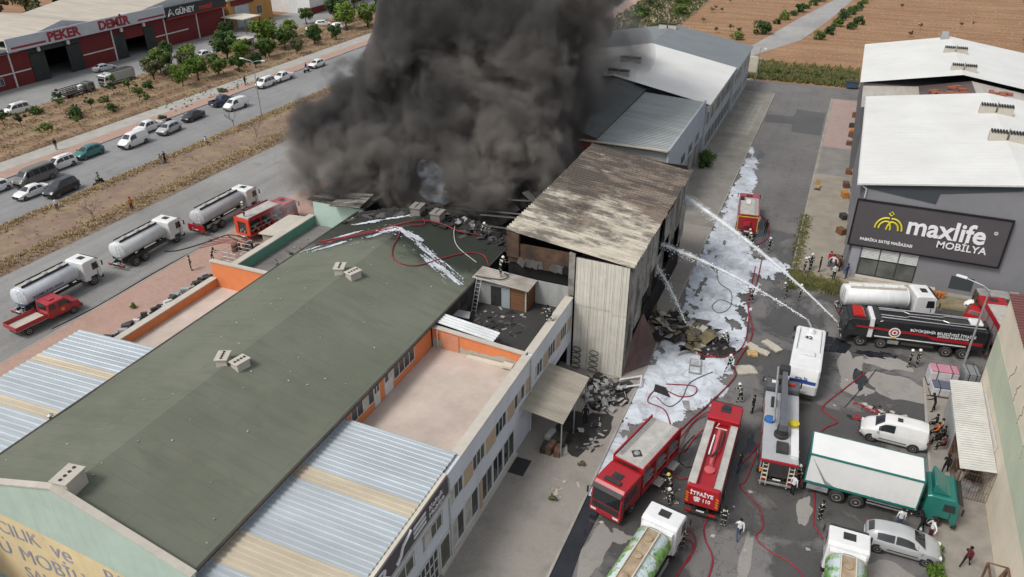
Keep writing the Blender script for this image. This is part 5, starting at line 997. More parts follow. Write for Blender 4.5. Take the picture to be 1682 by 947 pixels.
MB().xf((-2.6, 0, 2.36)).lathe([(0, .36), (.12, .36), (.16, .2), (.17, .01)], 'Z', 14).build('manhole', mat('pale_red', (.50, .10, .11), .5), t); rails(t, [(-2.2, 0, 2.5), (1.6, .05, 2.5)], .16, MATS['pale_red'], 'water_pipe'); rails(t, [(-1.2, .32, 2.55), (.9, .3, 2.55)], .06, WHT, 'suction_hose'); rails(t, [(-1.6, .1, 2.7), (-.4, -.3, 2.72), (1.4, -.32, 2.6)], .07, DARK, 'suction_hose'); rails(t, [(1.8, -.4, 2.5), (1.8, .4, 2.5), (2.1, .2, 2.7)], .05, CREAMW, 'valve_frame')
MB().hexa([(-4.86, -1.1, 1.2), (-4.7, -1.1, 1.2), (-4.7, 1.1, 1.2), (-4.86, 1.1, 1.2), (-4.74, -1.0, 2.6), (-4.4, -1.0, 2.6), (-4.4, 1.0, 2.6), (-4.74, 1.0, 2.6)]).build('rear_panel', RED, t, bevel=.04)
text('lettering', 'İTFAİYE', .40, WHT, t, (-4.80, .80, 2.02), '-X', .008, .015, 1.0); text('lettering', '☎ 110', .36, WHT, t, (-4.84, .55, 1.58), '-X', .008, .015, 1.0)
for s in (-1, 1):
    for k in range(4): MB().xf((-4.86, s * .95, 1.45 + k * .22), 0, 0, 35).box(-.01, .01, -.1, .1, -.05, .05).build('warning_stripe', ORLAMP, t)
MB().cbox((3.9, 0, 2.92), (.5, .55, .06)).build('roof_window', DARK, t)
t = truck('aerial_platform', 'grey aerial platform truck with folded boom and rear step ladders', 'fire engine', (.75, 48.2, .015), 95, paint('grey_cab', (.085, .09, .10)), 9.8, 2.45, ((3.6, 0), (-2.1, 1), (-3.4, 1)), 2.6, 1.5)
MB().box(-4.7, 3.2, -1.2, 1.2, .95, 2.2).build('equipment_body', GREYT, t, bevel=.03)
for s in (-1, 1):
    for i in range(6): MB().box(-4.2 + i * 1.22, -3.12 + i * 1.22, s * 1.205 - .01, s * 1.205 + .01, 1.05, 2.05).build('locker_door', ALU if i % 2 else RED, t)
    b = MB(); y = s * .85
    for k in (-.17, .17): b.rod((-5.15, y + k, .35), (-4.75, y + k, 2.25), .03, 4)
    for k in range(6): b.box(-5.13 + .07 * k, -5.0 + .07 * k, y - .17, y + .17, .5 + .32 * k, .54 + .32 * k)
    b.build('step_ladder', CREAMW, t); MB().cbox((-4.85, s * 1.15, 1.35), (.1, .16, .3)).build('orange_lamp', ORLAMP, t, bevel=.03)
MB().box(-5.16, -5.04, -1.15, 1.15, .48, .58).build('rear_step', ALU, t); MB().box(-4.82, -4.71, -.55, .55, 1.0, 1.9).build('pump_panel', CHROME, t); MB().box(-4.84, -4.72, -1.2, 1.2, 2.05, 2.22).build('rear_header', RED, t); MB().box(-4.825, -4.72, -1.15, 1.15, .9, 2.04).build('rear_recess', DARK, t)
MB().xf((-1.9, 0, 2.2)).lathe([(0, .5), (.2, .5), (.25, .38), (.9, .34)], 'Z', 16).build('turntable', DARK, t)
MB().hexa([(-2.3, -.26, 2.9), (4.3, -.18, 3.15), (4.3, .18, 3.15), (-2.3, .26, 2.9), (-2.3, -.26, 3.4), (4.3, -.18, 3.5), (4.3, .18, 3.5), (-2.3, .26, 3.4)]).build('boom', mat('boom_grey', (.14, .15, .165), .45, .3), t)
rails(t, [(-1.4, .62, 3.0), (5.0, .5, 3.3)], .09, ALU, 'boom_pipe'); MB().cbox((4.7, 0, 3.35), (.7, .75, .6)).build('boom_head', DARK, t, bevel=.08); MB().xf((-.4, .82, 2.2)).lathe([(0, .38), (.2, .38), (.25, .2), (.26, .01)], 'Z', 14).build('hose_drum', mat('blue_drum', (.03, .13, .36), .5), t); MB().xf((-.4, -.85, 2.2)).lathe([(0, .38), (.2, .38), (.25, .2), (.26, .01)], 'Z', 14).build('hose_drum', mat('yellow_drum', (.60, .47, .03), .5), t)
MB().box(-3.9, -2.9, -.5, .3, 2.205, 2.5).build('control_box', CHASSIS, t, bevel=.04); MB().box(-4.2, -1.2, -1.15, -.65, 2.205, 2.45).build('cover_panel', WHITE, t); MB().box(1.2, 2.2, .45, .8, 2.205, 2.5).build('gear_box', DARK, t, bevel=.03)
for s in (-1, 1): MB().cbox((3.9, s * .6, 2.68), (.25, .5, .14)).build('light_bar', LAMP if s > 0 else REDLAMP, t, bevel=.03)
t = thing('police_vehicle', 'white armoured police water cannon vehicle with roof number 42', 'police vehicle', (1.75, 57.9, .015), 90, 'lorries and fire engines')
MB().prof([(-3.9, .75), (-3.95, 1.6), (-3.5, 2.85), (2.8, 2.95), (3.5, 2.4), (3.75, 1.4), (3.75, .75)], 2.35, .14).build('hull', WHITE, t, bevel=.05)
for s in (-1, 1):
    for x in (2.5, -1.3, -2.5): wheel(t, x, s * 1.0, .52, .34)
    q = [(2.0, s * 1.175, 1.7), (3.1, s * 1.175, 1.7), (2.85, s * 1.175, 2.4), (2.0, s * 1.175, 2.45)]; MB().pane(*(q if s < 0 else q[::-1])).build('side_window', GLASS, t); MB().box(-3.6, 3.4, s * 1.18 - .006, s * 1.18 + .006, 1.35, 1.55).build('blue_stripe', mat('police_blue', (.02, .05, .22), .4), t); MB().cbox((3.5, s * 1.3, 2.2), (.15, .2, .5)).build('mirror', DARK, t, bevel=.03)
MB().pane((3.70, -.95, 1.6), (3.70, .95, 1.6), (3.42, .9, 2.35), (3.42, -.9, 2.35), .05, .03).build('windscreen', GLASS, t); MB().pane((-3.90, .98, 1.75), (-3.90, -.98, 1.75), (-3.82, -.98, 2.0), (-3.82, .98, 2.0), .03, .02).build('blue_stripe', MATS['police_blue'], t)
text('lettering', '42', .62, DARK, t, (.9, .42, 3.0), 'UP', .01, .006, 1.0, 'LEFT', 0, -90); text('lettering', '42', .5, DARK, t, (2.75, .34, 2.985), 'UP', .01, .006, 1.0, 'LEFT', 0, -90); text('lettering', 'POLİS', .34, MATS['police_blue'], t, (-3.93, .6, 2.05), '-X', .006, .02); MB().box(-1.6, -1.1, -.55, .55, 2.9, 3.08).build('roof_hatch', WHITE, t, bevel=.03); MB().box(-3.9, 3.7, -.9, .9, .45, .8).build('chassis_rail', CHASSIS, t); MB().box(-3.97, -3.94, -.26, .26, 1.0, 1.12).build('number_plate', PLATE, t)
MB().xf((2.0, 0, 2.9)).lathe([(0, .35), (.25, .3), (.45, .22), (.5, .01)], 'Z', 12).build('cannon_base', WHITE, t); rails(t, [(2.0, 0, 3.35), (3.0, .45, 3.55)], .09, ALU, 'water_cannon'); rails(t, [(-.9, .9, 3.0), (2.4, .85, 3.05)], .03, ALU, 'roof_rail'); rails(t, [(-.9, -.9, 3.0), (2.4, -.85, 3.05)], .03, ALU, 'roof_rail')
t = truck('fire_tanker', 'black four axle fire tanker with red stripe and round crest', 'fire engine', (10.0, 66.2, .015), 189, BLACK, 11.6, 2.4, ((4.3, 0), (2.6, 0), (-2.6, 1), (-3.95, 1)), 2.75, 1.9)
MB().prof([(-5.5, .95), (-5.6, 2.2), (-5.45, 2.75), (-5.2, 2.85), (3.0, 2.85), (3.3, 2.7), (3.4, .95)], 2.4, .16).build('tank_body', BLACK, t, bevel=.05)
MB().box(3.45, 3.85, -1.1, 1.1, .95, 2.86).build('white_panel', WHITE, t, bevel=.04); MB().box(3.15, 3.5, -1.21, 1.21, 2.4, 2.9).build('dark_link', DARK, t)
for s in (-1, 1):
    y = s * 1.2
    b = MB(); b.add([(4.9, y * 1.012, 1.95), (-.9, y * 1.012, 1.75), (-1.3, y * 1.012, 1.5), (-5.2, y * 1.012, 1.42), (-5.2, y * 1.012, 1.72), (-1.1, y * 1.012, 1.85), (-.7, y * 1.012, 2.0), (4.9, y * 1.012, 2.12)], [(0, 1, 6, 7), (1, 2, 5, 6), (2, 3, 4, 5)]); b.build('red_stripe', RED, t)
    MB().box(-4.0, 3.3, y * 1.01 - .02, y * 1.01 + .02, 1.18, 1.27).build('white_line', WHITE, t); rails(t, [(3.0, s * .8, 2.95), (-5.2, s * .85, 2.95)], .06, CHROME, 'roof_pipe'); rails(t, [(3.0, s * .45, 3.0), (1.0, s * .5, 3.0), (.6, s * .2, 3.0), (-2.0, s * .3, 3.0), (-2.4, s * .55, 3.0), (-5.0, s * .5, 3.0)], .05, CHROME, 'roof_pipe')
    for x, zz in ((1.75, 0), ): 
        for r_, m_, e in ((.48, WHITE, .022), (.36, RED, .03), (.24, WHITE, .038), (.12, RED, .046)): MB().xf((x, y, 1.78)).lathe([(-e if s < 0 else 0, r_), (0 if s < 0 else e, r_)], 'Y', 18).build('crest', m_, t)
    MB().box(1.55, 1.95, y * 1.02 - .03, y * 1.02 + .03, 1.2, 1.34).build('crest_ribbon', mat('gold', (.5, .36, .06), .5), t)
    MB().box(1.2, 2.1, s * 1.05 - .08, s * 1.05 + .08, .55, .95).build('battery_box', ALU, t, bevel=.03); MB().box(-1.6, 1.0, s * 1.1 - .03, s * 1.1 + .03, .6, .85).build('side_guard', CHASSIS, t)
text('lettering', 'BÜYÜKŞEHİR BELEDİYESİ İTFAİYE', .33, WHT, t, (.6, 1.235, 2.12), '+Y', .004, .01, 1.0); text('lettering', 'DAİRESİ BAŞKANLIĞI', .25, WHT, t, (-1.6, 1.235, 1.86), '+Y', .004, .01, 1.0)
MB().box(-5.6, -2.0, -.35, .35, 2.86, 2.95).build('roof_deck', CHASSIS, t); MB().cbox((-4.6, 0, 3.05), (1.0, 1.0, .25)).build('roof_tank', WHITE, t, bevel=.1); MB().box(-5.75, -5.62, -1.15, 1.15, 1.0, 2.7).build('rear_panel', DARK, t); rails(t, [(-5.8, 1.0, .6), (-5.8, 1.0, 2.8)], .03, ALU, 'rear_ladder'); MB().prof([(4.2, 2.76), (5.2, 2.76), (5.1, 2.95), (4.4, 2.95)], 1.7).build('light_bar', REDLAMP, t); rails(t, [(5.85, .4, .95), (6.15, .55, 1.1)], .09, ALU, 'bumper_monitor')
t = truck('water_tanker', 'white water tanker parked behind the black fire tanker', 'tanker', (7.7, 70.9, .015), 17, WHITE, 8.4, axles=((3.1, 0), (-1.7, 1), (-2.9, 1)), group='lorries and fire engines'); tanker(t, -3.95, 1.9, 1.05, 1.98, tankmat('tank_cream', (.78, .785, .78)), walkm=WHITE, railm=CREAMW)
t = truck('fire_engine', 'small red fire engine standing in the foam at the far end of the alley', 'fire engine', (-7.0, 86.6, .06), 97, RED, 7.4, 2.2, ((2.3, 0), (-1.9, 1)), 2.5, 2.2, crew=True)
firebody(t, -3.6, 1.4, 2.25, 2.75, RED); MB().box(-3.66, -3.61, -.95, .95, 1.05, 2.4).build('rear_shutter', mat('dull_red', (.30, .012, .02), .5), t); MB().box(-3.95, -3.66, -.3, .45, 1.5, 2.0).build('rear_locker', RED, t, bevel=.04); MB().box(-3.68, -3.6, -1.12, 1.12, 2.42, 2.5).build('yellow_trim', mat('trim_yellow', (.60, .40, .04), .5), t)
for s in (-1, 1): MB().box(-3.68, -3.6, s * 1.08 - .04, s * 1.08 + .04, .8, 2.42).build('yellow_trim', MATS['trim_yellow'], t)
for k in range(3): MB().cbox((.3 - k * .4, .1, 2.85), (.25, .5, .16)).build('roof_gear', WHITE, t, bevel=.04)
MB().cbox((.6, .8, 2.95), (.5, .4, .4)).build('roof_gear', DARK, t, bevel=.05)
t = truck('fire_engine', 'red fire engine with open orange rear pump bay by the highway', 'fire engine', (-57.3, 63.5, .13), 84, RED, 7.6, 2.2, ((2.4, 0), (-1.9, 1)), 2.6, 2.2, crew=True); firebody(t, -3.6, 1.4, 2.2, 2.85, RED)
for b_ in ((-1.1, -.62, .9, 2.8), (.62, 1.1, .9, 2.8), (-.62, .62, 2.4, 2.8), (-.62, .62, .8, 1.05)): MB().box(-3.75, -3.61, b_[0], b_[1], b_[2], b_[3]).build('pump_bay_frame', ORR, t, bevel=.02)
MB().box(-3.64, -3.605, -.6, .6, 1.05, 2.4).build('pump_panel', CHASSIS, t)
for k in range(3): MB().cbox((-3.7, -.3 + .3 * k, 1.3 + .2 * (k % 2)), (.14, .16, .25)).build('pump_valve', ALU, t, bevel=.04)
t = truck('fire_engine', 'red fire engine half hidden behind the beige workshop corner', 'fire engine', (17.0, 70.6, .015), 100, RED, 6.8, 2.2, ((2.1, 0), (-1.7, 1)), 2.5, 2.1, crew=True); firebody(t, -3.3, 1.2, 2.2, 2.7, RED); MB().box(-3.4, -3.31, -.95, .95, 1.0, 2.3).build('rear_shutter', mat('trim_yellow', (.6, .4, .04)), t)
t = car('red_pickup', 'red pickup cab behind the black fire tanker', 'pickup', (15.5, 72.3, .02), 75, ('red_cab', (.42, .012, .018)), 'pickup', 1.05, 'lorries and fire engines')
# --- curtain side lorry
t = truck('box_lorry', 'lorry with white curtain side box and teal cab', 'lorry', (7.45, 44.75, .015), 0, TEALC, 9.3, 2.45, ((3.35, 0), (-1.2, 1), (-2.4, 1)), 2.6, 2.0, group='lorries and fire engines')
x0, x1 = -4.55, 2.3; CURTW = mat('white_curtain', (.76, .765, .755), .55, 0, .04, .8, .2, (.5, .5, .48))
MB().box(x0 + .06, x1 - .06, -1.17, 1.17, 1.2, 3.42).build('cargo_box', CURTW, t)
def cur(y):
    b = MB(); n = 46; vs = []
    for i in range(n + 1):
        xx = x0 + .05 + (x1 - x0 - .1) * i / n
        for k in range(5): vs.append((xx, y + (.02 if y < 0 else -.02) * 0 + math.copysign(.018, y) * math.sin(i * 1.9 + k) * (.3 + .7 * (k < 2)), 1.22 + 2.2 * k / 4))
    b.add(vs, [(i * 5 + k, (i + 1) * 5 + k, (i + 1) * 5 + k + 1, i * 5 + k + 1) for i in range(n) for k in range(4)]); return b.build('side_curtain', CURTW, t, smooth=True)
cur(-1.2); cur(1.2)
for s in (-1, 1): MB().box(x0, x1, s * 1.2 - .05, s * 1.2 + .05, 3.42, 3.52).build('roof_rail', TEALC, t); MB().box(x0, x1, s * 1.2 - .04, s * 1.2 + .04, 1.05, 1.2).build('sill_rail', TEALC, t); MB().box(x0 + .2, -3.0, s * 1.16 - .04, s * 1.16 + .04, .55, .95).box(-.6, 1.9, s * 1.16 - .03, s * 1.16 + .03, .6, .68).box(-.6, 1.9, s * 1.16 - .03, s * 1.16 + .03, .85, .93).build('side_guard', ALU, t)
MB().box(x0 - .04, x0 + .04, -1.22, 1.22, 1.05, 3.52).box(x1 - .04, x1 + .04, -1.22, 1.22, 1.05, 3.52).build('end_frame', TEALC, t); MB().box(x0 + .05, x1 - .05, -1.15, 1.15, 3.45, 3.53).build('roof_panel', CURTW, t)
MB().add([(-4.4, -1.245, 3.3), (-3.3, -1.245, 1.3), (-2.7, -1.25, 1.25), (-3.3, -1.25, 1.6)], [(0, 1, 2, 3)]).build('torn_tarpaulin', mat('grey_tarp', (.27, .27, .265), .7), t)
MB().prof([(2.9, 2.62), (4.0, 2.62), (3.7, 2.8), (3.0, 3.35), (2.9, 3.35)], 1.9, .06).build('roof_deflector', TEALC, t, bevel=.03)
MB().box(x0, x1, -1.1, 1.1, .95, 1.05).build('cargo_floor', CHASSIS, t)
# --- vans and car on the right
car('panel_van', 'white panel van parked beside the white box lorry', 'van', (8.55, 51.9, .015), 178, CW, 'van', 1.03, 'cars on the plaza', 2)
car('hatchback', 'silver hatchback parked beside the green shrub in the foreground', 'car', (9.05, 40.85, .015), 0, CS, 'hatch', 1.08, 'cars on the plaza', 2)
# --- green landscape tankers in the foreground
GT = tankmat('tank_landscape', (.62, .72, .74), None, True); BROWNW = mat('tan_walkway', (.38, .29, .19), .7, 0, .25, 2, .4)
for loc, rz, lab in (((-5.35, 32.0, .015), 80, 'white tanker with printed trees on its tank, left one in the foreground'), ((5.65, 34.4, .015), 90, 'white tanker with printed trees on its tank, right one in the foreground')):
    t = truck('water_tanker', lab, 'tanker', loc, rz, WHITE, 8.4, 2.3, ((3.0, 0), (-1.7, 1), (-3.0, 1)), 2.85, 1.9); tanker(t, -4.0, 1.95, 1.12, 2.0, GT, 1.0, .8, True, CREAMW, None, None, BROWNW)
    MB().box(1.95, 2.3, -1.0, 1.0, 1.0, 2.6).build('cab_link', WHITE, t, bevel=.05)
# --- old lorries in the dealer yard
t = truck('stake_lorry', 'old grey stake bed lorry parked at the edge of the dealer yard', 'lorry', (-124.9, 96.2, .02), 90, paint('dull_grey', (.12, .125, .12)), 7.4, 2.2, ((2.5, 0), (-2.0, 1)), 2.4, 1.8, sc=.82, mir=False, group='lorries in the dealer yard')
MB().box(-3.7, 1.6, -1.1, 1.1, .95, 1.1).build('bed_floor', CHASSIS, t)
for s in (-1, 1):
    for i in range(7): MB().box(-3.6 + i * .85, -3.52 + i * .85, s * 1.1 - .03, s * 1.1 + .03, 1.1, 2.1).build('stake', RUSTY, t)
    for z in (1.3, 1.65, 2.0): MB().box(-3.65, 1.6, s * 1.06 - .02, s * 1.06 + .02, z, z + .16).build('side_board', CHASSIS, t)
MB().xf((.9, 0, 1.1)).lathe([(0, .7), (.8, .7), (1.0, .4), (1.02, .01)], 'Z', 14).build('drum', WHITE, t)
t = truck('box_truck', 'white fronted lorry with grey cargo box in the dealer yard', 'lorry', (-124.9, 105.0, .02), -92, WHITE, 8.2, 2.3, ((2.8, 0), (-2.2, 1)), 2.6, 1.9, sc=.85, mir=False, group='lorries in the dealer yard'); MB().box(-4.0, 2.1, -1.15, 1.15, 1.0, 2.9).build('cargo_box', mat('grey_box', (.42, .44, .44), .6), t, bevel=.04); MB().box(-3.9, 2.0, -1.0, 1.0, 2.905, 3.0).build('dark_tarpaulin', DARK, t)
# ------------------------------------------------------------------ people
def pose(arms=((.1, 0), (.1, 0)), elbows=(.25, .25), legs=((0, 0), (0, 0)), knees=(0, 0), bend=0.0, hip=.92, head=0.0):
    """arm angles (forward, outward), leg angles (forward, outward); returns joints and bones; +X is forward"""
    J = []; B = []
    def j(p, r): J.append((Vector(p), r)); return len(J) - 1
    cb, sb = math.cos(bend), math.sin(bend)
    def T(x, y, z): return (x * cb + z * sb, y, hip + z * cb - x * sb)       # torso frame, bends forward
    pel = j(T(0, 0, 0), (.15, .11)); wa = j(T(.01, 0, .17), (.14, .105)); chs = j(T(.0, 0, .38), (.165, .12)); nk = j(T(0, 0, .54), (.06, .06))
    hd = j(T(.02 + head * .04, 0, .68), (.085, .09)); tp = j(T(.02 + head * .06, 0, .775), (.07, .075)); ns = j(T(.125, 0, .665), (.016, .016))
    B += [(pel, wa, 0), (wa, chs, 0), (chs, nk, 0), (nk, hd, 2), (hd, tp, 2), (hd, ns, 2)]
    for s, i in ((1, 0), (-1, 1)):
        sh = j(T(0, s * .20, .47), (.065, .065)); f, o = arms[i]
        d = Vector((math.sin(f), s * math.sin(o), -math.cos(f) * math.cos(o))).normalized(); e = Vector(J[sh][0]) + d * .29
        el = j(e, (.05, .05)); f2 = f + elbows[i]; d2 = Vector((math.sin(f2), s * math.sin(o) * .4, -math.cos(f2))).normalized(); w_ = e + d2 * .25
        wr = j(w_, (.033, .033)); hn = j(w_ + d2 * .07, (.036, .026)); B += [(chs, sh, 0), (sh, el, 0), (el, wr, 0), (wr, hn, 2)]
        side = Vector((0, s, 0)); fw_ = d2.cross(side)
        for k in range(4): q = j(w_ + d2 * (.145 - .012 * abs(k - 1.4)) + fw_ * (k - 1.5) * .021 - side * .015, (.0085, .0085)); B.append((hn, q, 2))
        q = j(w_ + d2 * .075 + fw_ * .06 - side * .01, (.0095, .0095)); B.append((wr, q, 2))
    for s, i in ((1, 0), (-1, 1)):
        f, o = legs[i]; hp = j((J[pel][0].x * 1.0, s * .095, hip - .04), (.095, .095)); d = Vector((math.sin(f), s * math.sin(o), -math.cos(f))).normalized()
        kn = j(J[hp][0] + d * .43, (.062, .062)); f2 = f - knees[i]; d2 = Vector((math.sin(f2), s * math.sin(o) * .3, -math.cos(f2))).normalized(); an = j(J[kn][0] + d2 * .41, (.042, .042))
        to = j(J[an][0] + Vector((.15, 0, -.035)), (.038, .03)); B += [(pel, hp, 1), (hp, kn, 1), (kn, an, 1), (an, to, 3)]
    zmin = min(p.z - min(r) for p, r in J); J = [(p - Vector((0, 0, zmin)), r) for p, r in J]
    return J, B
POSES = {'stand': pose(((.05, .12), (-.02, .12))), 'walk': pose(((.45, .1), (-.4, .1)), (.35, .25), ((-.38, .02), (.42, .02)), (.35, .12)), 'work': pose(((.9, .15), (1.0, .15)), (.5, .4), ((.15, .12), (-.1, .12)), (.1, .1), .35),
         'crouch': pose(((.7, .2), (.9, .1)), (.4, .5), ((1.25, .2), (.5, .1)), (1.7, 1.6), .45, .5), 'hips': pose(((-.15, .75), (-.15, .75)), (.6, .6)), 'sit': pose(((.4, .1), (.35, .1)), (.6, .6), ((1.45, .12), (1.35, .12)), (1.3, 1.2), .1, .5)}
PM = {}
def person_mesh(k):
    if k in PM: return PM[k]
    J, B = POSES[k]; b = bmesh.new(); lay = b.verts.layers.skin.verify(); vs = []
    for i, (p, r) in enumerate(J): v = b.verts.new(p); v[lay].radius = r; v[lay].use_root = (i == 0); vs.append(v)
    for a, c, _ in B: b.edges.new((vs[a], vs[c]))
    me = bpy.data.meshes.new('body_cage'); b.to_mesh(me); b.free(); o = bpy.data.objects.new('tmp', me); COL.objects.link(o)
    sk = o.modifiers.new('s', 'SKIN'); sk.use_smooth_shade = True; sk.branch_smoothing = .3; su = o.modifiers.new('u', 'SUBSURF'); su.levels = 1; su.render_levels = 1
    bpy.context.view_layer.update(); dg = bpy.context.evaluated_depsgraph_get(); m = bpy.data.meshes.new_from_object(o.evaluated_get(dg)); bpy.data.objects.remove(o)
    m.name = 'person_body'; m.materials.clear(); mi = []
    for f in m.polygons:
        c = f.center; best = None
        for n_, (a, d, reg) in enumerate(B):
            A, D = J[a][0], J[d][0]; L = D - A; t = max(0, min(1, (c - A).dot(L) / max(L.length_squared, 1e-9))); q = (c - (A + L * t)).length - min(J[a][1]) * .8
            if best is None or q < best[0]: best = (q, reg, t, n_, L.length)
        reg = best[1]
        if reg in (0, 1) and best[4] > .15 and .52 < best[2] < .78: reg = 4 + reg
        mi.append(reg)
    m.polygons.foreach_set('material_index', mi)
    hp = J[4][0]; tp = J[5][0]; ax = (tp - hp).normalized(); c = hp + ax * .045
    hm = MB().lathe([(-.03, .135), (.0, .14), (.06, .13), (.11, .10), (.145, .05), (.155, .005)], 'Z', 14).mesh('helmet', True)
    br = MB().lathe([(-.04, .17), (-.02, .17), (-.015, .13)], 'Z', 14)
    M_ = Matrix.Translation(c) @ ax.to_track_quat('Z', 'Y').to_matrix().to_4x4(); hm.transform(M_)
    hr = MB().lathe([(-.05, .09), (.0, .108), (.05, .10), (.085, .06), (.095, .005)], 'Z', 12).mesh('hair', True); hr.transform(Matrix.Translation(c - Vector((.02, 0, 0))) @ ax.to_track_quat('Z', 'Y').to_matrix().to_4x4())
    PM[k] = (m, hm, hr); return PM[k]
def cloth(n, c): return mat('cloth_' + n, c, .9, 0, .15, 6, spec=.15)
SKIN = cloth('skin', (.42, .26, .18)); BOOT = cloth('boot', (.02, .02, .02)); NAVY = cloth('turnout_navy', (.022, .024, .03)); STRIPE = mat('reflective_stripe', (.55, .56, .42), .4); HELM = mat('white_helmet', (.68, .68, .66), .35); HAIR = cloth('hair', (.02, .015, .012)); YH = mat('yellow_helmet', (.62, .50, .05), .35)
def person(k, x, y, z, rz, label, top=NAVY, leg=NAVY, ff=True, helm=HELM, group=None):
    m, hm, hr = person_mesh(k); t = tag(obj('person', m, [top, leg, SKIN, BOOT, STRIPE if ff else top, STRIPE if ff else leg], None, (x, y, z), rz), label, 'person', group or ('firefighters' if ff else 'people looking on'))
    if ff and helm: obj('helmet', hm, helm, t)
    else: obj('hair', hr, HAIR, t)
    return t
C_ = dict(white=cloth('white', (.66, .66, .66)), red=cloth('red', (.45, .02, .03)), jean=cloth('jean', (.05, .075, .14)), black=cloth('black', (.018, .018, .02)), blue=cloth('blue', (.04, .06, .26)), grey=cloth('grey', (.18, .18, .18)), tan=cloth('tan', (.35, .26, .18)), maroon=cloth('maroon', (.11, .025, .03)), orange=cloth('orange', (.5, .16, .05)))
F = 'firefighter in dark turnout gear '
person('stand', .25, 76.5, .12, 20, F + 'at the left of the group on the pavement'); person('work', .75, 77.0, .12, 200, F + 'bending in the pavement group'); person('stand', .8, 77.7, .12, 250, F + 'at the back of the pavement group'); person('hips', 1.7, 77.3, .12, 180, 'person in black standing alone beside the pavement group', C_['black'], C_['black'], False)
person('stand', 2.55, 79.0, .12, 230, 'person in red shirt on the pavement by the showroom', C_['red'], C_['jean'], False); person('hips', 2.9, 78.3, .12, 250, 'person in white shirt beside the person in red', C_['white'], C_['grey'], False)
person('stand', 3.15, 76.3, .02, 120, 'person in white vest behind the white tanker', C_['white'], C_['black'], False); person('stand', 4.3, 77.0, .02, 150, 'person in blue shirt at the showroom corner', C_['blue'], C_['jean'], False); person('stand', 3.6, 78.3, .12, 190, 'person in red by the showroom corner crates', C_['maroon'], C_['black'], False)
person('walk', -3.7, 80.3, .02, -60, F + 'walking alone on the wet alley'); person('stand', -4.6, 84.8, .02, 80, 'person in black near the far red fire engine', C_['black'], C_['black'], False); person('work', -5.9, 81.4, .02, 120, F + 'holding the hose behind the far fire engine'); person('work', -5.6, 80.6, .02, 150, F + 'crouched behind the far fire engine')
person('walk', -4.0, 55.9, .03, 60, F + 'standing between the foam and the torn mattresses'); person('work', -2.5, 52.0, .02, 140, F + 'leaning at the front of the red tanker'); person('stand', -1.4, 51.0, .02, 200, 'person in black vest beside the red tanker cab', C_['black'], C_['black'], False)
person('stand', -1.5, 38.4, .02, 95, F + 'standing behind the red tanker', helm=None); person('walk', -.45, 37.8, .02, 100, 'person in white shirt and jeans walking on the wet road', C_['white'], C_['jean'], False); person('hips', -1.35, 43.9, .02, 170, 'person in dark shirt beside the red tanker', C_['black'], C_['jean'], False)
person('work', -5.3, 39.9, .02, 160, F + 'at the open lockers of the front fire engine', helm=YH); person('crouch', -4.9, 39.1, .02, 200, F + 'kneeling by the front fire engine')
person('stand', -3.6, 35.6, .02, 120, F + 'between the red tanker and the left printed tanker', helm=None); person('walk', 2.5, 44.3, .02, 80, F + 'at the back corner of the white box lorry'); person('stand', 2.3, 43.1, .02, 60, 'person in black and white at the corner of the box lorry', C_['white'], C_['black'], False)
person('stand', 8.9, 42.6, .02, 100, 'person in white shirt between the lorry and the silver hatchback', C_['white'], C_['jean'], False); person('hips', 10.7, 42.4, .02, 200, 'person in white jacket by the teal lorry cab', C_['white'], C_['maroon'], False); person('work', 10.2, 42.9, .02, 150, 'person in black by the wheel of the teal lorry cab', C_['black'], C_['black'], False); person('stand', 4.2, 41.4, .02, 130, F + 'behind the right printed tanker', helm=None)
person('walk', 12.6, 40.8, .12, 55, 'person in dark clothes walking on the yard paving', C_['maroon'], C_['black'], False); person('walk', 11.9, 49.3, .12, 70, 'person in black between the wire cage and the lorry cab', C_['black'], C_['black'], False)
person('stand', 9.9, 62.5, .02, 160, F + 'left of two standing by the pink bale'); person('stand', 10.5, 62.8, .02, 200, F + 'right of two standing by the pink bale'); person('work', -.9, 70.6, .02, 200, F + 'under the water jet near the far kerb'); person('stand', .35, 70.6, .02, 180, F + 'standing where the water jet crosses the road')
person('work', -3.9, 68.2, .03, 150, F + 'working at the edge of the far foam'); person('crouch', -5.3, 59.3, .05, 60, F + 'bent over the burnt rubble, left one'); person('work', -4.7, 59.6, .05, 200, F + 'bent over the burnt rubble, right one'); person('stand', -12.9, 44.6, .12, 120, 'person in black on the littered forecourt', C_['black'], C_['black'], False)
person('work', -26.7, 56.0, 7.9, 30, F + 'kneeling at the burning roof edge'); person('work', -22.4, 50.4, 8.0, 60, F + 'standing on the tin roof of the rooftop hut'); person('crouch', -16.8, 47.2, 6.84, 180, F + 'crouched on the parapet of the sooty terrace', helm=None)
person('stand', -58.3, 52.2, .12, 40, F + 'walking on the brick sidewalk', helm=None); person('work', -57.6, 54.6, .12, 30, F + 'bending beside the steel cage on the brick sidewalk', helm=None); person('stand', -57.6, 60.3, 2.99, 80, F + 'standing on top of the fire engine by the highway')
person('stand', -75.9, 61.3, .2, 150, 'person in orange vest on the near edge of the median', C_['orange'], C_['black'], False); person('stand', -83.9, 57.6, .2, -30, 'person in white shirt on the median', C_['white'], C_['jean'], False); person('hips', -84.3, 75.3, .2, 0, 'person in black standing on the median beside a seated one', C_['black'], C_['black'], False); person('sit', -84.9, 75.0, .2, 0, 'person seated on the median beside a standing one', C_['tan'], C_['grey'], False); person('sit', -84.5, 83.5, .2, 0, 'person sitting with white cap on the far median edge', C_['white'], C_['black'], False); person('stand', -103.2, 73.5, .13, 0, 'person on the far footpath near the white estate car', C_['black'], C_['grey'], False)
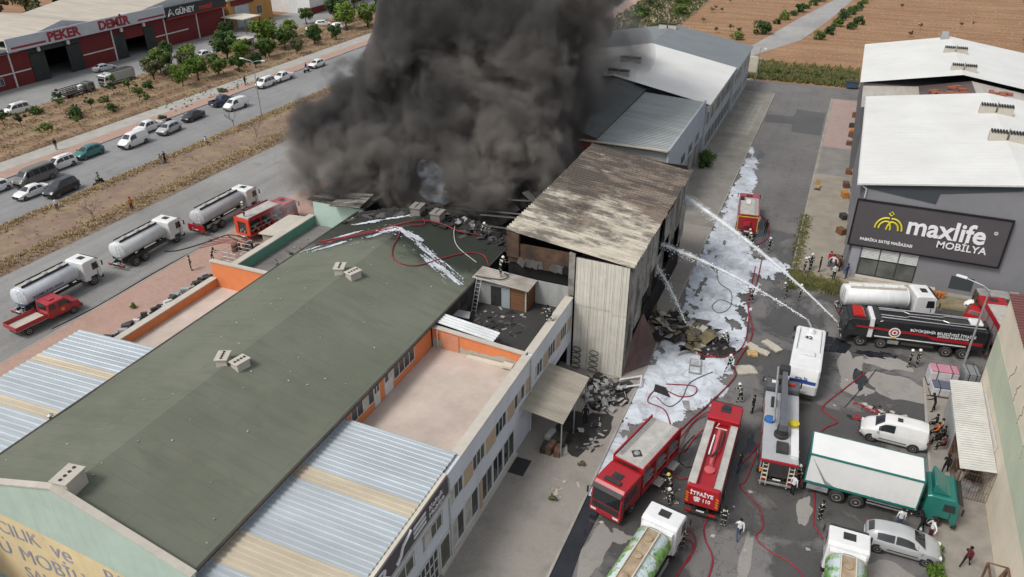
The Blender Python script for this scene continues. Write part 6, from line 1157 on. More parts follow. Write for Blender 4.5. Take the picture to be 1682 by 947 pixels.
person('stand', -101.8, 113.0, .13, 0, 'person in black standing by the lamp post', C_['black'], C_['black'], False); person('stand', -97.9, 126.4, .02, 180, 'person in navy beside a white scooter near the smoke', C_['blue'], C_['jean'], False); person('stand', -52.6, 31.0, .12, 90, 'person in black at the corner of the ribbed annex roof', C_['black'], C_['black'], False)
for i, (x, y, c1) in enumerate(((11.55, 54.3, 'black'), (11.9, 53.9, 'tan'), (11.6, 53.3, 'orange'), (12.0, 53.0, 'black'), (11.7, 52.4, 'black'), (12.0, 51.9, 'maroon'), (11.5, 56.6, 'black'))):
    person('sit' if i < 6 else 'work', x, y, .12, 180, ['first', 'second', 'third', 'fourth', 'fifth', 'sixth', 'farthest'][i] + ' person of the row resting along the grey shed wall', C_[c1], C_['black'], False)
# motorcycle and scooter
def moto(loc, rz, label, m):
    t = thing('motorcycle', label, 'motorcycle', loc, rz)
    for x in (-.62, .68): MB().xf((x, 0, .3)).lathe([(-.05, .22), (-.05, .3), (.05, .3), (.05, .22)], 'Y', 14).build('wheel', RUBBER, t)
    MB().tube([(.68, 0, .3), (.5, 0, .8), (.42, 0, 1.0)], .04).build('fork', ALU, t); MB().rod((.42, -.32, 1.02), (.42, .32, 1.02), .025).build('handlebar', DARK, t)
    MB().prof([(-.7, .62), (-.2, .55), (.3, .5), (.4, .85), (.1, .88), (-.6, .8)], .28, .05).build('fairing', m, t, bevel=.03); MB().box(-.65, .05, -.13, .13, .81, .9).build('seat', DARK, t, bevel=.04); MB().box(-.2, .3, -.12, .12, .22, .5).build('engine', CHASSIS, t, bevel=.04)
    return t
moto((-86.4, 65.9, .015), -90, 'black motorcycle with rider on the highway beside the median', DARK); person('sit', -86.4, 66.1, .42, -90, 'rider in black on the motorcycle', C_['black'], C_['black'], True, DARK, 'people looking on'); moto((-97.5, 126.0, .015), -90, 'white scooter standing near the smoke on the far carriageway', WHITE); moto((-97.7, 89.6, .015), -90, 'dark motorcycle by the roadside bush', DARK)
# ------------------------------------------------------------------ trees and shrubs
BARK = mat('bark', (.09, .065, .045), .9, 0, .3, 5)
def leafmat(name, a, b_, tr=.25):
    m, nt, b = nodes_of(name); oi = nt.nodes.new('ShaderNodeObjectInfo'); v = coord(nt)
    f = math_(nt, 'ADD', nz(nt, v, 1.6, 3), math_(nt, 'MULTIPLY', math_(nt, 'SUBTRACT', oi.outputs['Random'], .5), .35)); c = mix(nt, ramp(nt, f, .3, .7), a, b_)
    nt.links.new(c, b.inputs['Base Color']); b.inputs['Roughness'].default_value = .7; b.inputs['Specular IOR Level'].default_value = .2
    return m
LEAF = leafmat('leaf_green', (.05, .095, .022), (.145, .20, .05)); LEAFD = leafmat('leaf_dark', (.03, .065, .022), (.075, .125, .035)); LEAFB = leafmat('leaf_bright', (.07, .13, .02), (.17, .24, .045)); LEAFO = leafmat('leaf_olive', (.085, .095, .045), (.17, .175, .085))
def crown(seed, rx, rz, n, cl=14, leaf=.16, base=.0):
    r_ = random.Random(seed); V = []; Fc = []; C = []
    for _ in range(cl):
        while 1:
            p = Vector((r_.uniform(-1, 1), r_.uniform(-1, 1), r_.uniform(-1, 1)))
            if p.length < .85: break
        C.append((Vector((p.x * rx * r_.uniform(.6, 1.15), p.y * rx * r_.uniform(.6, 1.15), base + rz * (1 + p.z * r_.uniform(.7, 1.2)) * .5)), r_.uniform(.16, .44) * min(rx, rz)))
    for i in range(n):
        c, q = r_.choice(C); d = Vector((r_.gauss(0, 1), r_.gauss(0, 1), r_.gauss(0, 1))).normalized(); p = c + d * q * (r_.random() ** .35) * Vector((1, 1, .8)).length / 1.62
        u = Vector((r_.gauss(0, 1), r_.gauss(0, 1), r_.gauss(0, .7))).normalized(); w = u.cross(d + Vector((.01, .02, .03))).normalized(); s = leaf * r_.uniform(.6, 1.3); k = len(V)
        V += [tuple(p - u * s), tuple(p + w * s * .5), tuple(p + u * s), tuple(p - w * s * .5 + d * s * .2)]; Fc.append((k, k + 1, k + 2, k + 3))
    b = MB(); b.v = V; b.f = Fc; b.m = [0] * len(Fc); return b.mesh('crown', fix=False), [c for c, q in C]
def trunk(seed, h, r0, cl):
    r_ = random.Random(seed); b = MB(); b.tube([(0, 0, -.2), (r_.uniform(-.05, .05) * h, r_.uniform(-.05, .05) * h, h * .5), (0, 0, h)], [r0, r0 * .75, r0 * .45], 7)
    for c in cl[:9]: s = Vector((0, 0, h * r_.uniform(.6, .95))); b.tube([s, (s + c) / 2 + Vector((0, 0, .1)), c], [r0 * .4, r0 * .25, r0 * .08], 5)
    return b.mesh('trunk', True)
TV = []
for i in range(6): cm, cl = crown(100 + i, 1.9, 3.0, 2400, 24, .20, 1.0); TV.append((cm, trunk(200 + i, 2.2, .15, cl)))
YV = []
for i in range(4): cm, cl = crown(300 + i, .8, 1.3, 420, 9, .14, .7); YV.append((cm, trunk(320 + i, 1.0, .05, cl)))
SV = []
for i in range(4): cm, cl = crown(400 + i, 1.1, 1.5, 700, 12, .16, -.15); SV.append((cm, trunk(420 + i, .5, .06, cl)))
ntree = [0]
def tree(kind, x, y, z, sc, m, label, cat='tree', name='tree', group=None, sz=1.0):
    T = {'t': TV, 'y': YV, 's': SV}[kind]; cm, tm = T[ntree[0] % len(T)]; ntree[0] += 1
    t = thing(name, label, cat, (x, y, z), rnd.uniform(0, 360), group); t.scale = (sc, sc, sc * sz); obj('crown', cm, m, t); obj('trunk', tm, BARK, t); return t
BIG = [(-122.3, 113.1, 1.25, LEAF, 'broad green tree beside the grey cargo lorry'), (-119, 116.5, 1.0, LEAFO, 'grey green tree behind the bright clump by the yard'), (-111.6, 107.6, 1.05, LEAFB, 'bright green tree nearest the highway path'), (-112.6, 112.6, 1.15, LEAFB, 'bright green tree beside the nearest bright tree'), (-110.4, 116, 1.0, LEAF, 'round tree right of the bright pair by the path'), (-109.5, 120.5, .95, LEAF, 'tree in front of the white kiosk'), (-118.3, 127.3, 1.5, LEAFD, 'large dark tree beside the kiosk'), (-114.3, 127.4, 1.1, LEAFB, 'light green tree right of the large dark tree'), (-117, 138.5, 1.6, LEAFB, 'tall light green tree near the parking lot'), (-113.4, 140, 1.1, LEAF, 'tree in front of the tall light green tree'), (-133.3, 145, 1.0, LEAFD, 'dark tree against the maroon dealer wall'), (-131.5, 124.5, .9, LEAFD, 'dark tree before the maroon wall left of the dark gate'), (-113.1, 163.6, 1.6, LEAFB, 'bright tree at the edge of the smoke'), (-109.8, 168, 1.5, LEAF, 'green tree half veiled by smoke'), (-121, 171, 1.5, LEAFD, 'dark tree beyond the parking lot'), (-127, 166.5, 1.0, LEAFD, 'conifer green tree at the corner of the lot'), (-112.5, 133.5, .95, LEAF, 'small tree between the kiosk and the lot'), (-110.2, 146.5, 1.0, LEAFD, 'dark tree on the bank by the footpath'), (-113, 150.5, .9, LEAF, 'green tree on the bank past the dark one'), (-117, 186, 1.7, LEAFD, 'dark tree far beyond the lot'), (-108, 180, 1.5, LEAF, 'green tree far beyond the lot by the smoke'), (-128, 190, 1.6, LEAFD, 'dark tree by the white hall')]
for x, y, s, m, l in BIG: tree('t', x, y, .05, s * 1.05, m, l, group='trees along the highway yard')
for i, (x, y) in enumerate(((-120.5, 109.5), (-116.5, 110), (-108.6, 124.5), (-111.5, 131), (-118.8, 133), (-122.5, 121), (-108.3, 137.5), (-115.8, 145.5), (-119.5, 150), (-109, 153), (-124.5, 117), (-116.2, 121))): tree('t', x, y, .05, rnd.uniform(.75, 1.15), rnd.choice([LEAF, LEAFD, LEAFB, LEAFO]), 'tree in the green belt between the dealer yard and the footpath', group='trees in the green belt')
for i in range(16): tree('t', -172 - rnd.uniform(0, 40), 128 + i * 7 + rnd.uniform(-3, 3), 0, rnd.uniform(1.4, 2.2), rnd.choice([LEAFD, LEAFO]), 'dark tree behind the roofs at the top left', group='trees behind the dealer roofs')
for i, (x, y) in enumerate(((-112, 79), (-116.7, 78.5), (-120.4, 78.3), (-113.6, 86.2), (-109, 82.7), (-114.7, 90), (-116.9, 94.6), (-118, 97.7), (-117.2, 100.5), (-115.8, 103.6), (-112.2, 97.8), (-123.6, 102.9), (-121.6, 85), (-119.6, 88), (-123.5, 91), (-111, 90.5), (-124.3, 79), (-108.7, 96), (-118.5, 72.5), (-113, 70.5))):
    tree('y' if i % 3 else 's', x, y, .1, rnd.uniform(.95, 1.5), rnd.choice([LEAF, LEAFD, LEAF]), 'young tree planted in the orchard rows beside the highway', 'sapling', 'young_tree', 'young orchard trees')
for x, y, s, l in ((-102.8, 107.9, .9, 'low spreading bush on the brick strip by the highway'), (-100.6, 91.2, .7, 'dark bush beside the black saloon'), (-84.6, 47.0, .9, 'low green bush on the median at the left edge'), (-101.8, 117, .6, 'small bush on the far footpath edge')): tree('s', x, y, .1, s, LEAFO if s > .8 else LEAFD, l, 'bush', 'bush', None, .6)
tree('s', 10.9, 39.2, .1, .62, LEAFB, 'bright green shrub beside the silver hatchback, near one', 'shrub', 'shrub', None, 1.3); tree('s', 11.05, 37.9, .1, .7, LEAFB, 'bright green shrub at the bottom edge beside the silver hatchback', 'shrub', 'shrub', None, 1.2); tree('s', 11.1, 41.0, .1, .45, LEAFB, 'small bright shrub between hatchback and yard paving', 'shrub', 'shrub', None, 1.2)
for x, y, s, m, l in ((-15.2, 103.5, 1.1, LEAFD, 'dark shrub against the far warehouse wall, near one'), (-15.3, 106.2, 1.2, LEAF, 'dark shrub against the far warehouse wall, far one'), (-12.4, 36.2, .3, LEAFO, 'weedy tuft growing by the forecourt rubble'), (-11.7, 40.2, .28, LEAFO, 'weedy tuft on the dusty forecourt'), (-57.9, 44.2, .35, LEAFB, 'yellow green weed on the brick sidewalk')): tree('s', x, y, .12, s, m, l, 'shrub', 'shrub')
FT = [(-23.9, 190.4), (-19.4, 199), (-17.7, 213.4), (-16.5, 220.3), (-15, 227), (-13.8, 233), (-12.6, 239), (-11.4, 246), (-10.3, 253), (-6.4, 197.8), (-4.7, 205), (-4.3, 210), (-3.5, 216), (-2.9, 224.8), (-2, 230), (-1, 235), (.2, 241), (1, 247.2), (2.1, 254), (1.2, 220.2), (-.2, 213.7), (3, 262), (4.5, 270)]
for i, (x, y) in enumerate(FT): tree('s', x, y, 0, rnd.uniform(1.0, 1.7) * (1.3 if i < 2 else 1), LEAFD if i % 3 else LEAF, 'dark green bushy tree along the far field road', 'tree', 'roadside_tree', 'trees along the field road')
for i in range(40):
    x, y = rnd.uniform(0, 60), rnd.uniform(166, 300); y += max(0, 0); tree('y', x, y, 0, rnd.uniform(.6, 1.0), rnd.choice([LEAFO, BARK, LEAFO]), 'sparse young sapling in the brown field', 'sapling', 'field_sapling', 'saplings in the brown field')
for i in range(14): tree('y', rnd.uniform(-44, -24), rnd.uniform(195, 270), 0, rnd.uniform(.6, 1.0), LEAFO, 'sparse sapling in the field left of the far road', 'sapling', 'field_sapling', 'saplings left of the field road')
for i in range(22): tree('s', rnd.uniform(-58, -44) + i * .2, 172 + i * 3.6, 0, rnd.uniform(1.2, 2.2), rnd.choice([LEAF, LEAFD, LEAFO]), 'green scrub at the field edge beyond the warehouse row', 'bush', 'scrub_bush', 'scrub behind the warehouses')
for i in range(18): tree('s', -16 + i * 1.05, rnd.gauss(160.5, 2.0), 0, rnd.uniform(.8, 1.3), rnd.choice([LEAFO, LEAF, LEAFO]), 'unkempt bush in the verge at the end of the alley', 'bush', 'verge_bush', 'bushes at the end of the alley', .75)
def bare(seed, h):
    r_ = random.Random(seed); b = MB()
    def br(p, d, l, r0, n):
        q = p + d * l; b.tube([p, q], [r0, r0 * .6], 5, False)
        if n:
            for _ in range(3): br(p + d * l * r_.uniform(.6, 1), (d + Vector((r_.gauss(0, .5), r_.gauss(0, .5), r_.uniform(-.05, .4)))).normalized(), l * r_.uniform(.55, .75), r0 * .6, n - 1)
    br(Vector((0, 0, -.1)), Vector((0, 0, 1)), h * .4, .07, 4); return b
for i, (x, y, l) in enumerate(((-86.2, 91.6, 'bare leafless tree beside the highway median'), (-79.9, 89.2, 'bare leafless tree in the middle of the median'), (-77.6, 57.2, 'bare spindly tree on the median near the tankers'))): t = thing('bare_tree', l, 'tree', (x, y, .15)); bare(i + 5, 3.8).build('branches', mat('dead_wood', (.20, .165, .13), .9), t)
# ------------------------------------------------------------------ lamp posts
def lamp(loc, rz, h, label, arms=(1,)):
    t = thing('street_lamp', label, 'street lamp', loc, rz); MB().tube([(0, 0, 0), (0, 0, h * .5), (0, 0, h)], [.11, .085, .06], 8).build('pole', ALU, t)
    for s in arms: MB().tube([(0, 0, h), (s * .5, 0, h + .25), (s * 1.9, 0, h + .45)], .04, 6).build('arm', ALU, t); MB().xf((s * 2.1, 0, h + .45)).box(-.4, .4, -.14, .14, -.06, .08).build('lamp_head', WHITE, t, bevel=.04)
    return t
lamp((-86.9, 99.0, .1), 0, 8.6, 'double armed street lamp on the highway median', (1, -1)); lamp((13.7, 62.3, .12), 160, 8.3, 'pale leaning street lamp in front of the black fire tanker'); lamp((-14.2, 146.0, .12), -60, 7.5, 'street lamp at the end of the far warehouse row')
# ------------------------------------------------------------------ foam, water, puddle
FOAMP = [(-10.4, 115.7), (-8.9, 109.6), (-8.0, 100.4), (-7.9, 94.9), (-5.6, 90), (-5.2, 84), (-4.9, 79.5), (-1.1, 78.7), (.3, 77.6), (-.6, 75), (-3.4, 72), (-3.7, 67.8), (-3.0, 61.3), (-3.7, 57.8), (-3.6, 53.2), (-5.0, 50.5), (-6.2, 47.5), (-8.6, 46.7), (-9.4, 44.5), (-10.0, 39.3), (-10.55, 37.4), (-11.0, 41.5), (-11.3, 46.8), (-11.2, 53.0), (-10.7, 56.5), (-10.3, 61), (-10.3, 66), (-10.9, 73), (-10.7, 81), (-10.5, 90.7), (-10.5, 99.3), (-10.6, 109.3)]
def sdist(x, y, P):
    inside = False; d = 1e9; n = len(P)
    for i in range(n):
        x1_, y1_ = P[i]; x2_, y2_ = P[(i + 1) % n]
        if (y1_ > y) != (y2_ > y) and x < (x2_ - x1_) * (y - y1_) / (y2_ - y1_) + x1_: inside = not inside
        dx, dy = x2_ - x1_, y2_ - y1_; t_ = max(0, min(1, ((x - x1_) * dx + (y - y1_) * dy) / (dx * dx + dy * dy))); d = min(d, math.hypot(x - x1_ - t_ * dx, y - y1_ - t_ * dy))
    return d if inside else -d
FOAM = None
def foammat():
    m, nt, b = nodes_of('foam'); v = coord(nt, True)
    c = mix(nt, ramp(nt, nz(nt, v, .5, 8, .7, .5), .42, .66), (.63, .675, .73), (.37, .39, .43)); c = mix(nt, math_(nt, 'MULTIPLY', ramp(nt, nz(nt, coord(nt, True, (1, .6, 1), 20), .9, 8, .75, 1.2), .53, .64), .62), c, (.24, .225, .235))
    c = mix(nt, ramp(nt, nz(nt, v, 2.5, 6), .45, .7), c, (.78, .81, .85)) if False else c
    nt.links.new(c, b.inputs['Base Color']); b.inputs['Roughness'].default_value = .65; bump(nt, b, nz(nt, v, 2.2, 6), .5, .08); return m
FOAM = foammat(); st = .18; Vd = {}; b = MB(); cells = []
for iy in range(int(36 / st), int(118 / st)):
    for ix in range(int(-12.4 / st), int(2.0 / st)):
        x, y = ix * st, iy * st; s = sdist(x, y, FOAMP)
        if s < -1.0: continue
        n1 = mnoise.fractal(Vector((x * .55, y * .42, 2)), .9, 2.1, 4); n2 = mnoise.fractal(Vector((x * .9 + y * .35, y * .4, 8)), .8, 2.1, 4)
        thin = 1.25 if 60.5 < y < 84 and x > -9.6 + .05 * (y - 62) else (.6 if 54.0 < y < 95 else .25)
        if s + n1 * .8 - max(0, n2 + .42) * 1.5 * thin - (.35 if thin > .9 else 0) > 0: cells.append((ix, iy, min(1.0, max(.05, s + n1 * .5))))
for ix, iy, d in cells:
    q = []
    for a, c in ((0, 0), (1, 0), (1, 1), (0, 1)):
        k = (ix + a, iy + c)
        if k not in Vd:
            xx, yy = k[0] * st, k[1] * st; n_ = mnoise.noise(Vector((xx * 1.7, yy * 1.7, 4))); Vd[k] = len(b.v); b.v.append((xx + .09 * mnoise.noise(Vector((xx * 3, yy * 3, 0))), yy + .09 * mnoise.noise(Vector((xx * 3, yy * 3, 7))), .026 + max(0, min(.09, .05 * d * (1 + n_)))))
        q.append(Vd[k])
    b.f.append(tuple(q))
b.m = [0] * len(b.f); fo = b.build('foam', FOAM, smooth=True, fix=False); fo['kind'] = 'stuff'; fo['label'] = 'white fire fighting foam spread along the alley'; fo['category'] = 'foam'
# streaks of foam on the green roof
def slopez(x): return RZ - abs(x - RX) * (RZ - EZ) / (RX - LX)
STR = [(-40.2, 46.8, -33.4, 52.2, .95), (-40.2, 49.4, -34.5, 53.4, .5), (-33.6, 52.2, -25.0, 48.2, 1.0), (-38.5, 53.8, -33.0, 55.2, .45), (-34.5, 52.0, -30.5, 51.4, .8)]
b = MB(); Vd = {}; st = .09
for iy in range(int(45.5 / st), int(57 / st)):
    for ix in range(int(-40.3 / st), int(-24.6 / st)):
        x, y = ix * st, iy * st; best = -9
        for xa, ya_, xb, yb_, w in STR:
            dx, dy = xb - xa, yb_ - ya_; L2 = math.hypot(dx, dy); u = ((x - xa) * dx + (y - ya_) * dy) / L2; v = (-(x - xa) * dy + (y - ya_) * dx) / L2
            if -.4 < u < L2 + .4: n_ = mnoise.fractal(Vector((u * .25, v * 2.6, xa)), .7, 2.2, 6); best = max(best, 1 - abs(v) / w + n_ * 1.3 - .75 - max(0, -u) - max(0, u - L2))
        if best > 0:
            q = []
            for a, c in ((0, 0), (1, 0), (1, 1), (0, 1)):
                k = (ix + a, iy + c)
                if k not in Vd: Vd[k] = len(b.v); xx, yy = k[0] * st, k[1] * st; b.v.append((xx, yy + .05 * mnoise.noise(Vector((xx * 4, yy * 4, 1))), slopez(xx) + .05 + .03 * mnoise.noise(Vector((xx * 3, yy * 3, 5)))))
                q.append(Vd[k])
            b.f.append(tuple(q))
b.m = [0] * len(b.f)
o = b.build('roof_foam', FOAM, fix=False); o['kind'] = 'stuff'; o['label'] = 'white foam streaks splashed across the green roof'; o['category'] = 'foam'
BURNT = soil('burnt_ground', (.035, .032, .03), (.075, .07, .065)); blob('burnt_patch', -12.9, 44.2, 1.5, 2.4, .127, BURNT, 71, 30, .5); blob('burnt_patch', -12.6, 49.0, 1.8, 1.9, .126, BURNT, 74, 30, .5)
WATERM = mat('dirty_water', (.02, .022, .028), .06, 0, .3, .5, world=True, spec=.6)
sheet('gutter_puddle', [(-10.38, 18), (-9.0, 20), (-8.9, 27), (-9.3, 33), (-9.15, 36.2), (-9.6, 38.4), (-10.38, 39.2)], .0165, WATERM); sheet('puddle', [(1.0, 61.8), (4.9, 62.6), (5.4, 64.2), (4.2, 65.0), (1.2, 64.8), (.4, 63.6)], .0165, WATERM)
for i, (x, y, rx, ry) in enumerate(((7.0, 63.3, 1.4, .5), (8.3, 63.8, .8, .35), (6.2, 59.0, .5, 1.6), (-8.7, 112, .5, 2.2), (3.2, 45.5, .5, 1.0), (-1.0, 47.0, .4, 1.5))): blob('puddle', x, y, rx, ry, .0175, WATERM, 60 + i, 26, .5)
JET = None
def jetmat(nm='water_spray', amt=.75, lo=.15, hi=.55):
    m = bpy.data.materials.new(nm); m.use_nodes = True; nt = m.node_tree; p = nt.nodes['Principled BSDF']; p.inputs['Base Color'].default_value = (.85, .88, .9, 1); p.inputs['Roughness'].default_value = .3
    tr = nt.nodes.new('ShaderNodeBsdfTransparent'); mx_ = nt.nodes.new('ShaderNodeMixShader'); f = ramp(nt, nz(nt, coord(nt, True), 1.2, 4, .6), lo, hi); nt.links.new(math_(nt, 'MULTIPLY', f, amt), mx_.inputs[0]); nt.links.new(tr.outputs[0], mx_.inputs[1]); nt.links.new(p.outputs[0], mx_.inputs[2]); nt.links.new(mx_.outputs[0], nt.nodes['Material Output'].inputs['Surface']); return m
JET = jetmat('water_spray', .6, .2, .6); MISTM = jetmat('water_mist', .30, .38, .75)
def jet(label, a, c, rise, r0, r1, n=26, seed=0):
    a, c = Vector(a), Vector(c); r_ = random.Random(seed); t = thing('water_jet', label, 'water jet'); P_ = [a.lerp(c, i / n) + Vector((0, 0, rise * 4 * (i / n) * (1 - i / n))) for i in range(n + 1)]
    MB().tube(P_[n // 4:], [.02 + r1 * 2.4 * (i / n) ** 1.5 * r_.uniform(.85, 1.15) for i in range(n // 4, n + 1)], 8).build('mist', MISTM, t, smooth=True); MB().tube(P_, [(r0 + (r1 - r0) * i / n) * r_.uniform(.88, 1.1) for i in range(n + 1)], 8).build('stream', JET, t, smooth=True); b = MB(); d = (c - a).normalized()
    for k in range(420):
        i = r_.random() ** .8; p = a.lerp(c, i) + Vector((0, 0, rise * 4 * i * (1 - i) - abs(r_.gauss(0, .28 * i)))) + Vector((r_.gauss(0, 1), r_.gauss(0, 1), r_.gauss(0, 1))) * (.04 + .2 * i); s = r_.uniform(.012, .035); q = p + d * s * 3
        b.add([tuple(p + Vector((0, s, 0))), tuple(p - Vector((0, s, s))), tuple(p + Vector((s, 0, s))), tuple(q)], [(0, 1, 3), (1, 2, 3), (2, 0, 3), (0, 2, 1)])
    o = b.build('droplets', mat('droplet', (.8, .83, .86), .3), t, fix=False); o['kind'] = 'stuff'; return t
jet('water jet from the black fire tanker into the burnt warehouse', (3.95, 65.6, 1.2), (-12.1, 72.2, 8.2), .7, .06, .26, 30, 1); jet('water jet from the police vehicle into the burnt warehouse', (1.25, 60.85, 3.6), (-12.0, 62.5, 7.4), .5, .045, .14, 26, 2); jet('thin water jet inside the burnt warehouse wall', (-8.6, 59.9, 1.4), (-12.1, 61.8, 5.6), .3, .03, .12, 14, 3)
# ------------------------------------------------------------------ hoses
HRED = mat('red_hose', (.26, .018, .03), .6, 0, .2, 3, .3); HDK = mat('dark_hose', (.035, .028, .03), .7, 0, .2, 3); HPALE = mat('pale_hose', (.42, .40, .37), .7)
def hose(label, pts, z=.05, r=.05, m=HRED):
    P_ = [Vector(p if len(p) == 3 else (p[0], p[1], z)) for p in pts]; o = []
    for i in range(len(P_) - 1):
        p0, p1, p2, p3 = P_[max(i - 1, 0)], P_[i], P_[i + 1], P_[min(i + 2, len(P_) - 1)]
        for k in range(8): t_ = k / 8; o.append(.5 * ((2 * p1) + (p2 - p0) * t_ + (2 * p0 - 5 * p1 + 4 * p2 - p3) * t_ * t_ + (3 * p1 - p0 - 3 * p2 + p3) * t_ ** 3))
    o.append(P_[-1]); return tag(MB().tube(o, r, 6).build('fire_hose', m, None, smooth=True), label, 'hose', 'fire hoses')
FZ = .12
hose('red hose running along the edge of the foam past the rubble', [(-4.1, 78), (-3.9, 72), (-4.1, 67.8), (-3.2, 64), (-3.0, 61.4), (-3.6, 57), (-3.4, 55.1), (-4.6, 51), (-5.6, 48.2), (-6.3, 45.9)], FZ, .06); hose('second red hose beside the foam edge', [(-4.5, 76), (-4.2, 69), (-3.6, 64.5), (-3.5, 60), (-5.0, 57.5), (-5.4, 59.0)], FZ)
hose('zigzag red hose on the plaza left of the white van', [(6.6, 60.2), (5.0, 57.0), (3.6, 53.9), (4.2, 53.0), (4.75, 52.4), (4.0, 51.4), (3.4, 49.8), (3.2, 47.5)], .05, .065); hose('dark thin hose beside the zigzag red one', [(7.4, 61.0), (6.0, 56.8), (5.2, 54.6)], .05, .035, HDK)
hose('long dark red hose curling right of the red tanker', [(-1.5, 44.5), (-.9, 45.8), (-.4, 47.5), (-.7, 43.5), (-1.0, 42.5), (.3, 41.2), (.9, 39.5), (.6, 38.3), (1.5, 37.5), (2.9, 37.0), (3.7, 35.9), (4.0, 33.5)], .05, .05, HRED); hose('red hose from under the red tanker to the bottom edge', [(-2.3, 39.6), (-2.6, 38), (-2.3, 36.8), (-1.6, 35.4), (-1.7, 33.0), (-2.2, 30)], .05, .06); hose('red hose beside the left printed tanker', [(-3.7, 37.2), (-3.1, 37.0), (-2.8, 36.0), (-3.1, 34.6), (-3.5, 32.5)], .05, .055); hose('second red hose beside the left printed tanker', [(-3.6, 36.4), (-3.0, 36.2), (-2.9, 35.0), (-3.3, 33.8), (-3.4, 32)], .05, .05)
hose('red hose below the box lorry', [(3.7, 44.5), (3.8, 43.0), (3.9, 41.0), (4.3, 40.2), (4.5, 39.8)], .05, .06)
hose('red hose looping over the foam in front of the fire engine', [(-6.3, 45.4), (-7.6, 48.5), (-9.2, 49.2), (-8.8, 51.2), (-7.0, 50.8), (-6.0, 51.5), (-6.2, 52.6), (-8.4, 52.0)], FZ, .05); hose('red hose arched from the front engine to the red tanker', [(-5.9, 44.4, .9), (-5.7, 46.2, .3), (-5.3, 48.2, .15), (-4.6, 49.2, .4), (-4.1, 48.6, 1.0)], FZ, .06); hose('red hose lying between the two red fire engines', [(-5.6, 43.2, .8), (-5.2, 44.8, .1), (-4.9, 46.3, .1), (-4.3, 46.8, .8)], FZ, .06); hose('dark hose coiled between the two red engines', [(-5.0, 46.6), (-5.4, 45.2), (-5.5, 43.6), (-4.9, 43.0), (-4.4, 43.2)], .05, .04, HDK); hose('red hose low between the two red engines', [(-5.8, 42.2), (-5.0, 41.6), (-4.4, 42.0)], .05, .055)
hose('thin dark hose looping on the far foam', [(-8.2, 74), (-7.4, 71), (-6.0, 69.5), (-5.6, 66.5), (-6.4, 65), (-7.2, 66), (-6.6, 67.6), (-5.0, 66.8)], FZ, .03, HDK); hose('dark hose along the lower foam edge', [(-8.7, 50.0), (-7.5, 49.2), (-6.8, 50.6), (-6.6, 53.0), (-5.2, 55.2)], FZ, .035, HDK); hose('red hose beside the far fire engine', [(-5.8, 90.0), (-4.6, 87.5), (-4.2, 84.0), (-4.9, 81.8), (-5.6, 81.0)], .05, .06)
for k in range(5): hose('tangled red hose coil on the foam by the rubble', [(-6.2 + rnd.uniform(-.3, .3) + .55 * math.cos(a * 1.05 + k), 57.6 + rnd.uniform(-.2, .2) + .4 * math.sin(a * 1.05 + k)) for a in range(7)], FZ + .02 * k, .04)
hose('dark hose across the service road behind the middle tanker', [(-64.3, 54.6), (-63.2, 55.2), (-62.0, 57.4), (-61.0, 60.2), (-59.8, 60.0, .17), (-58.6, 59.6, .17)], .05, .07, HDK); hose('dark hose along the kerb of the brick sidewalk', [(-62.0, 38.5), (-61.5, 43), (-61.6, 50), (-61.4, 56), (-60.9, 60, .18), (-59.2, 60.6, .18)], .05, .05, HDK); 
for k in range(5): hose('thin red hose lying on the brick sidewalk by the highway engine', [(-61.2 - .2 * k, 56.5 + .7 * k), (-59.8, 58.5 + .35 * k), (-58.6, 58.8 + .25 * k), (-57.6, 59.5)], .16, .03)
sz = lambda x: slopez(x) + .07
def rh(label, pts, r, m): return hose(label, [(x, y, sz(x)) for x, y in pts], 0, r, m)
rh('red hose across the green roof towards the fire', [(-39.8, 50.0), (-37, 51.0), (-34.5, 52.2), (-32.5, 53.4), (-31.5, 54.6), (-30.0, 55.2), (-28.4, 55.2), (-26.8, 56)], .055, HRED); rh('red hose looping below the foam on the green roof', [(-33.5, 52.4), (-32.2, 51.4), (-31.4, 48.8), (-30.4, 47.4), (-28.8, 47.8), (-27.6, 50.4), (-26.4, 52.6), (-25.2, 53.2), (-24.3, 52.2)], .05, HRED); rh('red hose beside the first one on the green roof', [(-39.6, 49.4), (-36.6, 50.8), (-33.6, 52.0), (-32.0, 53.0), (-31.3, 54.0), (-31.8, 54.8)], .045, HRED); rh('pale hose snaking on the green roof near the fire', [(-29.4, 56.4), (-28.6, 54.4), (-27.4, 52.8), (-25.2, 51.8)], .04, HPALE)
hose('dark hose curled on the tin roof of the rooftop hut', [(-24.2, 49.4, 8.15), (-23.2, 49.5, 8.1), (-22.0, 49.9, 8.03), (-21.8, 50.6, 8.02), (-22.3, 50.9, 8.06)], 0, .04, HDK)
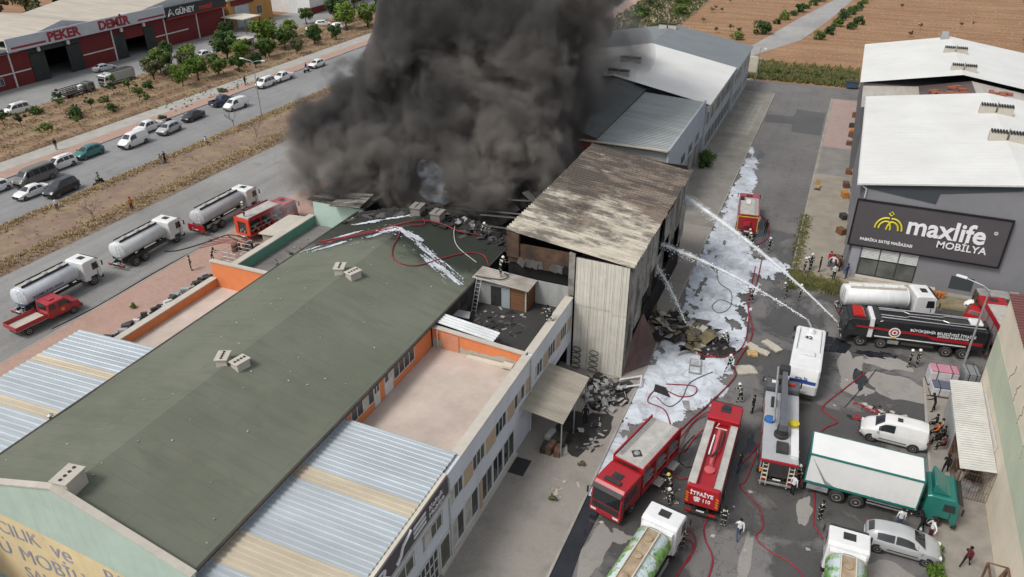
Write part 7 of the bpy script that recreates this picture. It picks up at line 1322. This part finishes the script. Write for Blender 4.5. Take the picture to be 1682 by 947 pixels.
# ------------------------------------------------------------------ rubble and loose things
CHAR = mat('charred_wood', (.022, .02, .019), .9, 0, .5, 3); MOSS = mat('scorched_foam_rubber', (.135, .115, .06), .9, 0, .4, 3); MATT = mat('dirty_mattress', (.50, .465, .39), .9, 0, .12, 2, .5); GREYB = mat('grey_rubble', (.28, .275, .27), .9, 0, .3, 2, .4)
def chunk(seed, sx, sy, sz_):
    r_ = random.Random(seed); b = MB(); b.box(-sx, sx, -sy, sy, 0, sz_); b.v = [(x * r_.uniform(.6, 1.15), y * r_.uniform(.6, 1.15), z * r_.uniform(.6, 1.2)) for x, y, z in b.v]; return b.mesh('rubble_piece', bevel=.02)
CK = [chunk(500 + i, *d) for i, d in enumerate(((.5, .12, .1), (.7, .08, .08), (.35, .3, .12), (.25, .22, .25), (.9, .35, .06), (.45, .4, .05)))]
def pile(n, fx, label, mats, group, zf=lambda x, y: .05, sc=(.5, 1.2), tilt=.5, name='rubble_piece', join=False):
    J = {}
    for i in range(n):
        x, y = fx(); s = rnd.uniform(*sc); m = rnd.choice(mats); k = rnd.choice(CK); e = (rnd.uniform(-tilt, tilt), rnd.uniform(-tilt, tilt), rnd.uniform(0, 6.28)); z = zf(x, y)
        if join:
            M_ = Matrix.LocRotScale(Vector((x, y, z)), Matrix.Rotation(e[2], 3, 'Z') @ Matrix.Rotation(e[0], 3, 'X') @ Matrix.Rotation(e[1], 3, 'Y'), Vector((s, s, s))); b = J.setdefault(0, (MB(), []))[0]
            if m not in J[0][1]: J[0][1].append(m)
            b.mi = J[0][1].index(m); b.M = M_; b.add([tuple(v.co) for v in k.vertices], [tuple(p.vertices) for p in k.polygons]); continue
        o = tag(obj(name, k, m, None, (x, y, z)), label, 'rubble', group); o.scale = (s, s, s); o.rotation_euler = e
    if join: o = J[0][0].build(name, J[0][1], fix=False); o['kind'] = 'stuff'; o['label'] = label; o['category'] = 'rubble'
def ell(cx_, cy_, rx, ry, a=0):
    def f():
        while 1:
            u, v = rnd.gauss(0, .5), rnd.gauss(0, .5)
            if u * u + v * v < 1: return cx_ + rx * u * math.cos(a) - ry * v * math.sin(a), cy_ + rx * u * math.sin(a) + ry * v * math.cos(a)
    return f
pile(150, ell(-8.6, 60.3, 4.6, 2.7, -.45), 'piece of charred wreckage in the heap on the foam', [CHAR, CHAR, CHAR, MOSS, GREYB, SOOTW, MATT], 'charred wreckage heap', lambda x, y: .08 + .7 * max(0, 1 - ((x + 8.6) / 4.4) ** 2 - ((y - 60.3) / 3) ** 2) * rnd.random(), (.7, 1.9), name='charred_wreckage')
pile(34, ell(-5.6, 59.4, 1.5, 1.0, -.6), 'charred plank by the two firefighters in the rubble', [CHAR, CHAR, CHAR, GREYB], 'charred planks by the firefighters', lambda x, y: .06 + .2 * rnd.random(), name='charred_plank')
pile(170, ell(-12.6, 48.6, 1.9, 2.6), 'broken grey rubble strewn over the forecourt below the canopy', [GREYB, SOOTW, CHAR, CHAR, WHITEW], 'rubble on the forecourt', lambda x, y: .14 + .3 * rnd.random(), (.25, .7), .5, 'forecourt_rubble', True); pile(40, ell(-12.4, 43.6, 1.6, 2.2), 'burnt scrap on the forecourt near the kerb', [CHAR, CHAR, SOOTW, WHITEW], 'burnt scraps on the forecourt', lambda x, y: .13 + .06 * rnd.random(), (.2, .6))
pile(18, ell(-12.3, 37.4, 1.5, 1.6), 'stones in the dusty forecourt corner', [GREYB, BARE], 'stones on the forecourt', lambda x, y: .13, (.15, .4), .2, 'stones', True); pile(24, ell(-44, 52.5, 2.2, 5), 'scorched scraps on the sooty highway terrace', [SOOTW, GREYB, CHAR], 'scraps on the sooty terrace', lambda x, y: 4.82, (.15, .5), .2, 'scrap', True); pile(90, ell(-21.5, 47.0, 2.6, 3.0), 'burnt scraps on the sooty alley terrace', [CHAR, SOOTW, GREYB, CHAR], 'scraps on the sooty alley terrace', lambda x, y: 5.64, (.15, .5), .2, 'scrap', True)
pile(30, ell(-27.6, 56.8, 3.2, 1.4), 'charred scrap at the burnt edge of the green roof', [CHAR, CHAR, SOOTW, GREYB], 'scraps at the burnt roof edge', lambda x, y: slopez(x) - .05, (.4, 1.1), name='charred_scrap'); pile(170, lambda: (rnd.uniform(-40, -24.6), 57.3 - abs(rnd.gauss(0, 1.1))), 'charred roofing debris along the burnt end of the green roof', [CHAR, CHAR, CHAR, SOOTW], 'burnt roof end', lambda x, y: slopez(x) - .08, (.5, 1.5), .25, 'burnt_debris', True); pile(26, ell(7.8, 55.2, 2.2, .7), 'piece of fire gear laid out on the asphalt above the white van', [HRED, CHAR, HRED, MATT, CHROME], 'gear laid out by the van', lambda x, y: .03, (.2, .55), .1); pile(14, ell(6.3, 53.5, .8, .6), 'red tool on the asphalt left of the white van', [HRED, CHAR, RED], 'red tools by the van', lambda x, y: .03, (.2, .45), .1)
pile(22, ell(5.2, 76.2, 3.0, .8), 'stones in the weedy corner by the showroom', [GREYB, BARE], 'stones by the showroom', lambda x, y: .02, (.15, .4), .2, 'stones', True)
for i in range(60):
    x, y = rnd.uniform(-40, -24.6), rnd.uniform(18.5, 52); s = rnd.uniform(.18, .42); o = tag(obj('roof_pebble', CK[3], rnd.choice([COPE, COPE, GREYB]), None, (x, y, slopez(x) + .02), rnd.uniform(0, 90)), 'small stone lying on the green roof', 'stone', 'stones on the green roof'); o.scale = (s * .6, s * .6, s * .4)
for i in range(40): x, y = rnd.uniform(-9, 9), rnd.uniform(32, 60); s = rnd.uniform(.15, .4); o = tag(obj('litter', CK[5], rnd.choice([WHITEW, COPE, MATT]), None, (x, y, .03), rnd.uniform(0, 90)), 'scrap of pale litter on the wet asphalt', 'litter', 'litter on the asphalt'); o.scale = (s, s, s)
def mattress(x, y, rz, sx, sy, h, m, label, ty=0):
    b = MB(); n = 8; vs = []
    for j in range(n + 1):
        for i in range(n + 1): u, v = i / n * 2 - 1, j / n * 2 - 1; vs.append((u * sx + .08 * mnoise.noise(Vector((u * 2 + x, v * 2, y))), v * sy + .08 * mnoise.noise(Vector((u * 2, v * 2 + x, y))), h + .05 * mnoise.noise(Vector((u * 3, v * 3, x))) - .06 * (abs(u) > .9) - .06 * (abs(v) > .9)))
    k = len(vs); vs += [(a, c, 0) for a, c, _ in vs]; F_ = [(j * (n + 1) + i, j * (n + 1) + i + 1, (j + 1) * (n + 1) + i + 1, (j + 1) * (n + 1) + i) for j in range(n) for i in range(n)]
    ring = [i for i in range(n + 1)] + [(j) * (n + 1) + n for j in range(1, n + 1)] + [n * (n + 1) + i for i in range(n - 1, -1, -1)] + [j * (n + 1) for j in range(n - 1, 0, -1)]
    F_ += [(ring[i], ring[(i + 1) % len(ring)], k + ring[(i + 1) % len(ring)], k + ring[i]) for i in range(len(ring))]; b.add(vs, F_); return tag(b.build('mattress', m, None, smooth=False, loc=(x, y, .03), rz=rz), label, 'mattress', 'torn mattresses')
TANF = mat('tan_foam_rubber', (.48, .32, .14), .9, 0, .2, 3); mattress(-1.1, 61.2, -40, .95, .38, .22, MATT, 'long dirty mattress piece farthest right on the asphalt'); mattress(-2.0, 60.0, -15, .85, .34, .2, MATT, 'dirty mattress piece between the long one and the tan one'); mattress(-2.5, 59.3, 10, .45, .35, .25, TANF, 'tan foam rubber lump beside the foam edge'); mattress(-2.7, 56.6, 25, .8, .6, .2, MATT, 'square dirty mattress near the police vehicle'); mattress(-2.7, 60.5, -30, .5, .35, .2, MATT, 'crumpled mattress end at the foam edge')
for x, y in ((-6.75, 55.9), (-6.6, 54.8)): 
    t = tag(MB().xf((x, y, .1), 8).box(-.5, .5, -.48, .48, 0, .12).build('window_sash', GREYB, None, bevel=.02), 'grey window sash lying on the foam, ' + ('far one' if y > 55 else 'near one'), 'window'); MB().xf((x, y, .1), 8).box(-.4, .4, -.38, .38, .121, .13).build('pane', FOAM, t)
for p, l in (([(-9.2, 51.6), (-8.3, 51.5), (-7.7, 50.4), (-9.1, 50.7)], 'dark board poking from the foam, near one'), ([(-8.5, 58.2), (-7.9, 57.7), (-7.4, 58.0), (-8.4, 57.2)], 'dark board poking from the foam, far one'), ([(-6.7, 50.3), (-6.2, 50.5), (-5.9, 49.2), (-6.4, 49.6)], 'grey board at the foam edge')): tag(MB().prism(p, .08, .17).build('board', CHAR if 'dark' in l else GREYB), l, 'board')
bs = tag(MB().add([(-12.0, 52.0, .2), (-10.4, 54.0, .25), (-10.5, 57.0, .5), (-11.9, 57.2, 3.2), (-12.0, 54, 2.4), (-11.6, 54.6, .9)], [(0, 1, 5), (0, 5, 4), (1, 2, 5), (5, 2, 3), (5, 3, 4)]).build('fallen_sheet', roofmat('rust_brown_sheet', (.15, .085, .075), 'Y', .5, (.07, .05, .05))), 'rust brown metal sheet fallen against the burnt warehouse corner', 'metal sheet')
fr2 = tag(MB().rod((-12, 51.0, .2), (-10.4, 51.8, .5), .08).rod((-11.8, 49.9, .2), (-10.2, 50.7, .4), .08).rod((-12, 51, .2), (-11.8, 49.9, .2), .08).rod((-10.4, 51.8, .5), (-10.2, 50.7, .4), .08).build('window_frame', WFRAME), 'pale window frame thrown down beside the cream cladding', 'frame')
for x, k in ((-15.9, 0), (-14.4, 1)):      # springs leaning on the cladding
    for i in range(4): p = [(x + .38 * math.cos(a * .5236), 51.2 - .05 * math.sin(a * .5236) - .1 * (3 - i) * .5, .5 + i * .52 + .26 * math.sin(a * .5236)) for a in range(13)]; tag(MB().tube(p, .04, 5).build('wire_hoop', CHASSIS), 'wire hoop in the ' + ('left' if k == 0 else 'right') + ' stack leaning on the cream cladding', 'hoop', 'wire hoops left' if k == 0 else 'wire hoops right')
for i in range(6): tag(MB().xf((-14.7 + .5 * (i % 3), 40.7 + 1.2 * (i // 3), .12), rnd.uniform(-15, 15)).box(-.22, .22, -.5, .5, 0, .5 + .2 * (i % 2)).build('packing_case', rnd.choice([RUSTY, WHITEW, CHASSIS]), None, bevel=.03), 'packing case stored under the grey tin canopy', 'case', 'cases under the canopy')
# bales by the lamp post, junk beyond
def bale(x, y, sx, sy, h, m, label, cap):
    t = thing('wrapped_bale', label, 'bale', (x, y, .12), 8, None); MB().box(-sx, sx, -sy, sy, .12, h).build('bale_body', m, t, bevel=.08); MB().box(-sx * .96, sx * .96, -sy * .96, sy * .96, h + .002, h + .12).build('bale_top', cap, t, bevel=.05)
    for k in (-.5, .5): MB().box(sx * k - .03, sx * k + .03, -sy - .012, sy + .012, .1, h + .13).build('strap', DARK, t)
    MB().box(-sx, sx, -sy, sy, .0, .12).build('pallet', RUSTY, t); return t
PINK = mat('pink_film', (.50, .22, .28), .4, 0, .12, 2); WRAP = mat('clear_wrap', (.55, .55, .56), .35, 0, .15, 2, .3); bale(12.2, 60.9, 1.05, .6, 1.35, WRAP, 'pallet bale wrapped in pink film beside the lamp post', PINK); bale(12.4, 59.3, 1.05, .55, .85, WRAP, 'pallet bale with dark blue top beside the pink one', mat('slate_film', (.10, .11, .16), .5)); bale(14.2, 61.6, .55, .8, 1.3, mat('grey_wrap', (.22, .225, .23), .6), 'grey wrapped bale right of the lamp post', MATS['grey_wrap'])
bale(17.6, 76.0, 1.9, .8, 1.5, mat('olive_tarp', (.065, .065, .045), .7), 'dark tarpaulin covered load against the showroom wall', GREYB)
for x, y, s_, m_, l in ((15.6, 75.9, .8, WHT, 'white sack at the foot of the showroom wall'), (16.6, 74.6, .5, mat('sack_yellow', (.55, .42, .05), .7), 'yellow sack beside the dark tarpaulin load, left one'), (17.6, 74.8, .5, MATS['sack_yellow'], 'yellow sack beside the dark tarpaulin load, right one'), (18.3, 73.8, .6, mat('tarp_blue', (.04, .17, .36), .6), 'blue tarpaulin bundle near the beige workshop')): tag(MB().xf((x, y, 0), 25).lathe([(0, s_ * .7), (.15, s_ * .8), (.4, s_ * .72), (.6, s_ * .45), (.72, .08)], 'Z', 10, 1.1, .8).build('sack', m_, None, smooth=True), l, 'sack')
t = thing('traffic_barrier', 'orange barrier lying in front of the showroom wall', 'barrier', (12.5, 76.4, .02), 5)
for k in range(5): MB().box(-.75 + k * .32, -.55 + k * .32, -.2, .2, .05, .62).build('barrier_slat', mat('barrier_orange', (.50, .16, .04), .6), t, bevel=.02)
MB().box(-.85, .95, -.06, .06, .5, .66).build('barrier_rail', MATS['barrier_orange'], t); tag(MB().xf((11.3, 76.8, .02)).lathe([(0, .3), (.06, .3), (.08, .2), (.9, .12), (1.0, .02)], 'Z', 12).build('red_bollard', RED, None, smooth=True), 'red bollard in front of the showroom wall', 'bollard')
tag(MB().xf((3.2, 79.8, .12)).box(-.5, .5, -.6, .6, 0, .9).build('wooden_crate', RUSTY, None, bevel=.02), 'brown crate on the pavement at the showroom corner', 'crate')
for i, (x, y) in enumerate(((3.3, 108.5), (3.2, 103.2), (3.2, 99.5), (3.4, 92.5), (3.3, 88), (3.2, 125), (3.3, 127.5), (3.1, 130), (3.3, 136), (3.0, 121))): tag(MB().xf((x, y, .12), 10 * i).box(-.35, .35, -.5, .5, 0, .6 + .1 * (i % 3)).build('crate', [TIMB, RUSTY, mat('crate_orange', (.45, .2, .05), .7), CHASSIS][i % 4], None, bevel=.03), 'small crate standing along the side wall of the showroom', 'crate', 'crates along the showroom side')
t = thing('yellow_trolley', 'small wooden trolley standing at the pavement kerb', 'trolley', (-.2, 101, .12)); MB().box(-.3, .3, -.5, .5, .3, .4).build('platform', mat('pine', (.4, .27, .13), .7), t); MB().box(-.3, .3, .45, .5, .4, 1.1).build('backboard', MATS['pine'], t)
for x in (-.25, .25):
    for y in (-.4, .4): MB().xf((x, y, .12)).lathe([(-.03, .12), (.03, .12)], 'X', 10).build('caster', DARK, t)
t = thing('blue_dumpster', 'blue waste container at the end of the alley', 'container', (2.0, 155.2, .02)); MB().prof([(-.9, .2), (-1.05, 1.2), (1.05, 1.2), (.9, .2)], 1.3, .05).build('bin', mat('bin_blue', (.04, .08, .14), .6), t); MB().box(-1.1, 1.1, -.7, .7, 1.202, 1.3).build('lid', DARK, t)
t = thing('steel_cage', 'steel wire cages stacked on the brick sidewalk by the highway', 'cage', (-55.2, 55.8, .12), 0)
b = MB()
for k in range(3):
    for x in (-1, 0, 1):
        for y in (-1.2, 1.2): b.rod((x * .9, y, 0), (x * .9, y, 1.6), .03, 4)
    for z in (.1, .55, 1.0, 1.5):
        b.rod((-.9, -1.2, z), (.9, -1.2, z), .025, 4).rod((-.9, 1.2, z), (.9, 1.2, z), .025, 4).rod((-.9, -1.2, z), (-.9, 1.2, z), .025, 4).rod((.9, -1.2, z), (.9, 1.2, z), .025, 4)
    break
for i in range(12): b.rod((-.9 + .16 * i, -1.2, 0), (-.9 + .16 * i, -1.2, 1.6), .012, 4).rod((.9, -1.2 + .2 * i, 0), (.9, -1.2 + .2 * i, 1.6), .012, 4)
b.build('wire_mesh', ALU, t)
for i in range(7): tag(MB().xf((-55.2 + rnd.uniform(-2, 2), 58.6 + rnd.uniform(-1.2, 1.2), .12), rnd.uniform(0, 90)).lathe([(0, .3), (.05, .32), (.5, .3), (.85, .32), (.9, .28)], 'Z', 12).build('drum', rnd.choice([CHASSIS, ALU, RUSTY]), None), 'metal drum standing beside the teal parapet', 'drum', 'drums by the teal parapet')
st_ = tag(MB().box(-52.5, -47.3, 57.0, 61.8, .12, 3.2).build('store_hut', wallmat('stone_store', (.33, .30, .25), .5, 1.2)), 'small stone store against the mint wall by the smoke', 'hut'); MB().hexa([(-52.8, 56.8, 3.3), (-47.2, 56.8, 3.6), (-47.2, 62, 3.6), (-52.8, 62, 3.3), (-52.8, 56.8, 3.4), (-47.2, 56.8, 3.7), (-47.2, 62, 3.7), (-52.8, 62, 3.4)]).build('roof', COPE, st_)
# ------------------------------------------------------------------ smoke
def smoke_mat(name, col, dens, scale, lo, hi, col2=None, step=.3, billow=False):
    m = bpy.data.materials.new(name); m.use_nodes = True; nt = m.node_tree; nt.nodes.remove(nt.nodes['Principled BSDF']); m.cycles.volume_step_rate = step
    v = nt.nodes.new('ShaderNodeVolumePrincipled'); p = coord(nt, True)
    if billow:
        n1 = nt.nodes.new('ShaderNodeTexNoise'); n1.inputs['Scale'].default_value = .22; n1.inputs['Detail'].default_value = 2; nt.links.new(p, n1.inputs['Vector'])
        sv = nt.nodes.new('ShaderNodeVectorMath'); sv.operation = 'SCALE'; sv.inputs['Scale'].default_value = 5.0; nt.links.new(n1.outputs['Color'], sv.inputs[0])
        av = nt.nodes.new('ShaderNodeVectorMath'); nt.links.new(p, av.inputs[0]); nt.links.new(sv.outputs[0], av.inputs[1])
        vo = nt.nodes.new('ShaderNodeTexVoronoi'); vo.feature = 'F1'; vo.inputs['Scale'].default_value = scale; vo.inputs['Detail'].default_value = 2; vo.inputs['Roughness'].default_value = .45; vo.inputs['Lacunarity'].default_value = 2.4; vo.normalize = True; nt.links.new(av.outputs[0], vo.inputs['Vector']); f = vo.outputs['Distance']
    else: f = nz(nt, p, scale, 3, .6)
    d = nt.nodes.new('ShaderNodeMapRange'); d.inputs[1].default_value = lo; d.inputs[2].default_value = hi; d.inputs[4].default_value = dens; nt.links.new(f, d.inputs[0])
    v.inputs['Color'].default_value = _c(col); v.inputs['Anisotropy'].default_value = .0
    if col2: nt.links.new(mix(nt, ramp(nt, nz(nt, p, .06, 2), .42, .6), col, col2), v.inputs['Color'])
    nt.links.new(d.outputs[0], v.inputs['Density']); nt.links.new(v.outputs[0], nt.nodes['Material Output'].inputs['Volume']); return m
def cloud(name, label, balls, m, voxel=.6, d1=2.6, d2=1.1, s1=4.5, s2=1.6):
    b = bmesh.new()
    for x, y, z, r in balls: bmesh.ops.create_icosphere(b, subdivisions=2, radius=r, matrix=Matrix.Translation((x, y, z)))
    me = bpy.data.meshes.new(name); b.to_mesh(me); b.free(); o = bpy.data.objects.new(name, me); COL.objects.link(o)
    rm = o.modifiers.new('r', 'REMESH'); rm.mode = 'VOXEL'; rm.voxel_size = voxel; rm.use_smooth_shade = True
    for k, (dd, ss) in enumerate(((d1, s1), (d2, s2))):
        tx = bpy.data.textures.new('billow', 'CLOUDS'); tx.noise_scale = ss; tx.noise_depth = 2; tx.noise_type = 'SOFT_NOISE'; dm = o.modifiers.new('d', 'DISPLACE'); dm.texture = tx; dm.texture_coords = 'GLOBAL'; dm.strength = dd; dm.mid_level = .5
    rm2 = o.modifiers.new('r2', 'REMESH'); rm2.mode = 'VOXEL'; rm2.voxel_size = voxel * .8
    bpy.context.view_layer.update(); dg = bpy.context.evaluated_depsgraph_get(); nm = bpy.data.meshes.new_from_object(o.evaluated_get(dg)); bpy.data.objects.remove(o); nm.materials.clear()
    s = obj(name, nm, m); s['kind'] = 'stuff'; s['label'] = label; s['category'] = 'smoke'; return s
BALLS = [(-49.6, 62, 8.6, 2.6), (-49.5, 65, 11.4, 3.8), (-43.7, 63, 10.4, 3.9), (-47.8, 70, 13.8, 4.2), (-43.2, 68, 12.5, 4.6), (-38.9, 64, 10.1, 4.0), (-40.2, 71, 16.6, 5.8), (-39.7, 76, 21.6, 6.6), (-36.5, 69, 12.8, 5.2), (-33.4, 72, 13.6, 7.0), (-33.8, 77, 18.8, 8.0), (-32.9, 82, 23.0, 8.2), (-31.9, 67, 9.2, 4.2), (-28.5, 71, 10.4, 4.4), (-29.6, 79, 15.1, 5.4), (-31.5, 87, 20.3, 5.2), (-36.4, 84, 29.1, 10), (-34.5, 92, 29.8, 10)]
HAZEB = [(-32.6, 95, 10.0, 6), (-32.0, 103, 12.2, 7), (-33.6, 112, 14.5, 7), (-29.2, 88, 6.8, 4), (-29.1, 80, 7.2, 4), (-31.3, 116, 11.2, 6), (-29.6, 100, 9.9, 4.5)]
STEAMB = [(-34.6, 61.5, 9.4, 1.3), (-34.6, 62, 10.4, 1.4), (-35.6, 62.5, 11.0, 1.2), (-33.0, 60.5, 9.2, 0.9)]
MISTB = [(-55.3, 63, 3.1, 1.3), (-56.2, 62.5, 2.7, 1.0), (-53.3, 62, 3.1, 1.4), (-53.0, 63, 4.2, 1.2)]

def plume_mat(balls, dens=1.6):
    m = bpy.data.materials.new('black_smoke'); m.use_nodes = True; nt = m.node_tree; nt.nodes.remove(nt.nodes['Principled BSDF']); m.cycles.volume_step_rate = .22
    v = nt.nodes.new('ShaderNodeVolumePrincipled'); p = coord(nt, True); f = None
    n1 = nt.nodes.new('ShaderNodeTexNoise'); n1.inputs['Scale'].default_value = .16; n1.inputs['Detail'].default_value = 2; nt.links.new(p, n1.inputs['Vector'])
    sb_ = nt.nodes.new('ShaderNodeVectorMath'); sb_.operation = 'SUBTRACT'; sb_.inputs[1].default_value = (.5, .5, .5); nt.links.new(n1.outputs['Color'], sb_.inputs[0])
    sv = nt.nodes.new('ShaderNodeVectorMath'); sv.operation = 'SCALE'; sv.inputs['Scale'].default_value = 7.0; nt.links.new(sb_.outputs[0], sv.inputs[0])
    av = nt.nodes.new('ShaderNodeVectorMath'); nt.links.new(p, av.inputs[0]); nt.links.new(sv.outputs[0], av.inputs[1]); pw = av.outputs[0]
    for x, y, z, r in balls:        # body of the plume: rounded puffs, unevenly swollen
        d = nt.nodes.new('ShaderNodeVectorMath'); d.operation = 'DISTANCE'; nt.links.new(pw, d.inputs[0]); d.inputs[1].default_value = (x, y, z)
        q = math_(nt, 'MULTIPLY_ADD', d.outputs['Value'], -1.0 / 5.5); q.node.inputs[2].default_value = r / 5.5
        f = q if f is None else math_(nt, 'MAXIMUM', f, q)
    vo = nt.nodes.new('ShaderNodeTexVoronoi'); vo.feature = 'F1'; vo.inputs['Scale'].default_value = .30; vo.inputs['Detail'].default_value = 2.0; vo.inputs['Roughness'].default_value = .5; vo.inputs['Lacunarity'].default_value = 2.3; vo.normalize = True; nt.links.new(pw, vo.inputs['Vector'])
    e = math_(nt, 'MULTIPLY_ADD', vo.outputs['Distance'], -2.6); e.node.inputs[2].default_value = 1.05
    e2 = math_(nt, 'MULTIPLY_ADD', nz(nt, p, .10, 4, .6), 2.6); e2.node.inputs[2].default_value = -1.3
    s_ = math_(nt, 'ADD', math_(nt, 'ADD', math_(nt, 'MINIMUM', f, .8), e), e2)
    k = nt.nodes.new('ShaderNodeMapRange'); k.interpolation_type = 'SMOOTHSTEP'; k.inputs[1].default_value = .0; k.inputs[2].default_value = .92; k.inputs[4].default_value = dens; nt.links.new(s_, k.inputs[0])
    nt.links.new(mix(nt, ramp(nt, nz(nt, p, .055, 2), .40, .62), (.16, .157, .155), (.52, .48, .44)), v.inputs['Color']); v.inputs['Anisotropy'].default_value = .0
    nt.links.new(k.outputs[0], v.inputs['Density']); nt.links.new(v.outputs[0], nt.nodes['Material Output'].inputs['Volume']); return m
cloud('smoke_plume', 'dense dark grey smoke plume billowing from the burning hall', [(x, y, z, r * 1.12 + 1.0) for x, y, z, r in BALLS], plume_mat(BALLS), .9, 1.6, .6)
cloud('smoke_haze', 'thin smoke drifting over the white roof behind the plume', HAZEB, smoke_mat('thin_smoke', (.28, .27, .265), .26, .10, .38, .64), 1.2, 2.5, .8, 5, 2)
cloud('steam', 'pale bluish steam rising at the burning roof edge', STEAMB, smoke_mat('steam_white', (.72, .80, .90), .6, .9, .46, .82), .35, .9, .4, 1.6, .7)
cloud('steam', 'pale mist of water around the highway fire engine', MISTB, smoke_mat('mist_white', (.85, .86, .88), .22, .5, .38, .7), .45, .9, .4, 1.6, .7)
